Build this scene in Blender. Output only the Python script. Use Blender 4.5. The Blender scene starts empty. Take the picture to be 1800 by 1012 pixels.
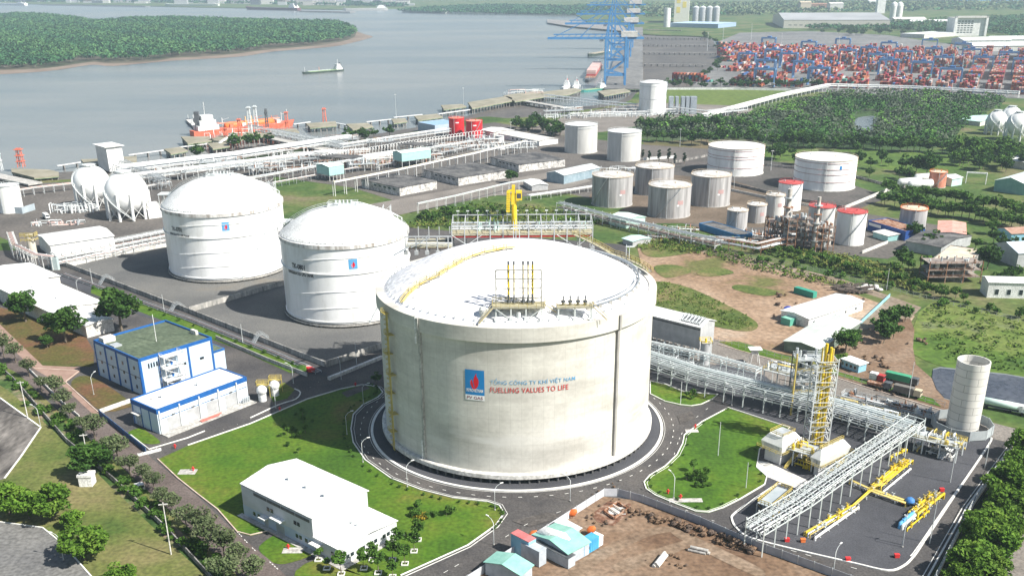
import bpy, math, random
from mathutils import Vector, noise
from mathutils.geometry import tessellate_polygon
rad=math.radians; pi=math.pi
C=bpy.context.scene.collection; S=bpy.context.scene
# ---------------------------------------------------------------- camera
F=1729.15; TH=rad(22.52); RO=rad(-.45); CY=675.0; H=130.74
FW=Vector((0,math.cos(TH),-math.sin(TH))); UU=Vector((0,math.sin(TH),math.cos(TH)))
RR=Vector((math.cos(RO),math.sin(RO)*UU.y,math.sin(RO)*UU.z)); UP=Vector((-math.sin(RO),math.cos(RO)*UU.y,math.cos(RO)*UU.z))
cd=bpy.data.cameras.new('camera'); cam=bpy.data.objects.new('camera',cd); C.objects.link(cam); S.camera=cam
from mathutils import Matrix
mm=Matrix((RR,UP,-FW)).transposed().to_4x4(); mm.translation=Vector((0,0,H)); cam.matrix_world=mm
cd.sensor_width=36; cd.lens=36*F/1800; cd.shift_y=(CY-506)/1800; cd.clip_start=1; cd.clip_end=40000
# ---------------------------------------------------------------- light
SUN_AZ=rad(-28); SUN_EL=rad(45)
w=bpy.data.worlds.new('World'); S.world=w; w.use_nodes=True; nt=w.node_tree
sk=nt.nodes.new('ShaderNodeTexSky'); sk.sky_type='NISHITA'; sk.sun_disc=False; sk.sun_elevation=SUN_EL
sk.sun_rotation=pi/2-SUN_AZ; sk.air_density=1.3; sk.dust_density=1.5; sk.ozone_density=1.2
bg=nt.nodes['Background']; bg.inputs[1].default_value=0.06; nt.links.new(sk.outputs[0],bg.inputs[0])
ld=bpy.data.lights.new('sun','SUN'); ld.energy=5; ld.angle=rad(.5); ld.color=(1,.95,.87)
lo=bpy.data.objects.new('sun',ld); C.objects.link(lo)
lo.rotation_euler=Vector((math.cos(SUN_AZ)*math.cos(SUN_EL),math.sin(SUN_AZ)*math.cos(SUN_EL),math.sin(SUN_EL))).to_track_quat('Z','Y').to_euler()
S.view_settings.view_transform='Standard'; S.view_settings.look='None'; S.view_settings.exposure=0.85; S.view_settings.gamma=1
S.render.engine='CYCLES'; S.cycles.max_bounces=6; S.cycles.transparent_max_bounces=6; S.cycles.volume_bounces=1
# ---------------------------------------------------------------- helpers
def G(x,y,z=0.):
    d=FW*F+RR*(x-900)+UP*(CY-y); t=(z-H)/d.z
    return Vector((d.x*t,d.y*t,z))
def PX(v):
    q=Vector(v)-Vector((0,0,H)); z=q.dot(FW); return (900+F*q.dot(RR)/z,CY-F*q.dot(UP)/z)
def HT(b,ty):
    a,c=0.,250.
    for _ in range(36):
        m=(a+c)/2
        if PX((b[0],b[1],m))[1]>ty: a=m
        else: c=m
    return a
def cr(pts,n=5,closed=True):
    L=len(pts); out=[]
    for i in range(L if closed else L-1):
        g=lambda k: pts[k%L] if closed else pts[max(0,min(L-1,k))]
        a,b,c,d=g(i-1),g(i),g(i+1),g(i+2)
        for j in range(n):
            t=j/n; out.append(tuple(.5*(2*b[k]+(c[k]-a[k])*t+(2*a[k]-5*b[k]+4*c[k]-d[k])*t*t+(3*b[k]-a[k]-3*c[k]+d[k])*t**3) for k in (0,1)))
    if not closed: out.append(tuple(pts[-1]))
    return out
KIDS={}
class MB:
    def __init__(s): s.v=[]; s.f=[]; s.sm=[]; s.uv=None
    def add(s,vs,fs,sm=False):
        o=len(s.v); s.v+= [tuple(v) for v in vs]; s.f+=[tuple(i+o for i in f) for f in fs]; s.sm+=[sm]*len(fs); return s
    def prism(s,poly,z0,z1):
        n=len(poly)
        ar=sum(poly[i][0]*poly[(i+1)%n][1]-poly[(i+1)%n][0]*poly[i][1] for i in range(n))
        if ar<0: poly=poly[::-1]
        vs=[(p[0],p[1],z0) for p in poly]+[(p[0],p[1],z1) for p in poly]
        return s.add(vs,[tuple(range(n-1,-1,-1)),tuple(range(n,2*n))]+[(i,(i+1)%n,(i+1)%n+n,i+n) for i in range(n)])
    def box(s,x0,y0,z0,x1,y1,z1): return s.prism([(x0,y0),(x1,y0),(x1,y1),(x0,y1)],z0,z1)
    def hexa(s,b,t):  # 4 bottom, 4 top, ccw
        return s.add(list(b)+list(t),[(3,2,1,0),(4,5,6,7),(0,1,5,4),(1,2,6,5),(2,3,7,6),(3,0,4,7)])
    def bar(s,p,q,w=.2,h=None):
        p=Vector(p);q=Vector(q);d=q-p
        if d.length<1e-4: return s
        h=h or w; d.normalize(); a=d.cross(Vector((0,0,1)))
        if a.length<.05: a=Vector((1,0,0))
        a.normalize(); b=a.cross(d); a*=w/2; b*=h/2
        return s.hexa([p-a-b,p+a-b,p+a+b,p-a+b],[q-a-b,q+a-b,q+a+b,q-a+b])
    def tube(s,pts,r,n=6,cap=True):
        pts=[Vector(p) for p in pts]; rs=r if isinstance(r,(list,tuple)) else [r]*len(pts); vs=[];fs=[]
        for i,p in enumerate(pts):
            d=(pts[min(i+1,len(pts)-1)]-pts[max(i-1,0)]).normalized(); a=d.cross(Vector((0,0,1)))
            if a.length<.05: a=Vector((1,0,0))
            a.normalize(); b=a.cross(d)
            for k in range(n):
                t=2*pi*k/n; vs.append(p+(a*math.cos(t)+b*math.sin(t))*rs[i])
        for i in range(len(pts)-1):
            for k in range(n): fs.append((i*n+k,i*n+(k+1)%n,(i+1)*n+(k+1)%n,(i+1)*n+k))
        s.add(vs,fs,n>4)
        if cap: s.add(vs[:n],[tuple(range(n))]); s.add(vs[-n:],[tuple(range(n-1,-1,-1))])
        return s
    def lathe(s,x,y,prof,n=32,sm=True,a0=0,a1=2*pi):
        full=abs(a1-a0-2*pi)<1e-6; m=n if full else n+1
        k0=0
        for i in range(1,len(prof)-1):
            d1=math.atan2(prof[i][1]-prof[i-1][1],prof[i][0]-prof[i-1][0]); d2=math.atan2(prof[i+1][1]-prof[i][1],prof[i+1][0]-prof[i][0])
            if abs(math.remainder(d2-d1,2*pi))>.6:
                s.lathe(x,y,prof[k0:i+1],n,sm,a0,a1); k0=i
        prof=prof[k0:]; vs=[];fs=[]
        for r,z in prof:
            for k in range(m):
                t=a0+(a1-a0)*k/n; vs.append((x+r*math.cos(t),y+r*math.sin(t),z))
        for i in range(len(prof)-1):
            for k in range(n):
                k2=(k+1)%m if full else k+1
                fs.append((i*m+k,i*m+k2,(i+1)*m+k2,(i+1)*m+k))
        return s.add(vs,fs,sm)
    def cyl(s,x,y,z0,z1,r,n=16,r2=None):
        r2=r if r2 is None else r2
        s.lathe(x,y,[(r,z0),(r2,z1)],n); o=[(x+r2*math.cos(2*pi*k/n),y+r2*math.sin(2*pi*k/n),z1) for k in range(n)]
        s.add(o,[tuple(range(n))]); o=[(x+r*math.cos(2*pi*k/n),y+r*math.sin(2*pi*k/n),z0) for k in range(n)]
        return s.add(o,[tuple(range(n-1,-1,-1))])
    def sph(s,c,r,n=16,sz=1,m=None):
        m=m or n//2
        return s.lathe(c[0],c[1],[(max(r*math.sin(pi*i/m),.001),c[2]-r*sz*math.cos(pi*i/m)) for i in range(m+1)],n)
    def flat(s,poly,z):
        P=[Vector((p[0],p[1],z)) for p in poly]
        fs=[]
        for t in tessellate_polygon([P]):
            a,b,c=[P[i] for i in t]
            fs.append(t if (b-a).cross(c-a).z>0 else (t[0],t[2],t[1]))
        return s.add(P,fs)
    def face(s,pts): return s.add(pts,[tuple(range(len(pts)))])
    def build(s,name,mat,parent=None,label=None):
        me=bpy.data.meshes.new(name); o=bpy.data.objects.new(name,me); C.objects.link(o)
        vs=s.v
        root=parent
        while root is not None and root.parent is not None: root=root.parent
        if root is not None:
            l=root.location; r=-root.rotation_euler.z; c_,s_=math.cos(r),math.sin(r)
            vs=[((x-l.x)*c_-(y-l.y)*s_,(x-l.x)*s_+(y-l.y)*c_,z-l.z) for x,y,z in vs]
        elif vs:
            cx=sum(v[0] for v in vs)/len(vs); cy=sum(v[1] for v in vs)/len(vs); cz=min(v[2] for v in vs)
            if name not in STRUCT: vs=[(x-cx,y-cy,z-cz) for x,y,z in vs]; o.location=(cx,cy,cz)
        me.from_pydata(vs,[],s.f); me.polygons.foreach_set('use_smooth',s.sm)
        me.materials.append(mat)
        if parent is not None: o.parent=parent; KIDS.setdefault(parent.name,[]).append(o)
        if label: o['label']=label
        return o
STRUCT=set()
def thing(name,label,cat,loc=(0,0,0),rz=0,group=None):
    o=bpy.data.objects.new(name,None); C.objects.link(o); o.location=loc; o.rotation_euler=(0,0,rz); o.empty_display_size=.5
    o['label']=label; o['category']=cat
    if group: o['group']=group
    return o
def tag(o,label,cat,group=None,kind=None):
    o['label']=label; o['category']=cat
    if group: o['group']=group
    if kind: o['kind']=kind
    return o
def struct(name,mb,mat,label=None):
    STRUCT.add(name); o=mb.build(name,mat); o['kind']='structure'; o['label']=label or name.replace('_',' '); return o
def dup(root,loc,rz=0,label=None,group=None,sc=None):
    r=root.copy(); C.objects.link(r); r.location=loc; r.rotation_euler=(0,0,rz)
    if label: r['label']=label
    if group: r['group']=group
    if sc: r.scale=sc if isinstance(sc,tuple) else (sc,sc,sc)
    def rec(a,b):
        for ch in KIDS.get(a.name,[]):
            c=ch.copy(); C.objects.link(c); c.parent=b; KIDS.setdefault(b.name,[]).append(c); rec(ch,c)
    rec(root,r); return r
class Proto:
    """first use moves the prototype itself, later uses copy it"""
    def __init__(s,o): s.o=o; s.used=False
    def put(s,loc,rz=0,label=None,group=None,sc=None):
        if s.used: return dup(s.o,loc,rz,label,group,sc)
        s.used=True; o=s.o; o.location=loc; o.rotation_euler=(0,0,rz)
        if label: o['label']=label
        if group: o['group']=group
        if sc: o.scale=sc if isinstance(sc,tuple) else (sc,sc,sc)
        return o
# ---------------------------------------------------------------- materials
MC={}
def M(name,cols,sc=.3,rough=.7,metal=0,det=5,bump=0,bsc=None,stretch=(1,1,1),coord='Object',fine=0,rnd=0,pos=None,spec=.3,trans=0):
    if name in MC: return MC[name]
    m=bpy.data.materials.new(name); MC[name]=m; m.use_nodes=True; n=m.node_tree.nodes; L=m.node_tree.links
    b=n['Principled BSDF']; b.inputs['Roughness'].default_value=rough; b.inputs['Metallic'].default_value=metal
    b.inputs['Specular IOR Level'].default_value=spec
    cols=[tuple(c)+(1,) for c in (cols if isinstance(cols[0],(tuple,list)) else [cols])]
    if len(cols)==1 and not bump and not rnd: b.inputs[0].default_value=cols[0]; cols=cols*2
    tc=n.new('ShaderNodeTexCoord'); mp=n.new('ShaderNodeMapping'); mp.inputs['Scale'].default_value=stretch
    L.new(tc.outputs[coord],mp.inputs[0])
    nz=n.new('ShaderNodeTexNoise'); nz.inputs['Scale'].default_value=sc; nz.inputs['Detail'].default_value=det; nz.inputs['Roughness'].default_value=.62
    L.new(mp.outputs[0],nz.inputs[0])
    rp=n.new('ShaderNodeValToRGB'); e=rp.color_ramp.elements; k=len(cols)
    ps=pos or ([.36+.28*i/(k-1) for i in range(k)] if k>1 else [.5])
    e[0].position=ps[0]; e[0].color=cols[0]; e[1].position=ps[-1]; e[1].color=cols[-1]
    for i in range(1,k-1): x=e.new(ps[i]); x.color=cols[i]
    L.new(nz.outputs[0],rp.inputs[0]); out=rp.outputs[0]
    if fine:
        n2=n.new('ShaderNodeTexNoise'); n2.inputs['Scale'].default_value=fine; n2.inputs['Detail'].default_value=3; L.new(mp.outputs[0],n2.inputs[0])
        r2=n.new('ShaderNodeMapRange'); r2.inputs[1].default_value=.3; r2.inputs[2].default_value=.7; r2.inputs[3].default_value=.68; r2.inputs[4].default_value=1.3; L.new(n2.outputs[0],r2.inputs[0])
        mx=n.new('ShaderNodeVectorMath'); mx.operation='SCALE'; L.new(out,mx.inputs[0]); L.new(r2.outputs[0],mx.inputs['Scale']); out=mx.outputs[0]
    if rnd:
        oi=n.new('ShaderNodeObjectInfo'); r3=n.new('ShaderNodeMapRange'); r3.inputs[3].default_value=1-rnd; r3.inputs[4].default_value=1+rnd; L.new(oi.outputs['Random'],r3.inputs[0])
        mx=n.new('ShaderNodeVectorMath'); mx.operation='SCALE'; L.new(out,mx.inputs[0]); L.new(r3.outputs[0],mx.inputs['Scale']); out=mx.outputs[0]
    L.new(out,b.inputs[0])
    if trans:
        b.inputs['Subsurface Weight'].default_value=0
        t=n.new('ShaderNodeBsdfTranslucent'); L.new(out,t.inputs[0]); ms=n.new('ShaderNodeMixShader'); ms.inputs[0].default_value=trans
        L.new(b.outputs[0],ms.inputs[1]); L.new(t.outputs[0],ms.inputs[2]); L.new(ms.outputs[0],n['Material Output'].inputs[0])
    if bump:
        bp=n.new('ShaderNodeBump'); bp.inputs['Strength'].default_value=bump; nb=n.new('ShaderNodeTexNoise'); nb.inputs['Scale'].default_value=bsc or sc*8; nb.inputs['Detail'].default_value=3
        L.new(mp.outputs[0],nb.inputs[0]); L.new(nb.outputs[0],bp.inputs['Height']); L.new(bp.outputs[0],b.inputs['Normal'])
    return m
white=M('white_paint',[(.60,.61,.60),(.78,.79,.78)],.15,.45,fine=2.)
whitetank=M('white_tank_paint',[(.60,.60,.57),(.78,.79,.78),(.86,.87,.87)],.12,.4,stretch=(1,1,.25),pos=[.3,.45,.6])
steel=M('galvanised_steel',[(.36,.40,.42),(.55,.58,.60)],.5,.45,.3)
lsteel=M('light_steel',[(.52,.56,.57),(.70,.73,.73)],.5,.5,.1)
dsteel=M('dark_steel',[(.08,.09,.10),(.17,.18,.19)],.6,.5,.3)
yel=M('yellow_paint',[(.42,.33,.09),(.56,.45,.13)],.6,.45)
byel=M('bright_yellow_paint',[(.62,.44,.015),(.72,.55,.04)],.6,.4)
red=M('red_paint',[(.50,.03,.03),(.66,.05,.05)],.5,.4)
rust=M('rusty_steel',[(.10,.045,.025),(.28,.13,.07),(.40,.33,.27)],.7,.8)
blue=M('blue_paint',[(.012,.09,.30),(.02,.12,.37)],.5,.45)
lblue=M('light_blue_paint',[(.20,.42,.55),(.28,.50,.62)],.5,.45)
teal=M('mint_sheet',[(.42,.62,.58),(.55,.74,.69)],.3,.45)
conc=M('concrete',[(.33,.32,.30),(.48,.47,.44)],.3,.85,fine=1.5)
lconc=M('light_concrete',[(.48,.47,.44),(.64,.63,.60)],.3,.8,fine=1.5)
dconc=M('weathered_concrete',[(.10,.10,.10),(.22,.21,.20),(.34,.33,.31)],.25,.9,fine=1)
glass=M('window_glass',(.02,.03,.04),rough=.1,spec=.6)
orange=M('orange_paint',[(.62,.13,.03),(.75,.22,.06)],.5,.5)
grey=M('grey_sheet',[(.34,.35,.36),(.46,.47,.48)],.3,.5)
dgrey=M('dark_roof',[(.035,.035,.04),(.09,.09,.09),(.16,.155,.15)],.12,.9,fine=1.2)
# ---------------------------------------------------------------- ground
def Gs(pts,z=0): return [G(x,y,z) for x,y in pts]
def zone(name,pts,z,mat,smooth=0,label=None):
    if smooth: pts=cr(pts,smooth)
    return struct(name,MB().flat(Gs(pts,z),z),mat,label)
asphalt=M('asphalt',[(.050,.048,.050),(.078,.073,.071),(.105,.096,.090)],.05,.85,det=8,fine=1.8,pos=[.36,.52,.68])
asphalt2=M('worn_asphalt',[(.095,.075,.068),(.14,.115,.105)],.05,.9,fine=2)
greyroad=M('pale_road',[(.15,.135,.12),(.21,.19,.17)],.05,.9,fine=1.5)
gravel=M('gravel',[(.050,.052,.060),(.074,.076,.086)],.05,.95,fine=4)
gravel2=M('bund_gravel',[(.10,.101,.10),(.14,.139,.132),(.19,.16,.12)],.02,.95,fine=2.5,pos=[.35,.55,.75])
lawn=M('lawn',[(.034,.086,.006),(.052,.118,.007),(.078,.132,.010),(.12,.13,.022),(.16,.105,.035)],.028,.95,det=9,fine=.9,pos=[.34,.45,.55,.62,.74])
drygrass=M('dry_lawn',[(.05,.09,.016),(.105,.125,.032),(.17,.15,.065)],.035,.95,fine=.9,pos=[.34,.48,.66])
olive=M('brown_lawn',[(.06,.075,.014),(.09,.075,.022),(.14,.07,.038)],.04,.95,fine=1)
scrub=M('scrubland',[(.028,.066,.012),(.055,.10,.02),(.10,.125,.036),(.18,.135,.09)],.018,.95,fine=.35,pos=[.34,.46,.56,.7])
dirt=M('bare_dirt',[(.11,.115,.035),(.22,.145,.09),(.31,.22,.15),(.40,.33,.26)],.014,.95,det=10,fine=.5,pos=[.36,.42,.52,.64])
dirt2=M('site_soil',[(.11,.065,.04),(.17,.11,.07),(.235,.17,.12),(.19,.17,.155)],.03,.95,det=8,fine=.8,pos=[.34,.46,.6,.72])
mud=M('mud',[(.085,.075,.068),(.13,.115,.10)],.01,.5,fine=.2)
portpave=M('port_pavement',[(.13,.13,.13),(.19,.19,.185)],.01,.9,fine=.15)
scrubdark=M('mangrove_floor',[(.02,.045,.012),(.04,.08,.02),(.07,.08,.05)],.01,.95)
wm=bpy.data.materials.new('river_water'); wm.use_nodes=True
def water():
    n=wm.node_tree.nodes; L=wm.node_tree.links; b=n['Principled BSDF']
    b.inputs['Roughness'].default_value=.22; b.inputs['Specular IOR Level'].default_value=.5
    tc=n.new('ShaderNodeTexCoord'); nz=n.new('ShaderNodeTexNoise'); nz.inputs['Scale'].default_value=.0016; nz.inputs['Detail'].default_value=5
    mp=n.new('ShaderNodeMapping'); mp.inputs['Scale'].default_value=(1,3,1); mp.inputs['Rotation'].default_value=(0,0,.3)
    L.new(tc.outputs['Object'],mp.inputs[0]); L.new(mp.outputs[0],nz.inputs[0])
    rp=n.new('ShaderNodeValToRGB'); rp.color_ramp.elements[0].color=(.15,.172,.185,1); rp.color_ramp.elements[1].color=(.215,.222,.218,1)
    rp.color_ramp.elements[0].position=.40; rp.color_ramp.elements[1].position=.60
    L.new(nz.outputs[0],rp.inputs[0]); L.new(rp.outputs[0],b.inputs[0])
    n2=n.new('ShaderNodeTexNoise'); n2.inputs['Scale'].default_value=.25; n2.inputs['Detail'].default_value=4; L.new(mp.outputs[0],n2.inputs[0])
    bp=n.new('ShaderNodeBump'); bp.inputs['Strength'].default_value=.35; bp.inputs['Distance'].default_value=.5; L.new(n2.outputs[0],bp.inputs['Height']); L.new(bp.outputs[0],b.inputs['Normal'])
water()
shore=[(-140,355),(0,322),(130,315),(215,306),(350,289),(430,278),(520,264),(610,249),(690,238),(760,226),(845,206),(905,208),(1010,196),(1100,180),(1128,160),
 (1215,160),(1240,130),(1268,104),(1262,86),(1250,66),(1128,60),(1098,46),(1040,42),(1010,26),(960,25),(850,22),(760,14),(700,15),(640,17),(520,16),(300,12),(200,9),(0,7),(-500,3)]
nl=[Vector((-1500,-400,0)),Vector((-1300,700,0))]+Gs(cr(shore,4,False))+[Vector((-14000,14000,0)),Vector((16000,14000,0)),Vector((16000,-400,0))]
land=MB().flat(nl,0)
for a,b in zip(nl[1:-3],nl[2:-2]): land.face([(a.x,a.y,0),(a.x,a.y,-4),(b.x,b.y,-4),(b.x,b.y,0)])
struct('ground',land,scrub,'green and brown land around the terminal')
struct('river',MB().flat([(-16000,-400),(16000,-400),(16000,14000),(-16000,14000)],-2.2),wm,'broad grey river')
mb=MB(); ci=cr([(-140,355),(0,322),(130,315),(215,306),(350,289),(430,278),(520,264),(610,249),(690,238),(760,226),(845,206),(905,208),(1010,196),(1100,180),(1128,160)],4,False)
co=cr([(-140,340),(0,305),(130,295),(215,286),(350,268),(430,254),(520,244),(610,238),(690,226),(760,214),(840,195),(900,180),(1000,184),(1080,176),(1110,160)],4,False)
for i in range(len(ci)-1):
    a,b,c,d=G(*ci[i]),G(*ci[i+1]),G(*co[i+1]),G(*co[i]); mb.face([(a.x,a.y,-.6),(b.x,b.y,-.6),(c.x,c.y,-2.3),(d.x,d.y,-2.3)])
struct('mudflat',mb,mud,'brown tidal mud along the bank')
zone('tidal_creek',[(1128,60),(1250,66),(1262,86),(1268,104),(1240,130),(1215,160),(1128,160)],-1.9,mud,label='brown tidal flat behind the quay')
Z=[0.02]
def nz_(): Z[0]+=.006; return Z[0]
zone('port_yard',[(1200,168),(1240,130),(1268,100),(1262,74),(1300,58),(1420,55),(1560,62),(1640,74),(1830,96),(1850,175),(1600,168),(1450,162),(1285,158)],nz_(),portpave)
zone('grass_field',[(1171,156),(1290,156),(1392,160),(1300,184),(1240,186),(1171,180)],nz_(),M('bright_field',[(.075,.12,.02),(.11,.15,.03)],.01,.95,fine=.2))
zone('mangrove_ground',[(1090,240),(1160,208),(1310,206),(1460,168),(1720,172),(1770,176),(1700,215),(1640,262),(1400,258)],nz_(),scrubdark,3)
zone('pond',[(1508,207),(1540,205),(1536,222),(1530,234),(1506,236),(1502,220)],nz_(),wm,3)
zone('pond',[(1588,199),(1604,198),(1602,206),(1590,207)],Z[0],wm,2)
zone('terminal_pad',[(930,226),(1010,200),(1140,178),(1175,182),(1300,186),(1325,192),(1290,214),(1210,206),(1060,232),(960,240)],nz_(),greyroad)
zone('meadow',[(1345,268),(1500,262),(1690,272),(1700,292),(1660,306),(1560,298),(1500,288),(1380,282)],nz_(),M('meadow',[(.05,.10,.015),(.085,.14,.022)],.02,.95,fine=.3),2)
zone('brown_field',[(1130,250),(1245,245),(1250,268),(1140,270)],nz_(),M('brownfield',[(.085,.085,.03),(.15,.115,.07)],.02,.95))
zone('depot_yard',[(-140,362),(0,326),(130,319),(215,309),(350,292),(430,281),(520,267),(610,252),(690,241),(760,230),(870,215),(1000,240),(1140,255),(1250,262),(1420,300),(1560,345),(1500,372),(1690,402),(1560,455),(1400,440),(1230,400),(1080,362),(990,350),(820,340),(700,355),(620,330),(480,310),(500,420),(300,420),(130,470),(-40,400)],nz_(),M('depot_paving',[(.085,.078,.072),(.135,.122,.11)],.02,.95,fine=.6))
zone('depot_road',[(600,368),(980,300),(1040,318),(1000,330),(860,345),(700,378),(620,390)],nz_(),greyroad)
zone('soil_patch',[(1005,395),(1045,330),(1230,300),(1310,305),(1400,350),(1500,372),(1430,395),(1330,400),(1200,392)],nz_(),M('rusty_soil',[(.085,.065,.045),(.15,.115,.085)],.04,.95,fine=.8))
zone('tank_bund',[(1180,290),(1245,272),(1420,290),(1560,350),(1480,372),(1380,345),(1290,318),(1160,305)],nz_(),M('bundfloor',[(.055,.055,.05),(.10,.09,.085)],.03,.95,fine=.6))
zone('verge',[(480,318),(560,330),(640,355),(700,395),(860,350),(1000,340),(1100,365),(1030,400),(880,398),(640,400),(500,380)],nz_(),scrub)
zone('plant_asphalt',[(-40,440),(120,440),(300,420),(720,400),(1100,430),(1150,560),(1290,598),(1430,640),(1700,725),(1800,765),(1610,1050),(1320,965),(1060,880),(820,1050),(480,1050),(-40,600)],nz_(),asphalt)
zone('bund_floor',[(118,467),(290,428),(700,440),(860,560),(673,614),(575,645),(332,548)],nz_(),gravel2)
zone('waste_ground',[(1120,435),(1240,430),(1420,480),(1490,515),(1620,540),(1560,620),(1520,650),(1470,640),(1260,600),(1150,560)],nz_(),dirt)
zone('verge',[(1100,402),(1180,412),(1460,480),(1540,500),(1800,570),(1800,700),(1620,560),(1490,512),(1400,478),(1240,432),(1110,436)],nz_(),scrub)
zone('dirt_track',[(1130,412),(1150,412),(1300,448),(1480,490),(1620,540),(1560,600),(1440,600),(1520,560),(1560,528),(1480,502),(1300,458),(1140,422)],nz_(),M('track',[(.18,.14,.10),(.26,.21,.165)],.04,.95,fine=.6))
zone('grassland',[(1640,530),(1800,560),(1900,600),(1900,690),(1790,670),(1680,650),(1610,625),(1600,600)],nz_(),M('wet_grass',[(.035,.08,.012),(.075,.135,.018),(.13,.165,.04),(.11,.12,.095)],.02,.9,fine=.4,pos=[.35,.48,.58,.7]),3)
zone('soil_patch',[(1500,590),(1600,560),(1610,640),(1690,700),(1640,722),(1500,690),(1470,650)],nz_(),dirt2,3)
zone('pond',[(1640,648),(1700,650),(1800,662),(1860,690),(1800,718),(1740,712),(1660,700)],nz_(),wm,3)
zone('concrete_road',[(1150,575),(1180,578),(1275,600),(1320,610),(1480,665),(1660,720),(1820,762),(1810,785),(1640,748),(1500,718),(1400,690),(1330,655),(1250,640),(1150,610)],nz_(),greyroad)
zone('green_verge',[(1262,600),(1300,600),(1480,655),(1640,700),(1655,715),(1460,655),(1300,615)],nz_(),lawn)
zone('gravel_yard',[(1145,640),(1250,655),(1330,660),(1400,690),(1560,715),(1660,742),(1745,768),(1740,778),(1620,955),(1585,996),(1560,1002),(1500,990),(1320,945),(1292,925),(1288,905),(1345,862),(1330,830),(1385,760),(1285,716),(1262,694),(1217,690),(1146,668)],nz_(),gravel)
zone('gravel_yard',[(100,478),(330,556),(575,655),(570,662),(400,605),(250,555),(100,492)],Z[0],gravel)
zone('road_apron',[(1260,640),(1330,655),(1352,668),(1340,690),(1290,684),(1232,668)],nz_(),gravel,3)
zone('concrete_pad',[(1300,812),(1318,806),(1350,812),(1425,846),(1400,858),(1350,838),(1312,822)],nz_(),lconc)
zone('site_soil',[(1060,872),(1130,880),(1320,962),(1520,1030),(1540,1060),(820,1060),(850,1000)],nz_(),dirt2)
lw=nz_()
L1=[(300,1012),(704,1012),(822,959),(871,924),(886,903),(878,889),(857,882),(795,875),(739,861),(687,841),(642,809),(621,778),(617,754),(621,729),(638,712),(664,699),(673,690),(667,682),(652,678),(635,677),(600,684),(540,702),(440,745),(330,783),(277,807),(313,841),(348,869),(383,896),(417,935),(440,941),(470,934),(490,945),(550,971),(600,1000),(640,1012)]
L1=[(640,1040),(704,1012)]+L1[2:]
def lawnpoly(pts): return zone('lawn',pts,lw,lawn)
lawnpoly(L1)
lawnpoly(cr([(456,959),(460,972),(473,985),(501,990),(550,973),(530,955),(500,935),(478,942)],4))
lawnpoly([(515,1020),(520,1002),(536,990),(563,980),(640,1012),(650,1040),(515,1040)])
L2=[(1280,717),(1388,752),(1335,790),(1330,822),(1348,838),(1344,852),(1300,878),(1270,893),(1245,901),(1222,899),(1185,885),(1152,871),(1136,860),(1132,848),(1142,836),(1169,820),(1190,800),(1200,780),(1203,765),(1235,741)]
lawnpoly(L2)
L3=[(1143,670),(1170,676),(1200,688),(1225,691),(1262,694),(1252,702),(1233,711),(1215,714),(1196,712),(1169,706),(1143,693)]
lawnpoly(L3)
zone('brown_lawn',[(0,540),(60,560),(150,590),(165,640),(140,643),(75,642),(40,612),(0,578),(-20,570)],nz_(),olive,2)
zone('brown_lawn',[(132,664),(150,660),(175,668),(232,708),(225,716),(180,724),(150,698),(125,678)],Z[0],olive,2)
lawnpoly(cr([(225,760),(245,752),(262,760),(282,776),(270,780),(250,778),(235,772)],3))
lawnpoly([(160,505),(180,505),(545,650),(510,655),(420,614),(160,515)])
lawnpoly([(470,680),(500,672),(518,684),(505,700),(480,706)])
zone('perimeter_road',[(-40,560),(0,585),(60,640),(120,675),(174,728),(258,797),(275,812),(348,872),(417,938),(480,988),(540,1050),(450,1050),(330,925),(230,835),(150,755),(90,700),(0,640),(-40,620)],nz_(),asphalt2)
zone('pavement',[(-20,558),(0,570),(75,642),(140,645),(142,652),(115,672),(176,728),(168,732),(108,676),(60,648),(-20,576)],nz_(),M('pinkpave',[(.24,.155,.12),(.32,.22,.18)],.2,.9))
zone('grass_slope',[(-40,620),(30,655),(150,765),(230,842),(330,930),(460,1050),(-60,1050)],nz_(),drygrass)
zone('hedge_strip',[(-40,635),(20,660),(100,730),(215,838),(330,945),(440,1050),(405,1050),(300,955),(200,860),(120,780),(20,690),(-40,650)],nz_(),M('hedgefloor',[(.02,.05,.01),(.05,.10,.02),(.22,.17,.12)],.08,.95,fine=.8))
zone('concrete_yard',[(-40,690),(0,697),(70,753),(38,800),(6,842),(-40,850)],nz_(),M('yard_slabs',[(.055,.05,.048),(.13,.12,.11),(.20,.185,.17)],.12,.9,det=8,fine=.8,stretch=(1,.35,1),pos=[.38,.5,.62]))
zone('car_park',[(-40,916),(0,917),(75,927),(110,955),(175,1030),(170,1060),(-40,1060)],nz_(),M('carpark',[(.125,.125,.125),(.17,.168,.16)],.05,.9,fine=1))
zone('outer_road',[(1740,1060),(1800,905),(1860,800),(1950,800),(1950,1060)],nz_(),greyroad)
zone('tree_belt_ground',[(1790,775),(1900,780),(1800,905),(1735,1060),(1610,1060),(1640,1005)],nz_(),M('beltfloor',[(.015,.025,.008),(.04,.06,.02),(.16,.11,.07)],.1,.95))
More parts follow.
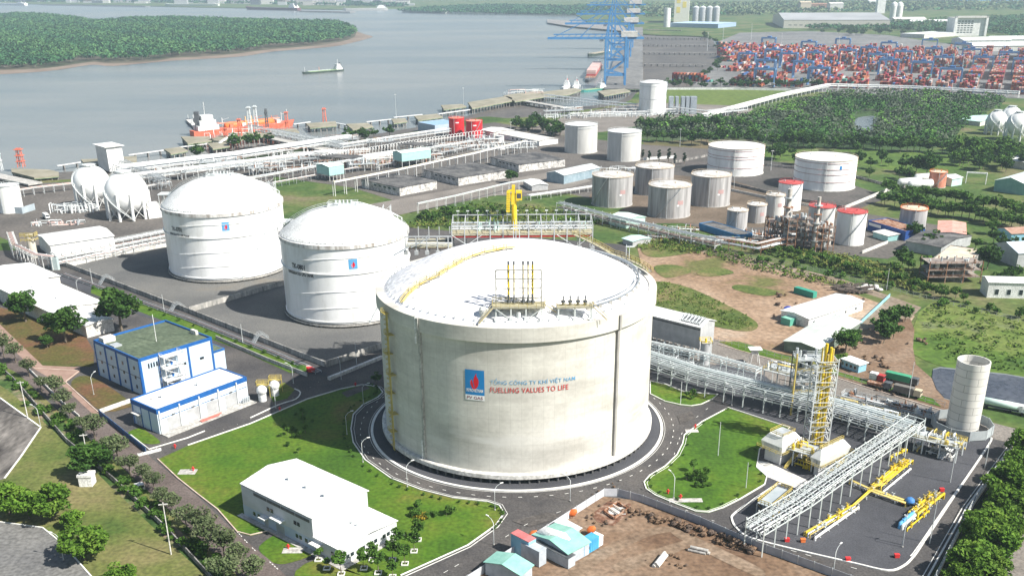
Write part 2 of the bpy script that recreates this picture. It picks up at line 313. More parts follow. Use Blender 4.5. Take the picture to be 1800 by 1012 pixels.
# tank ring road
TX,TY=1.42,284.0
mb=MB()
def ring(mb,r0,r1,z0,z1,n=160,a0=0,a1=2*pi): return mb.lathe(TX,TY,[(r0,z0),(r0,z1),(r1,z1),(r1,z0)],n,False,a0,a1)
struct('ring_gravel',MB().flat([(TX+45.3*math.cos(t*pi/80),TY+45.3*math.sin(t*pi/80)) for t in range(160)],nz_()),gravel,'gravel ring round the big tank')
kerbm=M('kerb_white',[(.60,.60,.57),(.74,.74,.70)],.5,.8)
KZ=Z[0]
mb=ring(MB(),45.2,46.0,-.05,KZ+.16); ring(mb,46.5,46.62,KZ-.02,KZ+.008)
struct('ring_kerb',mb,kerbm,'white kerb round the big tank')
def kerb(name,pts,w=.32,h=.14,mat=None,closed=False,off=0,label=None):
    """pts world xy"""
    mb=MB(); n=len(pts); L=[];R=[]
    for i in range(n):
        a=pts[(i-1)%n] if closed else pts[max(i-1,0)]; b=pts[(i+1)%n] if closed else pts[min(i+1,n-1)]
        d=Vector((b[0]-a[0],b[1]-a[1])); d.normalize(); q=Vector((-d.y,d.x)); p=Vector((pts[i][0],pts[i][1]))+q*off
        L.append(p+q*w/2); R.append(p-q*w/2)
    z0,z1=-.02,KZ+h; m=n if closed else n-1
    for i in range(m):
        j=(i+1)%n; l0,l1,r0,r1=L[i],L[j],R[i],R[j]
        mb.add([(r0.x,r0.y,z1),(r1.x,r1.y,z1),(l1.x,l1.y,z1),(l0.x,l0.y,z1),(r0.x,r0.y,z0),(r1.x,r1.y,z0),(l1.x,l1.y,z0),(l0.x,l0.y,z0)],[(0,1,2,3),(4,5,1,0),(7,3,2,6)])
    return struct(name,mb,mat or kerbm,label)
def kpx(pts,**k): return kerb('kerb',[G(*p) for p in pts],**k)
kc=M('kerb_pink',[(.45,.34,.28),(.60,.50,.42)],.3,.85)
kpx(L1[1:24],label='white kerb of the left lawn'); kpx(L1[24:32],mat=kc,label='stone kerb of the perimeter road')
kpx(L1[1:19],w=.12,h=.012,off=-.9,label='white edge line of the left lawn road')
kpx(L2,closed=True,label='kerb of the right lawn'); kpx(L2[6:],w=.12,h=.012,off=-.8,label='edge line beside the right lawn')
kpx(L3,closed=True,label='kerb of the small rear lawn')
kpx(cr([(1740,770),(1738,782),(1680,868),(1622,955),(1606,978),(1588,995),(1560,1003),(1500,990),(1400,967),(1320,946),(1296,930),(1287,915),(1292,902),(1345,865),(1372,850),(1400,850)],4,False),w=.5,label='white kerb round the gravel yard')
kpx(cr([(1737,786),(1676,870),(1614,960),(1600,978)],4,False),w=.25,h=.03,label='inner white line of the gravel yard')
kpx([(1785,775),(1700,890),(1622,1030)],w=.4,label='white kerb along the boundary fence')
kpx([(1778,775),(1693,890),(1612,1030)],w=.2,h=.02,label='white edge line along the boundary fence')
kpx([(1262,606),(1480,668),(1655,722)],mat=kc,label='pink kerb of the rear road')
kpx([(0,700),(72,752),(38,802),(8,842)],w=.5,label='low kerb of the concrete yard')
kpx([(0,918),(75,928),(110,956),(175,1030)],w=.35,label='striped kerb of the car park')
kpx([(60,648),(140,652),(115,672),(176,728)],mat=kc,label='pink kerb by the side road')
kpx(cr([(518,684),(528,690),(520,702),(490,712),(440,735)],3,False),label='kerb by the twin spheres')
kpx([(230,765),(262,790),(330,770),(360,758)],label='kerb before the low blue building')
# markings
mk=MB(); zk=KZ+.03
def dash(p,q,w=.14):
    p=Vector((p[0],p[1]));q=Vector((q[0],q[1]));d=(q-p).normalized();n=Vector((-d.y,d.x))*w/2
    mk.face([(p.x+n.x,p.y+n.y,zk),(p.x-n.x,p.y-n.y,zk),(q.x-n.x,q.y-n.y,zk),(q.x+n.x,q.y+n.y,zk)])
for k in range(72):
    a=k*2*pi/72; b=a+.022; dash((TX+49.2*math.cos(a),TY+49.2*math.sin(a)),(TX+49.2*math.cos(b),TY+49.2*math.sin(b)),.22)
def dashes(pts,step=3.6,ln=1.4,w=.16,smooth=True):
    P=[G(*p) for p in (cr(pts,6,False) if smooth else pts)]; acc=0
    for a,b in zip(P[:-1],P[1:]):
        L=(b-a).length; t=(-acc)%step
        while t+ln<L: dash(a+(b-a)*t/L,a+(b-a)*(t+ln)/L,w); t+=step
        acc+=L
dashes([(740,1030),(860,962),(930,920),(1000,895),(1070,872)]); dashes([(905,930),(890,905),(880,885)])
dashes([(1150,880),(1200,905),(1260,925),(1330,950),(1450,985),(1560,1015)]); dashes([(1120,855),(1150,875),(1180,895)]); dashes([(1185,800),(1200,760),(1235,725),(1260,710)])
dashes([(1205,897),(1250,915),(1290,920)],1.6,.8); dashes([(417,935),(440,960),(456,975)],1.2,.7,.22); dashes([(474,988),(500,1012),(515,1030)],1.2,.7,.22)
zone('pond',[(1640,650),(1700,652),(1800,664),(1860,692),(1800,718),(1740,710),(1660,698)],zk-.02,M('pond_water',[(.05,.055,.07),(.085,.09,.105)],.06,.25,fine=.5,spec=.5),3)
for pl in ([(1146,498),(1200,502),(1262,528),(1330,566),(1312,582),(1230,568),(1150,550)],[(1150,468),(1190,466),(1215,478),(1170,488)],[(1225,478),(1262,470),(1290,480),(1240,486)],[(1300,500),(1370,512),(1345,520),(1290,508)],[(1135,425),(1200,425),(1225,440),(1160,452),(1130,445)]): zone('weed_patch',pl,zk-.02,M('weeds',[(.055,.09,.016),(.10,.125,.03),(.17,.14,.06)],.05,.95,fine=.8),4)
for ki,pl in enumerate(([(1000,1000),(1060,962),(1130,930),(1180,925),(1190,932),(1140,942),(1075,975),(1020,1012)],[(1180,925),(1260,960),(1340,1000),(1330,1012),(1250,975),(1185,940)],[(1080,990),(1200,950),(1215,958),(1110,1002)])): zone('dirt_track',pl,zk-.028+.004*ki,M('rutted_soil',[(.15,.10,.066),(.20,.145,.10),(.245,.185,.135)],.05,.95,det=8,fine=.8),4)
for pl in ([(900,915),(960,900),(1000,905),(930,925)],[(1190,730),(1215,722),(1222,735),(1196,745)],[(1395,970),(1450,985),(1440,992),(1390,978)],[(600,690),(640,675),(650,682),(610,698)]): zone('road_patch',pl,zk-.025,M('patch_asphalt',[(.060,.055,.052),(.10,.09,.083)],.3,.9,fine=1.5))
dashes([(560,672),(470,725),(380,760)],5,.2)
struct('road_marking',mk,kerbm,'white dashed lane markings')
# ---------------------------------------------------------------- haze later
# ---------------------------------------------------------------- main tank
def tankconc():
    m=bpy.data.materials.new('tank_concrete'); m.use_nodes=True; n=m.node_tree.nodes; L=m.node_tree.links; b=n['Principled BSDF']; b.inputs['Roughness'].default_value=.85; b.inputs['Specular IOR Level'].default_value=.2
    tc=n.new('ShaderNodeTexCoord'); sp=n.new('ShaderNodeSeparateXYZ'); L.new(tc.outputs['Object'],sp.inputs[0])
    at=n.new('ShaderNodeMath'); at.operation='ARCTAN2'; L.new(sp.outputs[1],at.inputs[0]); L.new(sp.outputs[0],at.inputs[1])
    ml=n.new('ShaderNodeMath'); ml.operation='MULTIPLY'; ml.inputs[1].default_value=41.5; L.new(at.outputs[0],ml.inputs[0])
    cb=n.new('ShaderNodeCombineXYZ'); L.new(ml.outputs[0],cb.inputs[0]); L.new(sp.outputs[2],cb.inputs[1])
    def nse(sc,scale,det=6):
        mp=n.new('ShaderNodeMapping'); mp.inputs['Scale'].default_value=scale; L.new(cb.outputs[0],mp.inputs[0])
        x=n.new('ShaderNodeTexNoise'); x.inputs['Scale'].default_value=sc; x.inputs['Detail'].default_value=det; L.new(mp.outputs[0],x.inputs[0]); return x.outputs[0]
    def ramp(s,cs,ps):
        r=n.new('ShaderNodeValToRGB'); e=r.color_ramp.elements; e[0].position=ps[0]; e[0].color=cs[0]+(1,); e[1].position=ps[-1]; e[1].color=cs[-1]+(1,)
        for c,p in zip(cs[1:-1],ps[1:-1]): x=e.new(p); x.color=c+(1,)
        L.new(s,r.inputs[0]); return r.outputs[0]
    base=ramp(nse(.05,(1,2.2,1)),[(.47,.455,.415),(.575,.56,.515),(.66,.645,.60)],[.35,.5,.66])
    def mul(a,s,lo,hi,fm=.3,to=.7):
        r=n.new('ShaderNodeMapRange'); r.inputs[1].default_value=fm; r.inputs[2].default_value=to; r.inputs[3].default_value=lo; r.inputs[4].default_value=hi; L.new(s,r.inputs[0])
        x=n.new('ShaderNodeVectorMath'); x.operation='SCALE'; L.new(a,x.inputs[0]); L.new(r.outputs[0],x.inputs['Scale']); return x.outputs[0]
    c=mul(base,nse(.5,(1,.05,1)),.96,1.03)      # vertical streaks
    c=mul(c,nse(.16,(.12,1,1)),.84,1.13)         # pour lifts
    c=mul(c,nse(.9,(1,1,1)),.93,1.06)
    br=n.new('ShaderNodeTexBrick'); br.inputs['Scale'].default_value=1; br.inputs['Brick Width'].default_value=3.05; br.inputs['Row Height'].default_value=3.9; br.inputs['Mortar Size'].default_value=.05
    br.inputs['Color1'].default_value=(1,1,1,1); br.inputs['Color2'].default_value=(.95,.95,.95,1); br.inputs['Mortar'].default_value=(.83,.83,.83,1); br.offset=0; L.new(cb.outputs[0],br.inputs[0])
    mx=n.new('ShaderNodeVectorMath'); mx.operation='MULTIPLY'; L.new(c,mx.inputs[0]); L.new(br.outputs[0],mx.inputs[1])
    # pale limewash band that wanders round the wall
    wv=n.new('ShaderNodeMath'); wv.operation='MULTIPLY_ADD'; L.new(nse(.06,(1,0,1),3),wv.inputs[0]); wv.inputs[1].default_value=-14; L.new(sp.outputs[2],wv.inputs[2])
    bd=ramp(nse(.3,(.25,1.6,1)),[(0,0,0),(1,1,1)],[.42,.62]); 
    pk=n.new('ShaderNodeMapRange'); L.new(wv.outputs[0],pk.inputs[0]); pk.inputs[1].default_value=3; pk.inputs[2].default_value=6; pk.inputs[3].default_value=0; pk.inputs[4].default_value=1
    pk2=n.new('ShaderNodeMapRange'); L.new(wv.outputs[0],pk2.inputs[0]); pk2.inputs[1].default_value=6; pk2.inputs[2].default_value=9; pk2.inputs[3].default_value=1; pk2.inputs[4].default_value=0
    m1=n.new('ShaderNodeMath'); m1.operation='MULTIPLY'; L.new(pk.outputs[0],m1.inputs[0]); L.new(pk2.outputs[0],m1.inputs[1])
    m2=n.new('ShaderNodeMath'); m2.operation='MULTIPLY'; L.new(m1.outputs[0],m2.inputs[0]); L.new(bd,m2.inputs[1])
    mix=n.new('ShaderNodeMix'); mix.data_type='RGBA'; L.new(m2.outputs[0],mix.inputs[0]); L.new(mx.outputs[0],mix.inputs[6]); mix.inputs[7].default_value=(.62,.61,.58,1)
    L.new(mix.outputs[2],b.inputs[0]); return m
tcm=tankconc(); roofm=M('tank_roof_white',[(.68,.69,.71),(.79,.79,.81),(.84,.84,.86)],.12,.6,fine=.7)
T=thing('gas_storage_tank','huge domed concrete gas tank with blue flame logo and slogan on its wall','storage tank',(TX,TY,0))
MB().lathe(TX,TY,[(41,3),(41,41.6),(41.25,41.65),(41.25,41.9)],160).build('wall',tcm,T)
MB().lathe(TX,TY,[(41.2,41.9),(41.85,41.9),(41.85,45.95),(41.2,46.05),(39.6,46.05),(39.6,45.6)],160).build('ring_beam',tcm,T)
MB().lathe(TX,TY,[(41,3.3),(42.0,3.3),(42.3,3.05),(42.3,1.85),(38,1.85)],160).build('base_slab',M('slab',[(.50,.49,.46),(.62,.61,.58)],.2,.85,fine=1),T)
MB().lathe(TX,TY,[(38,0),(38,1.9)],64).build('base_shadow_wall',M('undertank_shade',(.04,.04,.045)),T)  # near-black wall paints the shade in the gap below the slab
ped=None
for k in range(96):
    a=2*pi*k/96+.01; x,y=TX+41.5*math.cos(a),TY+41.5*math.sin(a)
    if math.sin(a)>.55: continue
    MB().cyl(x,y,0,1.9,.36,8).build('pedestal',M('pedestal_shade',(.09,.09,.09)),T)  # pedestals coloured dark so the shadow under the tank reads as a band
Rs=(39.6**2+11.6**2)/(2*11.6); zc=57.2-Rs
prof=[]
for i in range(25):
    r=39.6*(1-i/24)+.01; prof.append((r,zc+math.sqrt(Rs*Rs-r*r)))
MB().lathe(TX,TY,prof,128).build('dome_roof',roofm,T)
def dz(x,y): 
    r2=(x-TX)**2+(y-TY)**2; return zc+math.sqrt(max(Rs*Rs-r2,1)) if r2<39.6**2 else 46.05
# rim bolts / lightning studs
for k in range(84):
    a=2*pi*k/84; mb=MB()
    if math.sin(a)>.75: continue
    for r in (38.3,): mb.box(TX+r*math.cos(a)-.16,TY+r*math.sin(a)-.16,46,TX+r*math.cos(a)+.16,TY+r*math.sin(a)+.16,dz(TX+r*math.cos(a),TY+r*math.sin(a))+.55)
    mb.build('rim_stud',steel,T)
# vertical ducts on wall
def onwall(px,ty):  # angle of wall point seen at px,py on radius 41.9
    best=None
    for k in range(900,1800*2):
        a=k*pi/1800*1.0
    return None
def ang(px):  # visible wall angle whose mid-height projects to px
    lo_,hi_=pi+.5,2*pi-.5
    for _ in range(40):
        m=(lo_+hi_)/2
        if PX((TX+41.5*math.cos(m),TY+41.5*math.sin(m),25))[0]<px: lo_=m
        else: hi_=m
    return lo_
for px,mt in ((1084,M('ductgrey',[(.26,.25,.24),(.34,.33,.31)],.3,.8)),(741,conc)):
    a=ang(px); x,y=TX+41.35*math.cos(a),TY+41.35*math.sin(a); t=Vector((-math.sin(a),math.cos(a),0)); o=Vector((math.cos(a),math.sin(a),0))
    mb=MB()
    for z0,z1,e in ((2.6,41.9,0),(41.9,45.9,.62)):
        p=Vector((x,y,0))+o*e; w_=t*.38; d=o*.32
        b=[p-w_-d,p+w_-d,p+w_+d,p-w_+d]; mb.hexa([v+Vector((0,0,z0)) for v in b],[v+Vector((0,0,z1)) for v in b])
    mb.build('wall_duct',mt,T)
a=ang(738)
for z0,z1,e in ((38.5,46.5,42.15),(2.6,9,41.5)): MB().tube([(TX+e*math.cos(a),TY+e*math.sin(a),z0),(TX+e*math.cos(a),TY+e*math.sin(a),z1)],.28,8).build('drain_pipe',white,T)
# yellow ladder on left
a=ang(690); mb=MB(); pl=MB(); x,y=TX+42.3*math.cos(a),TY+42.3*math.sin(a); t=Vector((-math.sin(a),math.cos(a),0)); o=Vector((math.cos(a),math.sin(a),0))
for e in (-.4,.4): mb.bar(Vector((x,y,1))+t*e,Vector((x,y,44))+t*e,.26)
for i in range(60): z=1.5+i*.71; mb.bar(Vector((x,y,z))-t*.4,Vector((x,y,z))+t*.4,.08)
for i in range(28):
    z=3+i*1.5
    for s0 in (-1,1): mb.bar(Vector((x,y,z))+t*.45*s0,Vector((x,y,z))+t*.45*s0+o*.8,.13)
    mb.bar(Vector((x,y,z))-t*.45+o*.8,Vector((x,y,z))+t*.45+o*.8,.13)
mb.build('ladder',yel,T)
for i in range(7):
    z=7+i*6.1; sx=1 if i%2 else -1; mb=MB(); c0=Vector((x,y,z))+t*.7*sx
    mb.hexa([c0-t*1.3-o*1.1,c0+t*1.3-o*1.1,c0+t*1.3+o*.9,c0-t*1.3+o*.9],[c0-t*1.3-o*1.1+Vector((0,0,.15)),c0+t*1.3-o*1.1+Vector((0,0,.15)),c0+t*1.3+o*.9+Vector((0,0,.15)),c0-t*1.3+o*.9+Vector((0,0,.15))])
    for u in (-1.3,0,1.3):
        mb.bar(c0+t*u+o*.9,c0+t*u+o*.9+Vector((0,0,1.2)),.08)
    for h in (.6,1.2): mb.bar(c0-t*1.3+o*.9+Vector((0,0,h)),c0+t*1.3+o*.9+Vector((0,0,h)),.09); mb.bar(c0-t*1.3+o*.9+Vector((0,0,h)),c0-t*1.3-o*.9+Vector((0,0,h)),.09)
    mb.bar(c0-t*1.3+o*.8+Vector((0,0,-1.3)),c0-t*1.3-o*.8,.09)
    mb.build('ladder_platform',yel,T)
# logo and lettering bent round the wall
R_W=41.06
def wpt(px,py):  # pixel -> (angle,z) on wall
    d=(FW*F+RR*(px-900)+UP*(CY-py)); ox,oy=-TX,-TY
    A=d.x**2+d.y**2; B=2*(ox*d.x+oy*d.y); Cc=ox*ox+oy*oy-R_W**2; t=(-B-math.sqrt(B*B-4*A*Cc))/(2*A)
    x,y,z=d.x*t-TX,d.y*t-TY,H+d.z*t; return math.atan2(y,x),z
def textmesh(body,size,font_bold=.0,space=1.):
    cu=bpy.data.curves.new('t','FONT'); cu.body=body; cu.size=size; cu.offset=font_bold; cu.resolution_u=3; cu.space_character=space
    o=bpy.data.objects.new('t',cu); C.objects.link(o); dg=bpy.context.evaluated_depsgraph_get(); dg.update()
    me=bpy.data.meshes.new_from_object(o.evaluated_get(dg)); vs=[tuple(v.co) for v in me.vertices]; fs=[tuple(p.vertices) for p in me.polygons]
    bpy.data.objects.remove(o); bpy.data.curves.remove(cu); bpy.data.meshes.remove(me); return vs,fs
def bent(name,vs,fs,a0,z0,mat,parent,cx,cy,R,lift=.03,sx=1.,sz=1.):
    mb=MB(); out=[]
    for x,y,_ in vs:
        a=a0+x*sx/R; out.append((cx+(R+lift)*math.cos(a),cy+(R+lift)*math.sin(a),z0+y*sz))
    mb.add(out,fs); return mb.build(name,mat,parent)
def fit(vs,w=None,h=None):
    x0=min(v[0] for v in vs);x1=max(v[0] for v in vs);y0=min(v[1] for v in vs);y1=max(v[1] for v in vs)
    k=w/(x1-x0); kk=(h/(y1-y0)) if h else k
    return [((v[0]-x0)*k,(v[1]-y0)*kk,0) for v in vs]
def panel(name,a0,z0,w_,h_,mat,parent,cx,cy,R,lift):
    vs=[];fs=[]
    for i in range(9): vs+=[(w_*i/8,0,0),(w_*i/8,h_,0)]
    for i in range(8): fs.append((2*i,2*i+2,2*i+3,2*i+1))
    return bent(name,vs,fs,a0,z0,mat,parent,cx,cy,R,lift)
logob=M('logo_blue',(.01,.20,.50),rough=.5); logor=M('logo_red',(.62,.008,.02),rough=.5); lwht=M('logo_white',(.80,.80,.80),rough=.5); logop=M('logo_pink',(.75,.25,.30),rough=.5); txtb=M('text_blue',(.13,.33,.54),rough=.6); txtr=M('text_red',(.50,.06,.055),rough=.6); txtd=M('text_dark',(.03,.03,.035),rough=.6)
def blobpoly(name,pts,w,h,a0,z0,mat,parent,cx,cy,R,lift):
    P=[Vector((p[0]*w,p[1]*h,0)) for p in pts]; fs=[tuple(t) for t in tessellate_polygon([P])]
    fs=[f if (P[f[1]]-P[f[0]]).cross(P[f[2]]-P[f[0]]).z>0 else (f[0],f[2],f[1]) for f in fs]
    return bent(name,[tuple(p) for p in P],fs,a0,z0,mat,parent,cx,cy,R,lift)
FL1=cr([(.45,.22),(.36,.30),(.30,.42),(.29,.52),(.35,.62),(.40,.50),(.44,.38)],4)
FL2=cr([(.46,.20),(.49,.36),(.44,.52),(.46,.66),(.52,.76),(.60,.88),(.60,.76),(.68,.66),(.71,.52),(.66,.36),(.56,.26)],4)
a0,zt=wpt(817,648); a1,zb=wpt(852,704)
wd=(a1-a0)*R_W; 
z_low=wpt(818,701)[1]; z_mid=wpt(818,692)[1]
panel('logo_panel',a0,z_mid,wd,zt-z_mid,logob,T,TX,TY,R_W,.02); panel('logo_foot_panel',a0,z_low,wd,z_mid-z_low,lwht,T,TX,TY,R_W,.02)
hh=zt-z_mid
blobpoly('logo_flame',[(.455+(p[0]-.455)*1.12,p[1]) for p in FL1],wd,hh,a0,z_mid,logop,T,TX,TY,R_W,.035)
blobpoly('logo_flame',FL1,wd,hh,a0,z_mid,logor,T,TX,TY,R_W,.045); blobpoly('logo_flame',FL2,wd,hh,a0,z_mid,logor,T,TX,TY,R_W,.05)
vs,fs=textmesh('PETROVIETNAM',1,.02); bent('logo_text',fit(vs,wd*.86,hh*.13),fs,a0+wd*.07/R_W,z_mid+hh*.12,lwht,T,TX,TY,R_W,.06)
vs,fs=textmesh('PV GAS',1,.01); bent('logo_text',fit(vs,wd*.82,(z_mid-z_low)*.55),fs,a0+wd*.09/R_W,z_low+(z_mid-z_low)*.22,M('text_maroon',(.22,.02,.05)),T,TX,TY,R_W,.06)
b0,zz0=wpt(862,675.5); b1,_=wpt(1011,669)
vs,fs=textmesh('TỔNG CÔNG TY KHÍ VIỆT NAM',1,.004,1.07); bent('wall_text',fit(vs,(b1-b0)*R_W,2.05),fs,b0,zz0-.15,txtb,T,TX,TY,R_W,.05)
b0,zz0=wpt(862,689); b1,_=wpt(999,685)
vs,fs=textmesh('FUELLING VALUES TO LIFE',1,.008,1.07); bent('wall_text',fit(vs,(b1-b0)*R_W,1.5),fs,b0,zz0,txtr,T,TX,TY,R_W,.05)
# roof walkway (yellow) from left rim to centre platform
def RF(px,py,dz_=0):  # pixel to dome surface
    d=(FW*F+RR*(px-900)+UP*(CY-py)); lo_,hi_=.05,.6
    prev=None
    for i in range(2000):
        t=.1+i*.0003; p=Vector((0,0,H))+d*t
        if p.z<=dz(p.x,p.y)+dz_ and (p.x-TX)**2+(p.y-TY)**2<41.8**2: return p
    return p
def rail(mb,pts,h=1.1,w=.1,step=2.2):
    P=[Vector(p) for p in pts]
    for a_,b_ in zip(P[:-1],P[1:]):
        for k in (h*.5,h): mb.bar(a_+Vector((0,0,k)),b_+Vector((0,0,k)),w)
        n_=max(1,int((b_-a_).length/step))
        for i in range(n_+1):
            q=a_+(b_-a_)*i/n_; mb.bar(q,q+Vector((0,0,h)),w)
W=[RF(706,532),RF(735,505),RF(770,488),RF(800,469),RF(828,454),RF(870,443),RF(905,438)]
path=[W[0],]
for a_,b_ in zip(W[:-1],W[1:]): path+= [a_+(b_-a_)*.5+Vector((0,0,.9)),b_+Vector((0,0,.7))]
mb=MB(); 
for a_,b_ in zip(path[:-1],path[1:]): mb.bar(a_,b_,1.3,.15)
s0=Vector((.45,-.5,0)); rail(mb,[p+s0 for p in path],1.1,.11); rail(mb,[p-s0 for p in path],1.1,.11)
mb.build('roof_walkway',M('walkway_yellow',[(.70,.55,.16),(.78,.68,.36)],.6,.5),T)
for i in (2,3,4,5,7,8,9,11): MB().box(path[i].x-.7,path[i].y-.7,dz(path[i].x,path[i].y)-.1,path[i].x+.7,path[i].y+.7,path[i].z).build('walkway_plinth',conc,T)
# front relief-valve platform
def deck_on_roof(name,x0,x1,y0,y1,zt,legs,mat):
    MB().box(x0,y0,zt-.3,x1,y1,zt).build(name+'_deck',mat,T)
    lg=[]
    for xx in legs:
        for yy in (y0+.3,y1-.3):
            m_=MB(); m_.bar((xx,yy,dz(xx,yy)-.2),(xx,yy,zt-.3),.35); m_.box(xx-.5,yy-.5,dz(xx,yy)-.3,xx+.5,yy+.5,dz(xx,yy)+.45); m_.build('platform_leg',lsteel,T)
    m_=MB(); rail(m_,[(x0,y0,zt),(x1,y0,zt),(x1,y1,zt),(x0,y1,zt),(x0,y0,zt)],1.1,.09); m_.build('platform_rail',yel,T)
p0=RF(872,568); p1=RF(952,568)
x0,x1=p0.x,p1.x; yf=p0.y+.5; zt=dz(x0,yf)+3.7
deck_on_roof('relief_platform',x0-1,x1+1,yf,yf+5.5,zt,[x0,x0+(x1-x0)*.33,x0+(x1-x0)*.66,x1],M('grating',[(.30,.28,.20),(.42,.40,.30)],.8,.7))
m_=MB(); m_.bar((x0,yf,zt-.4),(x0+(x1-x0)*.33,yf,zt-3.4),.18); m_.bar((x0+(x1-x0)*.66,yf,zt-3.4),(x1,yf,zt-.4),.18); m_.build('platform_brace',lsteel,T)
zf=zt+9.2; m_=MB(); ym=yf+3.5
for xx in (x0,x1): m_.bar((xx,ym,zt),(xx,ym,zf),.28); m_.bar((xx,ym-3,zt),(xx,ym-3,zt+4.5),.14)
for k in (1.6,4.2,6.8,9.2): m_.bar((x0,ym,zt+k),(x1,ym,zt+k),.22)
for xa,xb in ((x0,x0+3.6),(x1,x1-3.6)): m_.bar((xa,ym,zt+9),(xb,ym,zt+6.8),.1); m_.bar((xa,ym,zt+4.4),(xb,ym,zt+6.6),.1); m_.bar((xa,ym,zt+4),(xb,ym,zt+1.8),.1)
m_.bar(((x0+x1)*.5+1.7,ym,zt),((x0+x1)*.5+1.7,ym,zf+3.4),.16); m_.bar(((x0+x1)*.5+1.7,ym,zf+3.2),(x1,ym,zf+.1),.06)
m_.build('vent_frame',M('frame_olive',[(.20,.20,.17),(.28,.28,.24)]),T)
for i,u in enumerate((.28,.40,.60,.71,.81)):
    xx=x0+(x1-x0)*u; yy=ym+.5; m_=MB(); m_.tube([(xx,yy,zt),(xx,yy,zf+1.3)],.30 if i in (0,4) else .2,8); v_=m_.build('vent_pipe',byel if i in (0,4) else yel,T)
    m_=MB(); m_.cyl(xx,yy,zf+1.3,zf+2.2,.26,8); m_.build('vent_tip',dsteel,v_)
    m_=MB(); m_.cyl(xx,yy-1,zt,zt+1.2,.4,8); m_.cyl(xx,yy-1,zt+1.2,zt+2.6,.22,8); m_.box(xx-.6,yy-1.2,zt+.5,xx+.6,yy-.8,zt+.9); m_.build('relief_valve',dsteel,T)
MB().cyl(x0+(x1-x0)*.1,yf+2,dz(x0,yf+2),zt-1.6,.6,10).cyl(x0+(x1-x0)*.5,yf+1,dz(x0,yf+1),zt-1.4,.6,10).build('nozzle',lsteel,T)
m_=MB(); m_.tube([(x0-3.5,yf+2.5,dz(x0-3.5,yf+2)),(x0-3.5,yf+2.5,zt-1.5)],.9,10); m_.sph((x0-3.5,yf+2.5,zt-1.5),1.2,10); m_.tube([(x0-3,yf+2.5,zt-1.5),(x0-1,yf+2.5,zt-1.5)],.5,8); m_.build('roof_vessel',white,T)
q0=RF(982,565); q1=RF(1038,556); zq=zt-.6
deck_on_roof('valve_platform',q0.x-.5,q1.x+.5,q0.y+1,q0.y+4,zq,[q0.x,(q0.x+q1.x)/2,q1.x],MC['grating'])
for u in (.15,.36,.60,.82):
    xx=q0.x+(q1.x-q0.x)*u; m_=MB(); m_.cyl(xx,q0.y+3,zq,zq+1,.4,8); m_.cyl(xx,q0.y+3,zq+1,zq+2.6,.2,8); m_.box(xx-.6,q0.y+2.8,zq+.8,xx+.6,q0.y+3.2,zq+1.3); m_.build('relief_valve',dsteel,T)
m_=MB()
for e in (0,.8): m_.bar((q1.x+.5,q0.y+1+e,zq),(q1.x+4.0,q0.y-.2+e,46.6),.16); m_.bar((q1.x+.5,q0.y+1+e,zq+1),(q1.x+4.0,q0.y-.2+e,47.6),.1); m_.bar((x1+1,yf+2+e,zt),(q0.x-.5,q0.y+2+e,zq-1.8),.16); m_.bar((x1+1,yf+2+e,zt+1),(q0.x-.5,q0.y+2+e,zq-.8),.1)
m_.bar((x0-1,yf,zt),(x0-4.5,yf-2,46.7),.9,.15); m_.bar((x0-1,yf,zt+1),(x0-4.5,yf-2,47.7),.1); m_.build('roof_stairs',M('stairs_tan',[(.45,.38,.22),(.55,.48,.30)],.5,.6),T)
# ring pipe along right side of dome
P=[];
for i in range(36):
    a=rad(-58+i*3.3); x,y=TX+36.5*math.cos(a),TY+36.5*math.sin(a); P.append((x,y,dz(x,y)+.9))
m_=MB(); m_.tube(P,.24,6); m_.tube([(p[0]*.975+TX*.025,p[1]*.975+TY*.025,p[2]+.55) for p in P],.16,6)
m_.build('ring_pipe',M('ringpipe',[(.22,.25,.28),(.32,.35,.38)],.5,.5,.3),T)
for i in range(0,36,2):
    x,y,z=P[i]; MB().box(x-.45,y-.45,z-1.6,x+.45,y+.45,z-.3).build('pipe_support',conc,T)
# rear pump platform on the roof
zp=51.2; gr=MC['grating']; pst=M('platform_steel',[(.34,.36,.37),(.44,.46,.47)],.4,.5)
xs=[-46+ i for i in ()]
PL=thing('roof_pump_platform','long steel pump platform with tall posts along the far rim of the big concrete tank','platform',(TX,TY+39,46))
def back(px,z,y): # x coordinate such that P(x,y,z) has px
    lo_,hi_=-60,60
    for _ in range(40):
        m=(lo_+hi_)/2
        if PX((m,y,z))[0]<px: lo_=m
        else: hi_=m
    return lo_
xa,xb,xc=back(712,54,TY+36),back(794,54,TY+39),back(1042,54,TY+39)
yb=TY+38.5
MB().box(xb,yb,zp-.4,xc,yb+10,zp).build('deck',gr,PL); MB().box(xa,yb-4,zp-3.4,xb,yb+7,zp-3).build('deck',gr,PL)
for i in range(12):
    x=xb+(xc-xb)*i/11
    m_=MB()
    MB().bar((x,yb+9.6,44),(x,yb+9.6,55.6),.34).build('post',pst,PL); m_.bar((x,yb,max(dz(x,yb),46)-.3),(x,yb,54.2),.34)
    m_.prism([(x-.7,yb-.6),(x+.7,yb-.6),(x+.7,yb+.6),(x-.7,yb+.6)],dz(x,yb)-.6,dz(x,yb)+.8); m_.build('post',pst,PL)
for i in range(5):
    x=xa+(xb-xa)*i/4.3; m_=MB(); m_.bar((x,yb-4,dz(x,yb-4)-.3),(x,yb-4,51.6),.34); MB().bar((x,yb+6,44),(x,yb+6,52.5),.3).build('post',pst,PL); m_.prism([(x-.6,yb-4.6),(x+.6,yb-4.6),(x+.6,yb-3.4),(x-.6,yb-3.4)],dz(x,yb-4)-.5,dz(x,yb-4)+.8); m_.build('post',pst,PL)
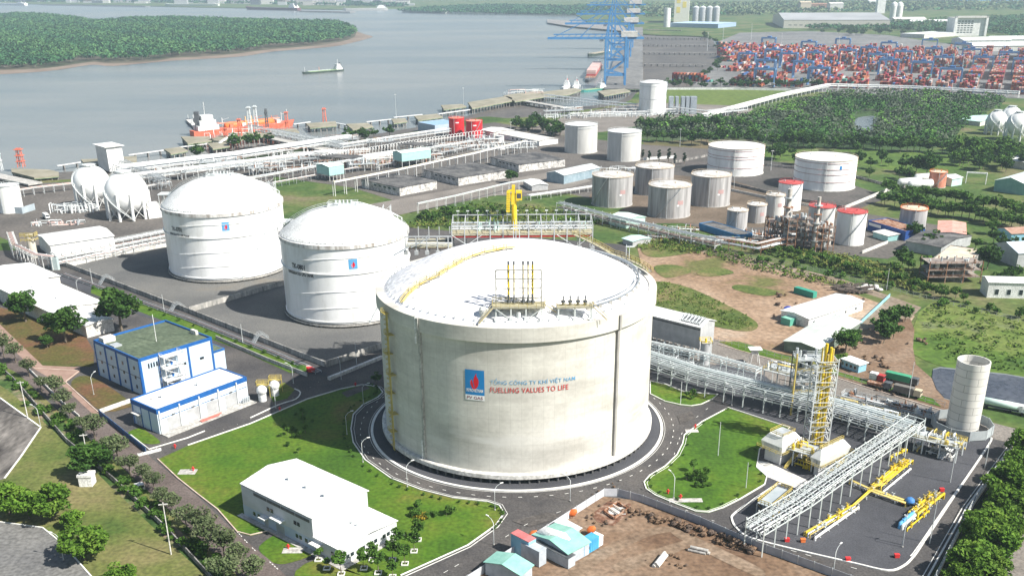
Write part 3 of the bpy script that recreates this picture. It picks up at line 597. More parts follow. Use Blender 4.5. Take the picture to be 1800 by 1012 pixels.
m_=MB(); m_.bar((xb,yb,54.2),(xc,yb,54.2),.4); m_.bar((xb,yb+9.6,55.6),(xc,yb+9.6,55.6),.3); m_.bar((xa,yb-4,51.6),(xb,yb-4,51.6),.35)
for i in range(12): x=xb+(xc-xb)*i/11; m_.bar((x,yb,54.2),(x,yb+9.6,55.6),.2)
m_.build('top_beam',pst,PL)
m_=MB(); 
for (u,v,dd) in ((xb,xb+6,1),(xb+10,xb+4,1),(xc-12,xc-6,1),(xc,xc-5,1)): m_.bar((u,yb-.2,zp-.2),(v,yb-.2,47),.16)
m_.build('brace',lsteel,PL)
for k,(yy,zz,mt,r) in enumerate(((yb+.5,zp-.9,red,.28),(yb+1.4,zp-.9,M('maroon_pipe',[(.25,.06,.06),(.35,.10,.09)],.4,.6),.35),(yb+2.6,zp-1.2,dsteel,.4),(yb+3.6,zp+1.,lsteel,.3),(yb+6,zp+1.2,lsteel,.35),(yb+8,zp+2,steel,.4))):
    MB().tube([(xb-.2,yy,zz),(xc+.2,yy,zz)],r,8).build('pipe',mt,PL)
for k in range(7): MB().tube([(xa,yb-3+k*1.2,zp-3.8+(k%3)*.5),(xb,yb-3+k*1.2,zp-3.8+(k%3)*.5)],.2+.06*(k%3),6).build('pipe',(rust,dsteel,lsteel,rust)[k%4],PL)
random.seed(3)
for i in range(46):
    x=random.uniform(xb+.5,xc-.5); y=yb+random.uniform(3.5,9.4); h=random.uniform(1.0,3.6); m_=MB()
    m_.cyl(x,y,zp,zp+h*.6,random.uniform(.25,.6),8); m_.cyl(x,y,zp+h*.6,zp+h,.16,6); m_.box(x-.7,y-.2,zp+h*.4,x+.7,y+.2,zp+h*.52); m_.build('valve',(dsteel,steel,teal,steel)[i%4],PL)
for i in range(14): x=xb+(xc-xb)*(i+.5)/14; m_=MB(); m_.bar((x,yb+9.8,zp),(x,yb+9.8,57),.12); m_.box(x-.5,yb+9.5,56.8,x+.5,yb+9.9,57.1); m_.build('lamp',lsteel,PL)
m_=MB(); rail(m_,[(xb,yb+.1,zp),(xc,yb+.1,zp)],1.1,.08); rail(m_,[(xb,yb+9.9,zp),(xc,yb+9.9,zp)],1.1,.08); m_.build('handrail',M('pale_yellow',[(.62,.52,.28),(.7,.6,.36)],.4,.5),PL)
m_=MB(); rail(m_,[(xa,yb-4,zp-3),(xb,yb-4,zp-3)],1.1,.08); m_.build('handrail',lsteel,PL)
m_=MB(); m_.bar((xa+1,yb-4.5,zp-3),(xa-3.5,yb-9,46.6),.9,.15); rail(m_,[(xa+1.5,yb-4.5,zp-3),(xa-3,yb-9,46.6)],1.1,.1); m_.bar((xa+2,yb-5,zp-3.),(xa+8,yb-5,zp+.2),.9,.15); rail(m_,[(xa+2,yb-5,zp-3.),(xa+8,yb-5,zp+.2)],1.1,.1); m_.build('stairs',steel,PL)
m_=MB(); cxm=back(908,50,yb-1)
for dx in (-1,1): m_.bar((cxm+dx,yb-2,dz(cxm,yb-2)),(cxm+dx,yb-2,56),.25)
m_.box(cxm-1.6,yb-3.4,dz(cxm,yb-2)-.3,cxm+1.6,yb-1,dz(cxm,yb-2)+1.2); rail(m_,[(cxm-1.6,yb-3.4,dz(cxm,yb-2)+1.2),(cxm+1.6,yb-3.4,dz(cxm,yb-2)+1.2)],1.1,.1); m_.build('stair_tower',steel,PL)
# stairs and pipes on right rear rim
m_=MB(); st=MB(); P=[]
for i in range(16):
    a=rad(62-i*3.6); x,y=TX+40.6*math.cos(a),TY+40.6*math.sin(a); P.append((x,y,46.3+max(0,(6-i))*.7+.9))
rail(m_,P,1.2,.12); rail(m_,[(p[0]+(p[0]-TX)*.04,p[1]+(p[1]-TY)*.04,p[2]) for p in P],1.2,.12)
for a_,b_ in zip(P[:-1],P[1:]): st.bar(Vector(a_)+Vector((.6,.4,0)),Vector(b_)+Vector((.6,.4,0)),1.4,.2)
m_.build('rim_walkway_rail',yel,T); st.build('rim_walkway',gr,T)
for i in range(4):
    Q=[(TX+(38.7-i*.5)*math.cos(rad(64-k*4)),TY+(38.7-i*.5)*math.sin(rad(64-k*4)),dz(TX+(38.7-i*.5)*math.cos(rad(64-k*4)),TY+(38.7-i*.5)*math.sin(rad(64-k*4)))+.8+.2*i) for k in range(15)]
    MB().tube(Q,.22,6).build('rim_pipe',(dsteel,steel,dsteel,lsteel)[i],T)
m_=MB(); x,y=TX+40.6*math.cos(rad(30)),TY+40.6*math.sin(rad(30)); m_.bar((x,y,46),(x,y,52),.2); m_.bar((x+1,y,46),(x+1,y,51.5),.2); m_.box(x-.2,y-.3,51.2,x+2.6,y+.3,51.5); m_.build('davit',lsteel,T)
# yellow crane
cx_=back(904,55,yb+6); K=thing('pedestal_crane','bright yellow pedestal crane folded upright on the far rim of the big concrete tank','crane',(cx_,yb+6,zp))
MB().cyl(cx_,yb+6,zp,61,1.0,12,.8).build('pedestal',byel,K)
m_=MB(); m_.box(cx_-1.2,yb+5,61,cx_+1.6,yb+7,63.5); m_.box(cx_+.6,yb+4.6,61.5,cx_+2.6,yb+7,64.5); m_.build('cab',byel,K)
MB().box(cx_+.9,yb+4.55,62.2,cx_+2.3,yb+4.59,63.8).build('cab_window',glass,K)
m_=MB(); m_.bar((cx_-.4,yb+5.4,60),(cx_-.2,yb+5.4,66.5),1.1,1.1); m_.bar((cx_-1.9,yb+5,64.6),(cx_-2.1,yb+5,57.6),1.2,1.0); m_.bar((cx_-.4,yb+5.2,65.),(cx_-2.2,yb+5.2,64.4),.7); m_.build('boom',byel,K)
m_=MB()
for k in range(8): m_.box(cx_-2.55,yb+4.42,58.4+k*.75,cx_-1.45,yb+4.5,58.6+k*.75)
m_.build('boom_ladder',M('dark_yellow',[(.4,.3,.03),(.5,.38,.05)]),K)
# ---------------------------------------------------------------- generic tanks
def cylpx(xl,xr,yb,yt,zf=.6):
    x0=xm=(xl+xr)/2; R=5.
    for _ in range(14):
        g=G(xm,yb)
        d=Vector((g.x,g.y)).normalized(); c=Vector((g.x,g.y))+d*R; dep=(Vector((c.x,c.y,8))-Vector((0,0,H))).dot(FW); R=(xr-xl)/2*dep/F; xm+=(x0-PX((c.x,c.y,HT(g,yt)*zf if zf else 0))[0])*.8
    return c.x,c.y,R,HT(g,yt)
def hring(mb,x,y,r,z,w=.12,n=40): mb.lathe(x,y,[(r,z-w/2),(r+w,z-w/2),(r+w,z+w/2),(r,z+w/2)],n,False)
def stair(mb,x,y,R,a0,a1,z0,z1,n=14):
    P=[(x+(R+.45)*math.cos(a0+(a1-a0)*i/n),y+(R+.45)*math.sin(a0+(a1-a0)*i/n),z0+(z1-z0)*i/n) for i in range(n+1)]
    for p,q in zip(P[:-1],P[1:]):
        mb.bar(p,q,.8,.12); mb.bar((p[0]*1,p[1],p[2]+1),(q[0],q[1],q[2]+1),.08); mb.bar(p,(p[0],p[1],p[2]+1),.06)
def tank(label,xl,xr,yb,yt,wall,roof,roofh=.06,bands=(),st=None,group=None,rimc=None,band_mat=None,rail_=True,mark=None):
    x,y,R,h=cylpx(xl,xr,yb,yt); t=thing('oil_tank',label,'storage tank',(x,y,0),0,group)
    n=48 if R>8 else 28
    MB().lathe(x,y,[(R,0),(R,h)],n).build('shell',wall,t); MB().lathe(x,y,[(R*1.03,0),(R*1.03,.35),(R,.35)],n).build('footing',conc,t)
    rh=R*roofh*2; MB().lathe(x,y,[(R*.99,h-.05),(R*.75,h+rh*.44),(R*.5,h+rh*.75),(R*.25,h+rh*.94),(.01,h+rh)],n).build('roof',roof,t)
    m=MB(); hring(m,x,y,R,h,.3); m.build('top_ring',rimc or steel,t)
    for b in bands: m=MB(); hring(m,x,y,R,h*b,.22); m.build('wind_girder',band_mat or steel,t)
    if st: m=MB(); stair(m,x,y,R,st[0],st[1],.5,h); m.build('spiral_stair',steel,t)
    if rail_:
        m=MB()
        for k in range(n//2):
            a,b=4*pi*k/n,4*pi*(k+1)/n; p=(x+R*math.cos(a),y+R*math.sin(a),h+1); q=(x+R*math.cos(b),y+R*math.sin(b),h+1)
            m.bar(p,q,.09); m.bar((p[0],p[1],h),p,.09)
        m.build('top_rail',rimc or lsteel,t)
    MB().cyl(x+R*.2,y-R*.3,h,h+rh*.8+.9,.35,8).build('vent',rimc or steel,t); MB().cyl(x-R*.5,y+R*.1,h,h+rh*.6+.8,.4,8).build('hatch',steel,t)
    m=MB(); a=rad(255); m.tube([(x+(R+.3)*math.cos(a),y+(R+.3)*math.sin(a),.3),(x+(R+.3)*math.cos(a),y+(R+.3)*math.sin(a),h+.3)],.18,6); m.build('riser_pipe',rust if rimc is rust else steel,t)
    if mark:
        for (da,z,w_,h_,mt) in mark: panel('marking',rad(da)+math.atan2(y,x)-pi/2,h*z,w_,h_,mt,t,x,y,R,.04)
    return t,x,y,R,h
stained=M('stained_grey_tank',[(.24,.20,.17),(.31,.295,.285),(.36,.355,.355),(.42,.415,.41)],.22,.65,stretch=(1,1,.08),pos=[.26,.36,.5,.7],fine=.6)
stroof=M('stained_tank_roof',[(.36,.33,.28),(.50,.49,.47),(.60,.60,.60)],.2,.7,fine=1)
redroof=M('red_tank_roof',[(.40,.06,.06),(.50,.10,.09)],.4,.6); greytank=M('pale_grey_tank',[(.46,.46,.44),(.60,.60,.58)],.2,.55,stretch=(1,1,.15))
tanroof=M('tan_tank_roof',[(.50,.40,.28),(.62,.52,.40)],.3,.7); redlogo=M('faded_red_mark',(.46,.30,.29)); lw_=lwht
mk2=[(-72+90+270-90,0,0,0,0)]
mkG=[(293,.45,3.6,2.4,redlogo),(291,.40,1.4,1.,lw_)]
tank('tall white tank on short legs beside the port field',1124,1171,203,147,whitetank,white,.08,(.9,.5),(rad(300),rad(350)))
tank('light grey tank behind the warehouses, left of the pair',993,1050,271,222,greytank,white,.05,(.9,))
tank('light grey tank behind the warehouses, right of the pair',1068,1127,285,234,greytank,white,.05,(.9,))
band_r=M('maroon_band',[(.28,.12,.12),(.36,.18,.17)])
tank('wide white bund tank with thin dark bands, left of the two',1245,1342,311,263,whitetank,white,.035,(.92,.72,.62,.3),None,'wide white tanks in the walled bund',tanroof,band_mat=band_r)
tank('wide white bund tank with small blue mark, right of the two',1398,1503,337,284,whitetank,white,.035,(.92,.72,.55,.3),None,'wide white tanks in the walled bund',tanroof,band_mat=band_r,mark=[(297,.72,1.5,2.4,logob)])
tank('stained grey tank nearest the blue roofed shed, left end of the four',1041,1112,366,313,stained,stroof,.06,(),(rad(200),rad(250)),None,tanroof,mark=mkG)
tank('stained grey tank standing behind the other grey tanks',1117,1184,345,297,stained,stroof,.06,(),None,None,tanroof)
tank('stained grey tank with diagonal stair, front of the four',1140,1214,385,331,stained,stroof,.06,(),(rad(225),rad(290)),None,tanroof,mark=mkG)
tank('stained grey tank right of the diagonal stair tank',1215,1284,365,312,stained,stroof,.06,(),None,None,tanroof,mark=mkG)
tank('small stained grey tank with stair beside the blue canopy',1278,1314,405,372,stained,stroof,.08,(),(rad(200),rad(270)),None,tanroof)
tank('small stained grey tank with faded red mark, middle of the row',1313,1347,393,362,stained,stroof,.08,(),None,None,tanroof,mark=[(293,.42,2.5,2,redlogo)])
tank('small pale grey tank left of the red topped tank',1346,1379,383,345,greytank,stroof,.08,(),None,None,tanroof,mark=[(288,.5,2.5,2,redlogo)])
tank('white tank with red roof behind the steel columns',1368,1409,372,324,whitetank,redroof,.05,(),(rad(230),rad(310)),None,redroof)
tank('white tank with red roof partly behind the rusty stack',1421,1466,417,366,greytank,redroof,.05,(),(rad(230),rad(310)),None,redroof)
tank('white tank with red roof and stair standing on grass',1471,1521,433,376,whitetank,redroof,.05,(),(rad(225),rad(310)),None,redroof)
tank('grey tank with rusty ladder behind the blue wall',1583,1628,405,370,stained,tanroof,.05,(),None,None,orange)
tank('faded orange fire water tank by the green roofed hall',1634,1663,331,304,M('faded_orange',[(.48,.16,.10),(.62,.26,.18)],.3,.7),tanroof,.05,(),(rad(225),rad(310)),None,orange)
redt=M('fire_red',[(.50,.01,.015),(.62,.02,.03)],.3,.45)
tank('bright red fire water tank, left of the two',789,816,241,209,redt,M('redtop',(.62,.20,.14)),.05,(),None,None,redt,mark=[(262,.75,3,1.,lw_)])
tank('bright red fire water tank, right of the two',819,848,246,214,redt,M('redtop2',(.66,.26,.20)),.05,(),(rad(250),rad(320)),None,redt,mark=[(262,.75,3,1.,lw_)])
tank('white water tank in a low blue fence at the left edge',-4,35,376,328,whitetank,white,.05,())
tank('small white round tank before the long white office',871,886,252,240,white,white,.05,(),rail_=False)
# ---------------------------------------------------------------- refrigerated tanks
def lpg(label,xl,xr,yb,yt,ydome,code,logo,gx):
    x,y,R,h=cylpx(xl,xr,yb,yt,.9)
    t=thing('domed_gas_tank',label,'storage tank',(x,y,0))
    MB().lathe(x,y,[(R,1.6),(R,h-1)],96).build('shell',whitetank,t); MB().lathe(x,y,[(R+.8,1.6),(R+.8,.8),(R-1,.8)],96).build('base_slab',conc,t)
    MB().lathe(x,y,[(R-3,0),(R-3,.9)],48).build('base_shade_core',MC['undertank_shade'],t)  # near-black core, shade under the slab put into its colour
    for k in range(64):
        a=2*pi*k/64
        if math.sin(a)<.35: MB().box(x+(R-.3)*math.cos(a)-.45,y+(R-.3)*math.sin(a)-.45,0,x+(R-.3)*math.cos(a)+.45,y+(R-.3)*math.sin(a)+.45,.85).build('pedestal',dconc,t)
    rh=R*.42
    # dome height from its silhouette
    for _ in range(30):
        best=min(PX((x,y+q*R,h+rh*(1-q*q)))[1] for q in (0,.2,.3,.4,.5,.6,.7))
        rh+= (best-ydome)*.12
    k=(R*R+rh*rh)/(2*rh); zc_=h+rh-k
    MB().lathe(x,y,[(max(R*(1-i/20),.01),zc_+math.sqrt(max(k*k-(R*(1-i/20))**2,0))) for i in range(21)],96).build('dome_roof',white,t)
    m=MB(); m.lathe(x,y,[(R,h-1.4),(R+.5,h-1.4),(R+.5,h+.1),(R,h+.1)],96,False); m.build('rim_girder',M('stained_rim',[(.30,.27,.24),(.55,.54,.52),(.72,.72,.70)],.5,.6,stretch=(1,1,.2),pos=[.35,.5,.62]),t)
    for b in (.66,): m=MB(); hring(m,x,y,R,h*b,.4,96); m.build('stiffener_ring',whitetank,t)
    m=MB(); hring(m,x,y,R,2.5,.3,96); m.build('stiffener_ring',whitetank,t)
    for z0,a_ in ((.85,.5),(.45,.0),(.25,.4)):
        m=MB(); P=[(x+(R+.2)*math.cos(rad(215+i*7)),y+(R+.2)*math.sin(rad(215+i*7)),h*(z0-.12+.12*math.sin(min(1,i/8)*pi/2))) for i in range(16)]; m.tube(P,.09,4); m.build('spray_pipe',whitetank,t)
    # roof stair & handrails
    P=[]
    for i in range(12):
        q=1-i/11*.95; a=rad(172+18*(1-q)); P.append(Vector((x+R*q*math.cos(a),y+R*q*math.sin(a),zc_+math.sqrt(k*k-(R*q)**2)+.5)))
    m=MB(); rail(m,P,1.2,.12); 
    for p,q in zip(P[:-1],P[1:]): m.bar(p,q,1.4,.15)
    m.build('dome_walkway',lsteel,t)
    m=MB(); Q=[(x+(R*.98)*math.cos(2*pi*i/48),y+(R*.98)*math.sin(2*pi*i/48),h+.3) for i in range(49)]; rail(m,Q,1.1,.09,3); m.build('rim_rail',lsteel,t)
    # stair tower and pipes on the right rear
    for a in (rad(gx),):
        bx,by=x+(R+2.2)*math.cos(a),y+(R+2.2)*math.sin(a); m=MB()
        for dx in (-1.6,1.6):
            for dy in (-1.6,1.6): m.bar((bx+dx,by+dy,0),(bx+dx,by+dy,h+5),.3)
        for z in range(3,int(h+5),3): m.bar((bx-1.6,by-1.6,z),(bx+1.6,by-1.6,z),.18); m.bar((bx-1.6,by+1.6,z),(bx+1.6,by+1.6,z),.18); m.bar((bx-1.6,by-1.6,z),(bx+1.6,by-1.6,z+3),.14); m.bar((bx+1.6,by-1.6,z),(bx+1.6,by+1.6,z),.18)
        m.build('stair_tower',lsteel,t)
    for i in range(7):
        a=rad(35+i*7); m=MB(); m.tube([(x+(R+.9)*math.cos(a),y+(R+.9)*math.sin(a),0),(x+(R+.9)*math.cos(a),y+(R+.9)*math.sin(a),h+1.5),(x+R*.8*math.cos(a),y+R*.8*math.sin(a),h+rh*.42+.8),(x+R*.35*math.cos(a),y+R*.35*math.sin(a),h+rh*.9+.6)],.28,6); m.build('riser_pipe',lsteel,t)
    m=MB(); a=rad(168); bx,by=x+(R+.2)*math.cos(a),y+(R+.2)*math.sin(a); m.box(bx-4,by-3.,h+2.6,bx+3.5,by+3,h+3.0)
    for dx in (-3.6,-1,3):
        for dy in (-2.7,2.7): m.bar((bx+dx,by+dy,h-4 if dx<0 else h+.2),(bx+dx,by+dy,h+2.7),.25)
    m.build('edge_platform',lsteel,t)
    m=MB(); mx_=x+2; 
    for i in range(5): m.cyl(x-3+i*1.6,y+2,h+rh-.3,h+rh+1.6,.35,8)
    rail(m,[(x-6,y-2,h+rh),(x+6,y-2,h+rh),(x+6,y+4,h+rh),(x-6,y+4,h+rh),(x-6,y-2,h+rh)],1.2,.1); m.box(x-6,y-2,h+rh-.4,x+6,y+4,h+rh); m.build('dome_top_platform',lsteel,t)
    m=MB(); a=rad(300); stair(m,x,y,R,rad(295),rad(325),1.,h*.66,20); m.build('wall_stair',lsteel,t)
    # logo
    def wp(px,py):
        d=(FW*F+RR*(px-900)+UP*(CY-py)); ox,oy=-x,-y
        A=d.x**2+d.y**2; B=2*(ox*d.x+oy*d.y); Cc=ox*ox+oy*oy-R*R; tt=(-B-math.sqrt(B*B-4*A*Cc))/(2*A)
        return math.atan2(d.y*tt-y,d.x*tt-x),H+d.z*tt
    (lx0,ly0,lx1,ly1)=logo; a0,z1=wp(lx0,ly0); a1,z0=wp(lx1,ly1); W_=(a1-a0)*R; H_=z1-z0
    panel('logo_panel',a0,z0,W_,H_,M('pale_logo_blue',(.10,.34,.60)),t,x,y,R,.05); panel('logo_foot_panel',a0,z0-H_*.22,W_,H_*.18,M('logo_strip',(.55,.66,.75)),t,x,y,R,.05)
    blobpoly('logo_flame',FL1,W_,H_,a0,z0-.1*H_,logop,t,x,y,R,.1); blobpoly('logo_flame',FL2,W_,H_,a0,z0-.1*H_,logor,t,x,y,R,.1)
    (tx0,ty0,tx1,ty1,u0,v0,u1,v1)=code[1]
    a0,z0=wp(tx0,ty0); a1,_=wp(tx1,ty1); vs,fs=textmesh(code[0],1,.03); bent('tank_number',fit(vs,(a1-a0)*R,2.1),fs,a0,z0,txtd,t,x,y,R,.1)
    a0,z0=wp(u0,v0); a1,_=wp(u1,v1); vs,fs=textmesh('REFRIGERATED LPG TANK',1,.03); bent('tank_text',fit(vs,(a1-a0)*R,1.5),fs,a0,z0,txtd,t,x,y,R,.1)
    return x,y,R,h
lpg('white domed gas tank with a rust streaked rim, left of the two white ones',291,493,497,376,306,('TK-0701',(303,405,320,409,300,413,334,419)),(389,391,404,405),52)
lpg('white domed gas tank next to the big concrete one, right of the two white ones',497,715,576,432,357,('TK-0801',(514,470,536,473,508,478,552,487)),(612,456,629,472),58)
# ---------------------------------------------------------------- spheres
def sphere(label,px,py,r_px,ybase,group):
    # ybase = pixel y of ground under centre
    g=G(px,ybase)
    for _ in range(3):
        zz=HT(g,py); g=G(px+(G(px,ybase)-G(px,ybase)).x+(px-PX((G(px,ybase).x,G(px,ybase).y,zz))[0]),ybase)
    dep=(Vector((g.x,g.y,12))-Vector((0,0,H))).dot(FW); R=r_px*dep/F
    lo_,hi_=0,60
    for _ in range(30):
        m=(lo_+hi_)/2
        if PX((g.x,g.y,m))[1]>py: lo_=m
        else: hi_=m
    zc_=lo_; t=thing('gas_sphere',label,'sphere tank',(g.x,g.y,0),0,group)
    MB().sph((g.x,g.y,zc_),R,32).build('sphere',whitetank,t)
    for k in range(10):
        a=2*pi*k/10+.2; a2=a+2*pi/10; r_=R*.98
        MB().tube([(g.x+r_*math.cos(a),g.y+r_*math.sin(a),0),(g.x+r_*math.cos(a),g.y+r_*math.sin(a),zc_+R*.1)],R*.075,8).build('leg',white,t)
        m=MB(); m.bar((g.x+r_*math.cos(a),g.y+r_*math.sin(a),.5),(g.x+r_*math.cos(a2),g.y+r_*math.sin(a2),zc_-R*.45),.22); m.bar((g.x+r_*math.cos(a2),g.y+r_*math.sin(a2),.5),(g.x+r_*math.cos(a),g.y+r_*math.sin(a),zc_-R*.45),.22); m.build('cross_brace',white,t)
    m=MB(); m.cyl(g.x,g.y,zc_+R-.2,zc_+R+.6,R*.35,12); Q=[(g.x+R*.4*math.cos(q*pi/6),g.y+R*.4*math.sin(q*pi/6),zc_+R*.93) for q in range(13)]; rail(m,Q,1.4,.1,2); m.build('top_platform',lsteel,t)
    m=MB(); P=[Vector((g.x+(R+.7)*math.cos(rad(300-i*4)),g.y+(R+.7)*math.sin(rad(300-i*4)),.5+i*(zc_+R)/26)) for i in range(26)]
    P=[Vector((g.x+(max(math.sqrt(max(R*R-(p.z-zc_)**2,0)),R*.4) if p.z>zc_ else R)*1.05*math.cos(rad(300-i*5)),g.y+(max(math.sqrt(max(R*R-(p.z-zc_)**2,0)),R*.4) if p.z>zc_ else R)*1.05*math.sin(rad(300-i*5)),p.z)) for i,p in enumerate(P)]
    rail(m,P,1.1,.08,3); [m.bar(p,q,.9,.12) for p,q in zip(P[:-1],P[1:])]; m.build('stair',lsteel,t)
    return t
sphere('white gas sphere on braced legs, left of the pair by the jetty tower',161,322,31,364,None)
sphere('white gas sphere on braced legs, nearest the domed tank',222,339,37,382,None)
for i,(px,py,r,yb_,lab) in enumerate(((1752,212,17,236,'white gas sphere at the right edge, left of its group'),(1777,206,18,231,'white gas sphere at the right edge, rear middle of its group'),(1790,218,20,246,'white gas sphere at the right edge, nearest in its group'))): sphere(lab,px,py,r,yb_,None)
for px,py,lab in ((462,704,'small white ball topped tank nearer the garage'),(484,695,'small white ball topped tank farther from the garage')):
    g=G(px,py); t=thing('round_top_tank',lab,'tank',(g.x,g.y,0)); MB().cyl(g.x,g.y,0,2.6,1.35,16).build('skirt',white,t); MB().sph((g.x,g.y,3.8),1.75,18).build('shell',white,t)
    m=MB(); rail(m,[(g.x-2,g.y+1,5.2),(g.x+2,g.y+1,5.2),(g.x+2,g.y+3,5.2),(g.x-2,g.y+3,5.2),(g.x-2,g.y+1,5.2)],1.2,.14,1.5); m.box(g.x-2,g.y+1,5.,g.x+2,g.y+3,5.15)
    for dx in (-1.9,1.9): m.bar((g.x+dx,g.y+2.9,0),(g.x+dx,g.y+2.9,5.1),.2)
    m.build('top_platform',yel,t)
# ---------------------------------------------------------------- buildings
def wallwin(mbw,mbp,fr,side,pos,z,w_,h_,d=.06): pass
class Fr:
    def __init__(s,c0,c1,c3,z=0):
        o=G(*c0,z); u=G(*c1,z)-o; v=G(*c3,z)-o; s.Lu=u.length; u.normalize(); q=Vector((-u.y,u.x,0)); 
        if q.dot(v)<0: q=-q
        s.Lv=v.dot(q); s.o=Vector((o.x,o.y,0)); s.u=u; s.v=q
    def __call__(s,a,b,z): 
        p=s.o+s.u*a+s.v*b; return Vector((p.x,p.y,z))
    def box(s,mb,a0,b0,z0,a1,b1,z1):
        mb.prism([tuple(s(a,b,0))[:2] for a,b in ((a0,b0),(a1,b0),(a1,b1),(a0,b1))],z0,z1); return mb
    def poly(s,mb,ab,z0,z1): mb.prism([tuple(s(a,b,0))[:2] for a,b in ab],z0,z1); return mb
    def rz(s): return math.atan2(s.u.y,s.u.x)
def slab(mb,pts,th):
    b=[Vector(p) for p in pts]; t=[p+Vector((0,0,th)) for p in b]
    n=(b[1]-b[0]).cross(b[2]-b[0]).z
    if n<0: b=b[::-1]; t=t[::-1]
    return mb.hexa(b,t)
def bld(name,label,cat,c0,c1,c3,h,roof='gable_u',rh=1.5,wm_=white,rm=white,zref=0,ov=.5,wins=(),doors=(),group=None,z0=0,trim=None,vents=0):
    f=Fr(c0,c1,c3,zref); t=thing(name,label,cat,f.o,f.rz(),group); L,W=f.Lu,f.Lv
    m=f.box(MB(),0,0,z0,L,W,h)
    if roof.startswith('gable'):
        if roof=='gable_u':
            for a in (0,L):
                e=.15 if a==0 else -.15; P=[f(a,0,h),f(a,W,h),f(a,W/2,h+rh)]; Q=[f(a+e,0,h),f(a+e,W,h),f(a+e,W/2,h+rh)]
                m.add(P+Q,[(0,1,2),(3,5,4),(0,2,5,3),(1,4,5,2)])
        else:
            for b in (0,W):
                e=.15 if b==0 else -.15; P=[f(0,b,h),f(L,b,h),f(L/2,b,h+rh)]; Q=[f(0,b+e,h),f(L,b+e,h),f(L/2,b+e,h+rh)]
                m.add(P+Q,[(0,1,2),(3,5,4),(0,2,5,3),(1,4,5,2)])
    m.build('wall',wm_,t)
    r=MB(); g=ov*rh/(W/2 if roof=='gable_u' else L/2) if roof.startswith('gable') else 0
    if roof=='gable_u':
        slab(r,[f(-ov,-ov,h-g),f(L+ov,-ov,h-g),f(L+ov,W/2,h+rh),f(-ov,W/2,h+rh)],.16); slab(r,[f(-ov,W/2,h+rh),f(L+ov,W/2,h+rh),f(L+ov,W+ov,h-g),f(-ov,W+ov,h-g)],.16)
    elif roof=='gable_v':
        slab(r,[f(-ov,-ov,h-g),f(-ov,W+ov,h-g),f(L/2,W+ov,h+rh),f(L/2,-ov,h+rh)],.16); slab(r,[f(L/2,-ov,h+rh),f(L/2,W+ov,h+rh),f(L+ov,W+ov,h-g),f(L+ov,-ov,h-g)],.16)
    elif roof=='flat':
        f.box(r,.3,.3,h,L-.3,W-.3,h+.05)
        p=MB()
        for a0,b0,a1,b1 in ((0,0,L,.3),(0,W-.3,L,W),(0,.3,.3,W-.3),(L-.3,.3,L,W-.3)): f.box(p,a0,b0,h,a1,b1,h+rh)
        p.build('parapet',trim or wm_,t)
    elif roof=='slab': f.box(r,-ov,-ov,h,L+ov,W+ov,h+.4)
    elif roof=='mono': slab(r,[f(-ov,-ov,h+.02),f(L+ov,-ov,h+.02),f(L+ov,W+ov,h+rh),f(-ov,W+ov,h+rh)],.15)
    ro=r.build('roof',rm,t)
    for i in range(vents):
        a=L*(i+.7)/(vents+.4); p=f(a,W*.42,0); zz=h+rh*.8 if roof.startswith('gable') else h
        MB().cyl(p.x,p.y,zz-.3,zz+.9,.35,8).cyl(p.x,p.y,zz+.9,zz+1.3,.55,8,.2).build('roof_vent',lsteel,ro)
    def opening(nm,side,pos,zz,w_,h_,mat,fr_=True):
        W2=.07
        def q(a0,a1,z0_,z1_,d0,d1):
            if side==0: return f.box(MB(),a0,-d1,z0_,a1,-d0,z1_)
            if side==1: return f.box(MB(),L+d0,a0,z0_,L+d1,a1,z1_)
            if side==2: return f.box(MB(),a0,W+d0,z0_,a1,W+d1,z1_)
            return f.box(MB(),-d1,a0,z0_,-d0,a1,z1_)
        o=q(pos,pos+w_,zz,zz+h_,-.02,.05).build(nm,mat,t)
        if fr_:
            m=MB()
            for (u0,u1,v0,v1) in ((-.1,w_+.1,-.12,0),(-.1,w_+.1,h_,h_+.1),(-.1,0,0,h_),(w_,w_+.1,0,h_)):
                x=q(pos+u0,pos+u1,zz+v0,zz+v1,.0,.1); m.add(x.v,x.f)
            m.build('frame',lsteel,o)
        return o
    for s_,p_,z_,w_,h_ in wins: opening('window',s_,p_,z_,w_,h_,glass,h_<3)
    for s_,p_,z_,w_,h_,mt in doors: opening('door',s_,p_,z_,w_,h_,mt)
    return f,t,h
# white workshop by the lawn: low bay and high bay are one building
f=Fr((603,995),(430,905),(707,945)); L,W=f.Lu,f.Lv; la=(G(554,969)-f.o).length
hh_=HT(G(430,905),852); hl=HT(G(603,995),968)
t=thing('workshop','white workshop with a high hall and a lower wing on the front lawn','workshop',f.o,f.rz())
wash=M('workshop_wall',[(.52,.54,.56),(.62,.64,.66)],.2,.6)
f.box(MB(),la,0,0,L,W,hh_).build('hall_wall',wash,t); f.box(MB(),0,0,0,la-.01,W,hl).build('wing_wall',wash,t)
f.box(MB(),la,-.04,0,L+.04,-.0,3.4).build('dado',M('pale_blue_dado',[(.42,.50,.62),(.5,.58,.68)]),t); f.box(MB(),L,0,0,L+.04,W,3.4).build('dado',MC['pale_blue_dado'],t)
r=MB(); zr=hh_+.25; rr_=1.7
slab(r,[f(la-.3,-.1,zr),f(L+.3,-.1,zr),f(L+.3,W/2,zr+rr_),f(la-.3,W/2,zr+rr_)],.2); slab(r,[f(la-.3,W/2,zr+rr_),f(L+.3,W/2,zr+rr_),f(L+.3,W+.5,zr-.1),f(la-.3,W+.5,zr-.1)],.2); R1=r.build('hall_roof',white,t)
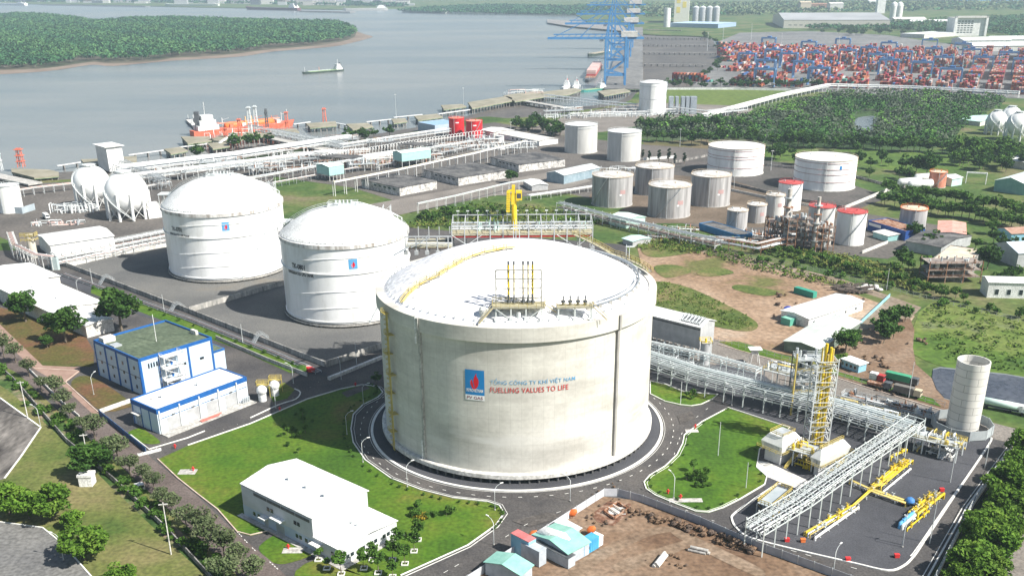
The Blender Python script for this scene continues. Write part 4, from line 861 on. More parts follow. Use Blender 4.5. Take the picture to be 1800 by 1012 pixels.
for a in (la,L-.15):
    P=[f(a,0,hh_),f(a,W,hh_),f(a,W/2,hh_+1.9)]; Q=[f(a+.15,0,hh_),f(a+.15,W,hh_),f(a+.15,W/2,hh_+1.9)]; MB().add(P+Q,[(0,1,2),(3,5,4),(0,2,5,3),(1,4,5,2)]).build('gable',wash,t)
r=MB(); slab(r,[f(-.4,-.3,hl),f(la,-.3,hl),f(la,W/2,hl+1),f(-.4,W/2,hl+1)],.15); slab(r,[f(-.4,W/2,hl+1),f(la,W/2,hl+1),f(la,W+.3,hl),f(-.4,W+.3,hl)],.15); R2=r.build('wing_roof',white,t)
for k in range(3): p=f(la+4+k*7,W*.42,0); MB().cyl(p.x,p.y,zr+1.2,zr+2.4,.35,8).cyl(p.x,p.y,zr+2.4,zr+2.8,.5,8,.2).build('roof_vent',lsteel,R1)
for k in range(2): p=f(4.5+k*1.8,W*.5,0); MB().cyl(p.x,p.y,hl+.9,hl+1.9,.3,8).build('roof_vent',lsteel,R2)
for k in range(4):
    a0=la+1+k*5.6; o=f.box(MB(),a0,-.12,hh_-1.15,a0+5.3,-.03,hh_-.35).build('louvre',dsteel,t)
def wpane(f,t,side,a,z,w_,h_,b=0):
    if side==0: o=f.box(MB(),a,-.09,z,a+w_,-.0,z+h_).build('window',glass,t); f.box(MB(),a-.1,-.16,z-.15,a+w_+.1,-.0,z).build('sill',white,o)
    else: o=f.box(MB(),-.09,a,z,.0,a+w_,z+h_).build('window',glass,t); f.box(MB(),-.16,a-.1,z-.15,0,a+w_+.1,z).build('sill',white,o)
for a in (la+5,la+6.3,la+15.5,la+17): wpane(f,t,0,a,5.2,1,1.1)
for a in (la+.8,la+2.4,la+4.6,la+6.,1.5,3.,la+L*.55,la+L*.6): 
    if a<L-1.2: wpane(f,t,0,a,1.6,1,1.1)
for a in (1.2,2.6,5.,6.2,9,10.3,13.2,14.6): wpane(f,t,1,a,1.5,1,1.)
for a,w_ in ((la+11.5,3.2),(la-2.6,2.2),(la+18,1.6)):
    o=f.box(MB(),a,-.1,0,a+w_,0,2.7).build('door',grey,t); f.box(MB(),a-.5,-1.7,3.0 if w_<3 else 4.6,a+w_+.5,0,3.25 if w_<3 else 4.9).build('canopy',white,o)
f.box(MB(),-1,-1.6,.0,L+1,0,KZ+.1).build('plinth',conc,t); f.box(MB(),-1.6,-1.6,.0,-.0,W+1.2,KZ+.12).build('plinth',conc,t)
# blue framed control building
bw=M('pale_blue_cladding',[(.46,.56,.66),(.54,.64,.72)],.3,.5); groof=M('green_roof',[(.075,.10,.065),(.115,.145,.095)],.12,.8,fine=.8)
HB=13.5; f=Fr((243,631),(164,597),(377,594),HB); L,W=f.Lu,f.Lv
t=thing('control_building','tall blue and white building with a flat green roof and outside stair','building',f.o,f.rz())
f.box(MB(),0,0,0,L,W,HB-1).build('wall',bw,t); f.box(MB(),.35,.35,HB-1,L-.35,W-.35,HB-.6).build('roof',groof,t)
for q in ((0,0,L,.35),(0,W-.35,L,W),(0,.35,.35,W-.35),(L-.35,.35,L,W-.35)): f.box(MB(),q[0]-.06,q[1]-.06,HB-1.1,q[2]+.06,q[3]+.06,HB).build('parapet',blue,t)
for a in [L*i/4 for i in range(5)]: f.box(MB(),max(0,a-.4)-(.1 if a==0 else 0),-.22,0,min(L,a+.4),.0,HB-1.1).build('pilaster',blue,t)
for b in (0.,W*.245,W*.40,W*.64,W-.8): f.box(MB(),-.22,b,0,.0,b+.7,HB-1.1).build('pilaster',blue,t)
m=MB(); f.box(m,0,-.06,6.3,L,-.0,6.5); m.build('wall_line',dsteel,t)
for i in range(4):
    for z in (2,5.4,8.8): wpane(f,t,0,L*(i+.45)/4,z,.9,1.2)
for b in (3,4,5,6): wpane(f,t,1,b,9.2,.55,1.7)
for b in (W*.55,W*.8): wpane(f,t,1,b,6.5,1.6,.9)
# outside stair
m=MB(); b0,b1=W*.26,W*.42
for z in (0.,4.3,8.6):
    f.box(m,-3.4,b0,z+3.6,-.1,b1+2.5,z+3.8)
    m.bar(f(-1,b0,z),f(-1,b1+2,z+3.7),.9,.2); m.bar(f(-2.6,b1+2,z-.0 if z else 0),f(-2.6,b0,z+3.7),.9,.2)
    for b in (b0,b1+2.5): rail(m,[f(-3.4,b,z+3.8),f(-.1,b,z+3.8)],1.1,.09)
    rail(m,[f(-3.4,b0,z+3.8),f(-3.4,b1+2.5,z+3.8)],1.1,.09)
for b in (b0,b1+2.4):
    for a in (-3.3,-.3): m.bar(f(a,b,0),f(a,b,13),.28)
m.build('outside_stair',white,t)
f.box(MB(),L*.82,1,HB-.6,L*.93,5.5,HB+1.2).build('air_unit',lconc,t); f.box(MB(),L*.6,1.2,HB-.6,L*.72,4.2,HB-.1).build('air_unit',steel,t)
f.box(MB(),L*.25,W-1.6,HB-.6,L*.36,W-.5,HB+.9).build('air_unit',lconc,t)
p=f(L*.42,W*.5,HB-.6); MB().tube([p,p+Vector((0,0,10))],.12,6).build('antenna_mast',white,t)
m=MB(); f.box(m,.0,W,0,L*.62,W+4.5,7.4); m.build('annex_wall',bw,t); f.box(MB(),-.15,W+.05,7.4,L*.62+.1,W+4.6,8.0).build('annex_roof',blue,t); f.box(MB(),.3,W+.1,8.0,L*.6,W+4.2,8.05).build('annex_deck',groof,t)
# low blue and white workshop
f=Fr((274.6,720),(229,700.6),(444,666),8.4); L,W=f.Lu,f.Lv; HL=8.4
t=thing('garage','low white building with a blue fascia and four grey roller doors','garage',f.o,f.rz())
f.box(MB(),0,0,0,L,W,HL-1.2).build('wall',M('white_blue_cladding',[(.58,.66,.74),(.66,.73,.80)],.3,.5),t); f.box(MB(),.3,.3,HL-1.2,L-.3,W-.3,HL-.25).build('roof',white,t)
for q in ((0,0,L,.3),(0,W-.3,L,W),(0,.3,.3,W-.3),(L-.3,.3,L,W-.3)): f.box(MB(),q[0]-.12,q[1]-.12,HL-1.5,q[2]+.12,q[3]+.12,HL).build('fascia',blue,t)
for i in range(5): b=W*(.01+i*.2135); f.box(MB(),-.45,b,0,.0,b+.45,HL-.6).build('post',lsteel,t)
for i in range(4):
    b=W*(.01+i*.2135)+2.8; f.box(MB(),-.1,b,0,.0,b+5.2,4.6).build('roller_door',grey,t); f.box(MB(),-.35,b+1.8,5.0,0,b+2.9,5.3).build('wall_lamp',dsteel,t)
m=MB(); f.box(m,-.07,.2,4.85,-.0,W-.2,5.05); m.build('wall_line',M('navy_line',(.03,.10,.25)),t)
for a in (L*.3,L*.62,L*.95): f.box(MB(),a,-.15,0,a+.3,0,HL-1.5).build('pilaster',blue,t)
o=f.box(MB(),L*.66,-.1,0,L*.86,0,4.2).build('side_door',lconc,t); f.box(MB(),L*.62,-1.5,4.4,L*.9,0,4.6).build('canopy',lconc,o)
for k,(a,b) in enumerate(((L*.5,W*.2),(L*.45,W*.58))): p=f(a,b,0); MB().box(p.x-1,p.y-1,HL-.25,p.x+1,p.y+1,HL).cyl(p.x,p.y,HL,HL+1.2,.4,8).build('roof_vent',lsteel,t)
m=MB(); f.box(m,L*.6,W*.12,HL-.25,L*.72,W*.24,HL-.1); f.box(m,L*.8,W*.3,HL-.25,L*.84,W*.7,HL-.1); m.build('roof_duct',lconc,t)
m=f.box(MB(),-4.2,0,0,-.5,W,KZ+.1); m.build('apron',conc,t)
for i in range(4): 
    p=f(-1.6,W*.93+i*.8-1,0); o=MB().cyl(p.x,p.y,KZ+.1,KZ+1.9,.28,8).build('gas_cylinder',steel); tag(o,'grey gas cylinder at the right end of the garage wall','gas cylinder','gas cylinders by the garage')
o=MB().tube([f(-2.6,W*.38,.7),f(-2.6,W*.62,.7)],.25,8).tube([f(-3.4,W*.38,.6),f(-3.4,W*.58,.6)],.18,8).build('fire_pipe',M('fire_pipe',[(.45,.12,.10),(.58,.22,.18)])); tag(o,'red fire water pipes lying before the roller doors','pipe')
# left white sheds
bld('shed','large white roofed shed above the dark trees at the left','shed',(96,552),(-4,505),(110,501),6.5,'gable_u',1.4,lconc,white,6.5,vents=2)
bld('shed','long white roofed shed joined below the large white shed','shed',(150,573),(60,530),(163,545),5.,'gable_u',.8,lconc,white,5.)
bld('shed','white roofed shed cut by the left edge','shed',(10,505),(-40,480),(70,470),6.,'gable_u',1.2,lconc,white,6.)
bld('compressor_house','white compressor house with grey end wall beside the pipe rack','building',(88,431),(66,413),(194,411),7,'gable_v',1.4,white,white,7.,vents=0)
bld('pump_house','small white house between the sphere and the domed tank','building',(262,385),(248,372),(292,382),5,'flat',.3,white,lconc,0)
# big white process hall behind right of main tank
HALL=bld('process_hall','long white hall with a dark truss end behind the big concrete tank','hall',(1232,575),(1110,545),(1268,566),13.,'gable_u',1.6,grey,white,13.,z0=4.5,wins=())
# port side offices etc
W6=[(0,4+i*5.5,1.4,2,1.6) for i in range(8)]
bld('office','long white office with a row of small windows by the red tanks','office',(948,257),(876,243),(956,248),4,'gable_u',1.6,white,lconc,0,wins=[(0,5+i*6.,1.3,2.2,1.6) for i in range(6)])
bld('office','white shed right behind the red tanks','shed',(868,243),(846,238),(880,234),5,'gable_u',1.2,lconc,white,0)
bld('substation','blue grey electrical building left of the red tanks','building',(765,235),(735,229),(788,225),7,'flat',.3,M('bluegrey_wall',[(.34,.42,.50),(.42,.50,.58)]),M('blue_roof',[(.20,.35,.50),(.3,.42,.55)]),0)
bld('shed','blue walled shed with a pale metal roof','shed',(991,324),(961,319),(1043,308),6,'gable_v',1.8,M('bluegrey2',[(.20,.28,.33),(.30,.38,.43)]),M('metal_roof',[(.52,.56,.56),(.62,.66,.65)],.3,.4),0)
bld('shed','small white roofed hut beside the dark tree','shed',(935,336),(920,327),(956,330),3.5,'gable_u',1,grey,white,0)
bld('shed','small teal hut with a white roof by the pipe track','shed',(1100,402),(1070,394),(1106,388),4.5,'gable_u',1.2,teal,M('mintroof',[(.5,.66,.6),(.6,.74,.7)]),0)
bld('hut','low mint roofed hut behind the big tank','shed',(1112,434),(1094,428),(1130,424),2.8,'gable_u',.7,grey,teal,0)
bld('site_office','white site office with a row of small windows on the waste ground','office',(1420,577),(1372,562),(1478,535),4.,'gable_v',.8,white,white,0,wins=[(3,3+i*7,1.4,1,1) for i in range(5)],doors=[(0,4,0,1.2,2.2,grey)])
bld('long_shed','long pale roofed open shed behind the yellow flare tower','shed',(1438,622),(1378,608),(1505,572),4,'gable_v',1,M('greenwall',[(.10,.14,.12),(.2,.24,.2)]),M('paleroof',[(.48,.52,.48),(.6,.64,.60)],.2,.6),2.)
bld('cabin','small green cabin beside the white site office','cabin',(1388,574),(1372,569),(1396,566),2.8,'flat',.1,M('greencabin',[(.08,.32,.24),(.12,.4,.3)]),M('greencabin2',(.22,.45,.36)),0)
bld('cabin','blue site cabin with a white roof on a low slab','cabin',(1508,656),(1479,645),(1512,648),3.,'slab',.2,lblue,white,0,wins=[(0,1+i*1.8,1.1,1.,1.1) for i in range(5)])
bld('shed','open tan roofed equipment shed in front of the long blue roof','shed',(1690,497),(1627,487),(1708,462),7.,'flat',.4,dconc,M('tanroof2',[(.50,.42,.32),(.62,.54,.44)],.2,.8),0)
bld('building','white arched building with a pale roof near the right edge','building',(1734,523),(1722,512),(1790,480),7,'gable_v',1.,white,white,0,wins=[(3,3+i*5,1.5,1.6,2.4) for i in range(5)])
bld('hall','long hall with a pale blue metal roof at the right edge','hall',(1786,470),(1742,452),(1860,420),7,'gable_v',3,grey,M('palebluer',[(.48,.56,.66),(.6,.68,.76)],.3,.35),0)
bld('hall','teal hall with a large white roof and small sign at the right edge','hall',(1800,344),(1746,336),(1840,312),7,'gable_v',3,M('tealwall',[(.14,.30,.28),(.2,.38,.35)]),M('palemint',[(.6,.7,.68),(.7,.78,.76)]),0)
bld('hall','white roofed hall at the right edge beyond the teal hall','hall',(1810,300),(1762,292),(1850,280),5,'gable_u',2,lconc,white,0)
bld('house','white building with a salmon flat roof among trees','building',(1694,432),(1646,428),(1710,412),6,'gable_v',.6,white,M('salmon_roof',[(.50,.24,.19),(.62,.36,.3)],.3,.8),0)
bld('house','dark grey roofed house half hidden by trees','house',(1652,452),(1590,440),(1668,424),5,'gable_u',1.6,grey,dgrey,0)
bld('house','brown tiled house with a blue gable end at the right','house',(1776,424),(1750,414),(1796,410),4,'gable_v',1.6,lblue,M('brown_tile',[(.30,.17,.12),(.40,.26,.2)],.5,.8),0)
bld('workshop','long blue wall building with a white sign in front of the grey tank','building',(1590,424),(1524,404),(1606,414),5,'flat',.4,M('royal_blue',[(.015,.06,.24),(.02,.08,.30)]),rust,0,doors=[(0,18,3.,9,1.4,lw_)])
bld('kiosk','small teal lean-to against the blue wall','shed',(1560,425),(1534,417),(1566,418),3,'mono',.4,M('tealkiosk',[(.2,.42,.42),(.3,.5,.5)]),lconc,0)
bld('canopy','mint roofed hut near the white gas spheres','shed',(1722,222),(1686,218),(1733,210),4,'gable_u',1.5,lconc,teal,0)
bld('hall','white walled building behind the orange tank','building',(1690,325),(1672,328),(1712,312),5,'gable_u',1.2,teal,white,0)
bld('warehouse','blue roofed lean-to beside the small stained tanks','shed',(1298,425),(1228,403),(1306,416),3.2,'flat',.3,M('lean_blue',[(.03,.17,.38),(.05,.22,.46)]),dgrey,0)
# warehouses with dark roofs
wh=M('grimy_white_wall',[(.12,.12,.13),(.40,.39,.37),(.62,.61,.60)],.25,.8,pos=[.3,.45,.62],fine=1)
for lab,c0,c1,c3 in (('low warehouse with a black flat roof, nearest the white domed tank',(703,345),(636,330),(771,333)),('low warehouse with a black flat roof, middle of three',(806,327),(745,312),(879,309)),('low warehouse with a black flat roof, farthest of three',(912,303),(862,289),(978,289))):
    bld('warehouse',lab,'warehouse',c0,c1,c3,5.2,'slab',.3,wh,dgrey,0,ov=.2,wins=[(0,4+i*5,3.2,3,1.2) for i in range(5)],group=None)
# mint loading canopies on legs
def canopy(label,c0,c1,c3,zt_,hh2,mat,rm):
    f=Fr(c0,c1,c3,zt_); t=thing('loading_canopy',label,'canopy',f.o,f.rz()); L,W=f.Lu,f.Lv
    f.box(MB(),0,0,zt_-hh2,L,W,zt_).build('hood',mat,t)
    r=MB(); slab(r,[f(-.3,-.3,zt_),f(L+.3,-.3,zt_),f(L+.3,W/2,zt_+1.),f(-.3,W/2,zt_+1.)],.15); slab(r,[f(-.3,W/2,zt_+1.),f(L+.3,W/2,zt_+1.),f(L+.3,W+.3,zt_),f(-.3,W+.3,zt_)],.15); r.build('roof',rm,t)
    for i in range(5):
        for b in (.3,W-.3): m=MB(); m.bar(f(.3+(L-.6)*i/4,b,0),f(.3+(L-.6)*i/4,b,zt_-hh2),.35); m.build('leg',white,t)
canopy('mint green loading canopy on white legs, longer of two',(706,270),(757,263),(695,266),11,6,M('mint_wall',[(.30,.52,.49),(.36,.58,.55)]),M('mint_roof',[(.6,.78,.74),(.68,.84,.8)]))
canopy('mint green loading canopy on white legs, shorter of two',(578,294),(604,290),(563,288),10,6,MC['mint_wall'],MC['mint_roof'])
# white jetty tower
bld('jetty_tower','white windowless tower block behind the gas spheres','tower',(193,302),(174,296),(219,298),17.5,'slab',.2,white,white,0,ov=1.5)
# far port buildings
bld('silo_hall','very long beige port warehouse with a grey roof','warehouse',(1377,50),(1563,50),(1374,40),20,'gable_u',12,M('beige_wall',[(.50,.48,.42),(.60,.57,.50)]),M('grey_big_roof',[(.28,.29,.30),(.36,.37,.38)],.01,.7),0,wins=[(0,12+i*14,7,8,1.6) for i in range(16)])
f,t,h_=bld('office_block','white port office block with a framed grid of windows','office building',(1675,64),(1730,63.6),(1674.6,62),38,'slab',.3,white,lconc,0,ov=.3)
for r_ in range(6):
    for c_ in range(5): f.box(MB(),7+c_*7.2,-.25,7+r_*4.6,12+c_*7.2,-.02,9+r_*4.6).build('window',glass,t)
for q in ((-2,-5,0,3.,0,42),(f.Lu-3,-5,0,f.Lu+2,0,42)): f.box(MB(),*q).build('frame_pier',white,t)
f.box(MB(),-2,-5,38,f.Lu+2,0,42).build('frame_top',lconc,t)
bld('warehouse','low white roofed port warehouse below the long beige one','warehouse',(1582,66),(1624,68),(1584,60),8,'slab',.3,lconc,white,0)
f,t,h_=bld('silo_building','tall white and yellow grain tower','tower',(1184,41),(1210,41),(1186,38),80,'flat',2,M('cream_wall',[(.66,.66,.56),(.74,.74,.66)]),white,0)
for i,(a,z0_) in enumerate(((.15,28),(.15,54),(.55,42))): f.box(MB(),f.Lu*a,-.3,z0_,f.Lu*(a+.25),-.02,z0_+16).build('yellow_panel',M('ypanel',(.75,.62,.15)),t)
for i in range(4):
    g=G(1222+i*12,44); o=thing('grain_silo','grey steel grain silo beside the white tower, silo row','silo',(g.x,g.y,0),0,'grey grain silos by the white tower'); MB().cyl(g.x,g.y,0,46,9,20).build('shell',grey,o); MB().cyl(g.x,g.y,46,50,9,20,1).build('cap',lsteel,o)
for i,(x_,s_) in enumerate(((1569,7.5),(1579,7.5))):
    g=G(x_,34); o=thing('grain_silo','white round silo with a domed cap behind the port','silo',(g.x,g.y,0),0,'white silos behind the port'); MB().cyl(g.x,g.y,0,38,10,20).build('shell',white,o); MB().lathe(g.x,g.y,[(10,38),(8,45),(3,49),(.1,50)],20).build('cap',white,o)
g=G(1548,24); o=MB().box(g.x-14,g.y,0,g.x+14,g.y+20,52).build('lift_tower',white); tag(o,'plain white tower left of the white silos','tower')
bld('warehouse','blue roofed port shed along the back of the basin','shed',(1178,48),(1262,50),(1176,44),10,'slab',.3,M('bluewall',[(.25,.35,.5),(.32,.42,.56)]),M('blueroof3',[(.35,.47,.6),(.42,.54,.66)]),0)
g=G(1172,48); o=MB().cyl(g.x,g.y,0,48,9,20).build('grain_silo',white); tag(o,'slim white silo left of the blue roofed port shed','silo')
# hillside far sheds
random.seed(11)
for i,(px,py,w_,d_,h_,mt) in enumerate(((1745,6,260,60,14,lblue),(1668,5,120,50,12,teal),(1440,18,60,40,20,rust),(1416,20,40,40,30,M('tanfar',(.5,.42,.32))),(1470,20,50,40,26,lconc),(1600,40,90,40,9,lconc),(1640,44,120,30,8,white),(1735,80,90,60,9,white),(1770,90,120,50,9,lconc),(1790,78,90,60,9,white),(1540,10,60,40,16,lconc))):
    g=G(px,py); f=(PX((g.x+1,g.y,0))[0]-px); t=thing('warehouse',('pale warehouse on the far plain','wide pale blue shed on the far plain','curved white roofed port shed beyond the containers')[0 if 2<=i<7 or i==10 else (1 if i<2 else 2)],'warehouse',(g.x,g.y,0),0,('far plain sheds','far plain long sheds','white port sheds')[0 if 2<=i<7 or i==10 else (1 if i<2 else 2)])
    MB().box(g.x-w_/2,g.y,0,g.x+w_/2,g.y+d_,h_).build('wall',mt,t)
    r=MB(); r.add([(g.x-w_/2-1,g.y-1,h_),(g.x+w_/2+1,g.y-1,h_),(g.x+w_/2+1,g.y+d_+1,h_),(g.x-w_/2-1,g.y+d_+1,h_),(g.x-w_/2-1,g.y+d_/2,h_+5),(g.x+w_/2+1,g.y+d_/2,h_+5)],[(0,1,5,4),(2,3,4,5),(0,4,3),(1,2,5),(3,2,1,0)]); r.build('roof',white if i>6 else mt,t)
# ---------------------------------------------------------------- vegetation
import numpy as np
def fol(name,cols,sc=.25,rnd=.18,fine=2.): return M(name,cols,sc,.75,fine=fine,rnd=rnd,spec=.15,trans=.18)
f_dark=fol('foliage_dark',[(.022,.062,.011),(.045,.105,.018),(.075,.155,.026)])
f_mid=fol('foliage_green',[(.036,.09,.014),(.068,.145,.022),(.12,.20,.04)])
f_bright=fol('foliage_bright',[(.05,.12,.012),(.10,.19,.022),(.17,.27,.04)])
f_olive=fol('foliage_olive',[(.06,.09,.035),(.11,.145,.065),(.18,.20,.11)])
f_cyp=fol('foliage_cypress',[(.012,.035,.012),(.025,.06,.02)])
bark=M('bark',[(.10,.08,.06),(.20,.17,.13)],1.5,.9)
def rawmesh(name,V,FN,mat,parent=None,loc=None):
    """V (n*4,3) quads"""
    me=bpy.data.meshes.new(name); n=len(V)//4; me.vertices.add(len(V)); me.vertices.foreach_set('co',np.asarray(V,dtype=np.float32).ravel())
    me.loops.add(n*4); me.loops.foreach_set('vertex_index',np.arange(n*4,dtype=np.int32)); me.polygons.add(n); me.polygons.foreach_set('loop_start',np.arange(0,n*4,4,dtype=np.int32))
    if FN is not None: me.polygons.foreach_set('material_index',FN.astype(np.int32))
    me.update(calc_edges=True); me.validate()
    for m in (mat if isinstance(mat,list) else [mat]): me.materials.append(m)
    o=bpy.data.objects.new(name,me); C.objects.link(o)
    if loc: o.location=loc
    if parent is not None: o.parent=parent; KIDS.setdefault(parent.name,[]).append(o)
    return o
RNG=np.random.default_rng(5)
def quads(P,s,up=.6,el=1.6):
    """leaf quads centred at P, size s"""
    n=len(P); N=RNG.normal(size=(n,3)); N[:,2]=np.abs(N[:,2])+up; N/=np.linalg.norm(N,axis=1)[:,None]
    A=np.cross(N,RNG.normal(size=(n,3))); A/=np.linalg.norm(A,axis=1)[:,None]; B=np.cross(N,A)
    s=(np.ones(n)*s*RNG.uniform(.6,1.3,n))[:,None]; A=A*s*el/2; B=B*s/2
    V=np.stack([P-A*.9-B*.5,P+A*.2-B,P+A+B*.2,P-A*.1+B],1); return V.reshape(-1,3)
def crown(h,rx,rz,clumps,per,leaf,flat=1.,cr_=.33,layer=0):
    out=[]
    cs=[]
    for i in range(clumps):
        v=RNG.normal(size=3); v/=np.linalg.norm(v); 
        r=RNG.uniform(.45,.92); c=np.array([v[0]*rx*r,v[1]*rx*r,h+v[2]*rz*r*(1 if v[2]>0 else .75)]); cs.append(c)
        q=RNG.normal(size=(per,3)); q/=np.linalg.norm(q,axis=1)[:,None]; q*=RNG.uniform(.55,1.,(per,1))**.5
        rr=rx*cr_*RNG.uniform(.7,1.25); P=c+q*np.array([rr,rr,rr*.62*flat]); out.append(P)
    return np.concatenate(out),cs
def tree(name,label,h,rx,rz,clumps,per,leaf,mat,cat='tree',trunk=True,tr=.22,el=1.6,cr_=.33):
    t=thing(name,label,cat,(0,0,0))
    P,cs=crown(h,rx,rz,clumps,per,leaf,cr_=cr_)
    if trunk:
        m=MB(); m.tube([(0,0,-.1),(.1,0,h*.35),(.05,.1,h*.7),(0,0,h+rz*.3)],[tr*1.3,tr,tr*.7,tr*.25],7)
        for c in cs[:9]: m.tube([(.05,.05,h*.55),tuple(c*np.array([.5,.5,1])+np.array([0,0,-rz*.15])),tuple(c)],[tr*.5,tr*.3,tr*.1],5,False)
        m.build('trunk',bark,t)
    rawmesh('crown',quads(P,leaf,el=el),None,mat,t); return Proto(t)
pA=[tree('broadleaf_tree','',6.2,5.2,3.4,34,75,.62,f_dark,tr=.3) for _ in range(2)]
pB=[tree('feathery_tree','',5.6,3.3,2.1,26,40,.42,f_olive,tr=.16,cr_=.36) for _ in range(3)]
pC=[tree('bright_tree','',4.8,4.8,3.0,34,80,.6,f_bright,tr=.22) for _ in range(3)]
pD=[tree('shrub','',.9,1.0,.8,9,30,.32,f_mid,'shrub',trunk=False,cr_=.5) for _ in range(2)]
pE=Proto(tree('cypress_tree','',4.5,1.0,4.2,22,26,.5,f_cyp,cr_=.6).o)
pF=[tree('young_tree','',2.4,1.1,.9,12,26,.34,f_mid,tr=.07,cr_=.45) for _ in range(2)]
pG=[tree('roadside_tree','',5.4,3.6,2.8,18,34,.85,f_mid,tr=.2,cr_=.4) for _ in range(3)]
pH=[tree('dark_tree','',5.4,3.8,3.0,18,34,.9,f_dark,tr=.2,cr_=.4) for _ in range(2)]
random.seed(21)
def put(pr,px,py,sc,label,group=None,cat=None,jit=0):
    p=random.choice(pr) if isinstance(pr,list) else pr
    g=G(px,py,0); s=sc*random.uniform(.76,1.2)
    o=p.put((g.x+random.uniform(-jit,jit),g.y+random.uniform(-jit,jit),KZ if py>560 else .1),random.uniform(0,6.28),label,group,(s,s,s*random.uniform(.9,1.1))); return o
for px,py,sc,lab in ((46,566,1.35,'big dark leafy tree at the left below the white sheds'),(116,602,1.4,'big dark leafy tree between the white sheds and the control building'),(214,582,1.4,'big dark leafy tree behind the flat green roof'),(84,612,.55,'small dark tree at the edge of the brown lawn'),(160,838,1.15,'dark tree beside the tall pole and white hut')): put(pA,px,py,sc,lab)
for px,py,sc in ((18,905,1.0),(52,912,1.05),(95,914,1.05),(130,930,.55),(150,985,1.05),(215,1035,.9)): put(pC,px,py,sc,'bright green tree on the dry lawn near the car park','bright trees on the dry lawn')
row=[(8,628),(28,640),(50,662),(72,690),(95,705),(112,722),(128,742),(150,760),(168,776),(188,800),(212,815),(228,838),(250,852),(268,868),(292,892),(310,905),(333,932),(356,950),(372,968),(398,990),(420,1005),(445,1030),(400,1035)]
for px,py in row: put(pB,px,py,.98,'thin grey green tree in the row along the left perimeter road','trees along the left perimeter road',jit=.8)
for i in range(75):
    t=i/75; px=-5+430*t+random.uniform(-12,14); py=642+405*t+random.uniform(-6,12)
    put(pD,px,py,random.uniform(.9,1.7),'low hedge shrub under the thin trees by the left road','hedge shrubs by the left perimeter road',jit=.5)
belt=[]
for i in range(11): t_=i/10; belt.append((1792-104*t_+random.uniform(-5,5),806+235*t_))
for i in range(9): t_=i/8; belt.append((1812-88*t_+random.uniform(-5,5),838+200*t_))
for px,py in belt: put(pC,px,py,.98,'bright bushy tree in the belt between the fence and the outer road','trees in the right tree belt',jit=.5)
for px,py,sc in ((1548,588,.9),(1560,580,1.1),(1575,572,1.1),(1590,566,1.0),(1570,596,.9),(1553,604,.8)): put(pH,px,py,sc,'dark slender tree in the clump on the red soil','clump of trees on the red soil')
put(pA,1486,622,.95,'large dark tree beside the long pale roofed shed'); put(pA,1500,600,.6,'small dark tree behind the large dark tree by the pale shed'); put(pC,1478,640,.6,'light green bush under the dark tree by the pale shed')
put(pA,898,322,.95,'single dark flat topped tree beside the pipe trestle')
for i in range(26): # double row right
    t=i/25; put(pG if i%2 else pH,1548+250*t,362+40*t+random.uniform(-3,3),1.1,'tree in the double row beyond the grey tank','double row of trees beyond the grey tank',jit=2)
for i in range(22):
    t=i/21; put(pG,1560+245*t,342+42*t+random.uniform(-4,4),1.05,'tree in the double row beyond the grey tank','double row of trees beyond the grey tank',jit=3)
for i in range(52):
    t=i/51; put(pH if i%3 else pG,1128+672*t,249+26*t+random.uniform(-3,3),1.35,'tree in the long dark row in front of the mangrove','long tree row in front of the mangrove',jit=3)
for i in range(18):
    t=i/17; put(pH,1125+190*t,232-2*t+random.uniform(-3,3),1.25,'dark tree on the near side of the tall white tank yard','trees before the tall white tank yard',jit=3)
for i in range(26):
    px=random.uniform(903,985); py=222+(px-903)*.22+random.uniform(-8,8); put(pH if i%4 else pE,px,py,1.25,'dark tree in the grove behind the long white office','grove behind the long white office',jit=3)
for px,py,sc in ((1361,282,1.3),(1372,280,1.2),(1390,274,1.),(1400,290,1.),(1425,268,.8),(1513,290,1.1),(1532,298,1.2),(1548,288,1.),(1563,293,.9),(1590,304,1.2),(1612,306,1.5),(1628,310,1.6),(1640,298,1.3),(1582,315,1.2),(1596,320,1.1),(1505,270,.9),(1528,312,.8)): put(pH,px,py,sc,'dark bush tree on the green meadow behind the wide white tanks','bush trees on the meadow',jit=1)
for i in range(34):
    px=random.uniform(1665,1810); py=random.uniform(262,300)+(px-1665)*.05; put(pH if i%2 else pG,px,py,1.3,'tree in the wood around the right edge halls','wood by the right edge halls',jit=3)
for px,py,sc,k in ((1583,470,1.1,0),(1570,482,.9,1),(1597,476,.8,1),(1608,420,1.1,0),(1640,436,1.0,0),(1648,470,.8,1),(1628,476,.8,1),(1690,430,.9,1),(1722,465,1.1,0),(1738,412,1.0,1),(1745,430,1.1,0),(1758,438,1.,0),(1772,450,.9,0),(1700,466,1,1),(1732,472,1.2,0),(1685,462,.9,1),(1800,455,1.1,0),(1716,440,.9,1),(1745,500,.9,0),(1755,512,.9,0),(1765,505,.9,0),(1775,496,.9,0),(1785,490,.9,0),(1735,512,.8,0),(1740,398,.9,1),(1770,395,1.,1),(1620,440,.8,0)): put(pG if k else pH,px,py,sc,'tree among the houses at the right','trees among the houses',jit=1)
for i in range(26):
    t=i/25; put(pG,1345+350*t+random.uniform(-5,5),442+92*t+random.uniform(-5,4),.62,'small tree along the wire fence of the old depot','small trees along the depot fence',jit=1)
for i in range(30):
    t=i/29; put(pD,1150+650*t+random.uniform(-5,5),415+150*t+random.uniform(-6,10),random.uniform(1.2,2.4),'wild bush on the verge beside the dirt track','bushes beside the dirt track',jit=3)
for px,py in ((349,280),(412,262),(436,258),(452,256),(614,250),(636,246),(658,243),(684,241),(472,252),(640,249)): put(pH,px,py,1.25,'round dark mangrove bush at the water edge','mangrove bushes at the water edge',jit=1)
for i in range(6): put(pE,1128+15*i+random.uniform(-2,2),281+i*1.5,1.2,'narrow cypress in front of the brown field','cypress row before the brown field')
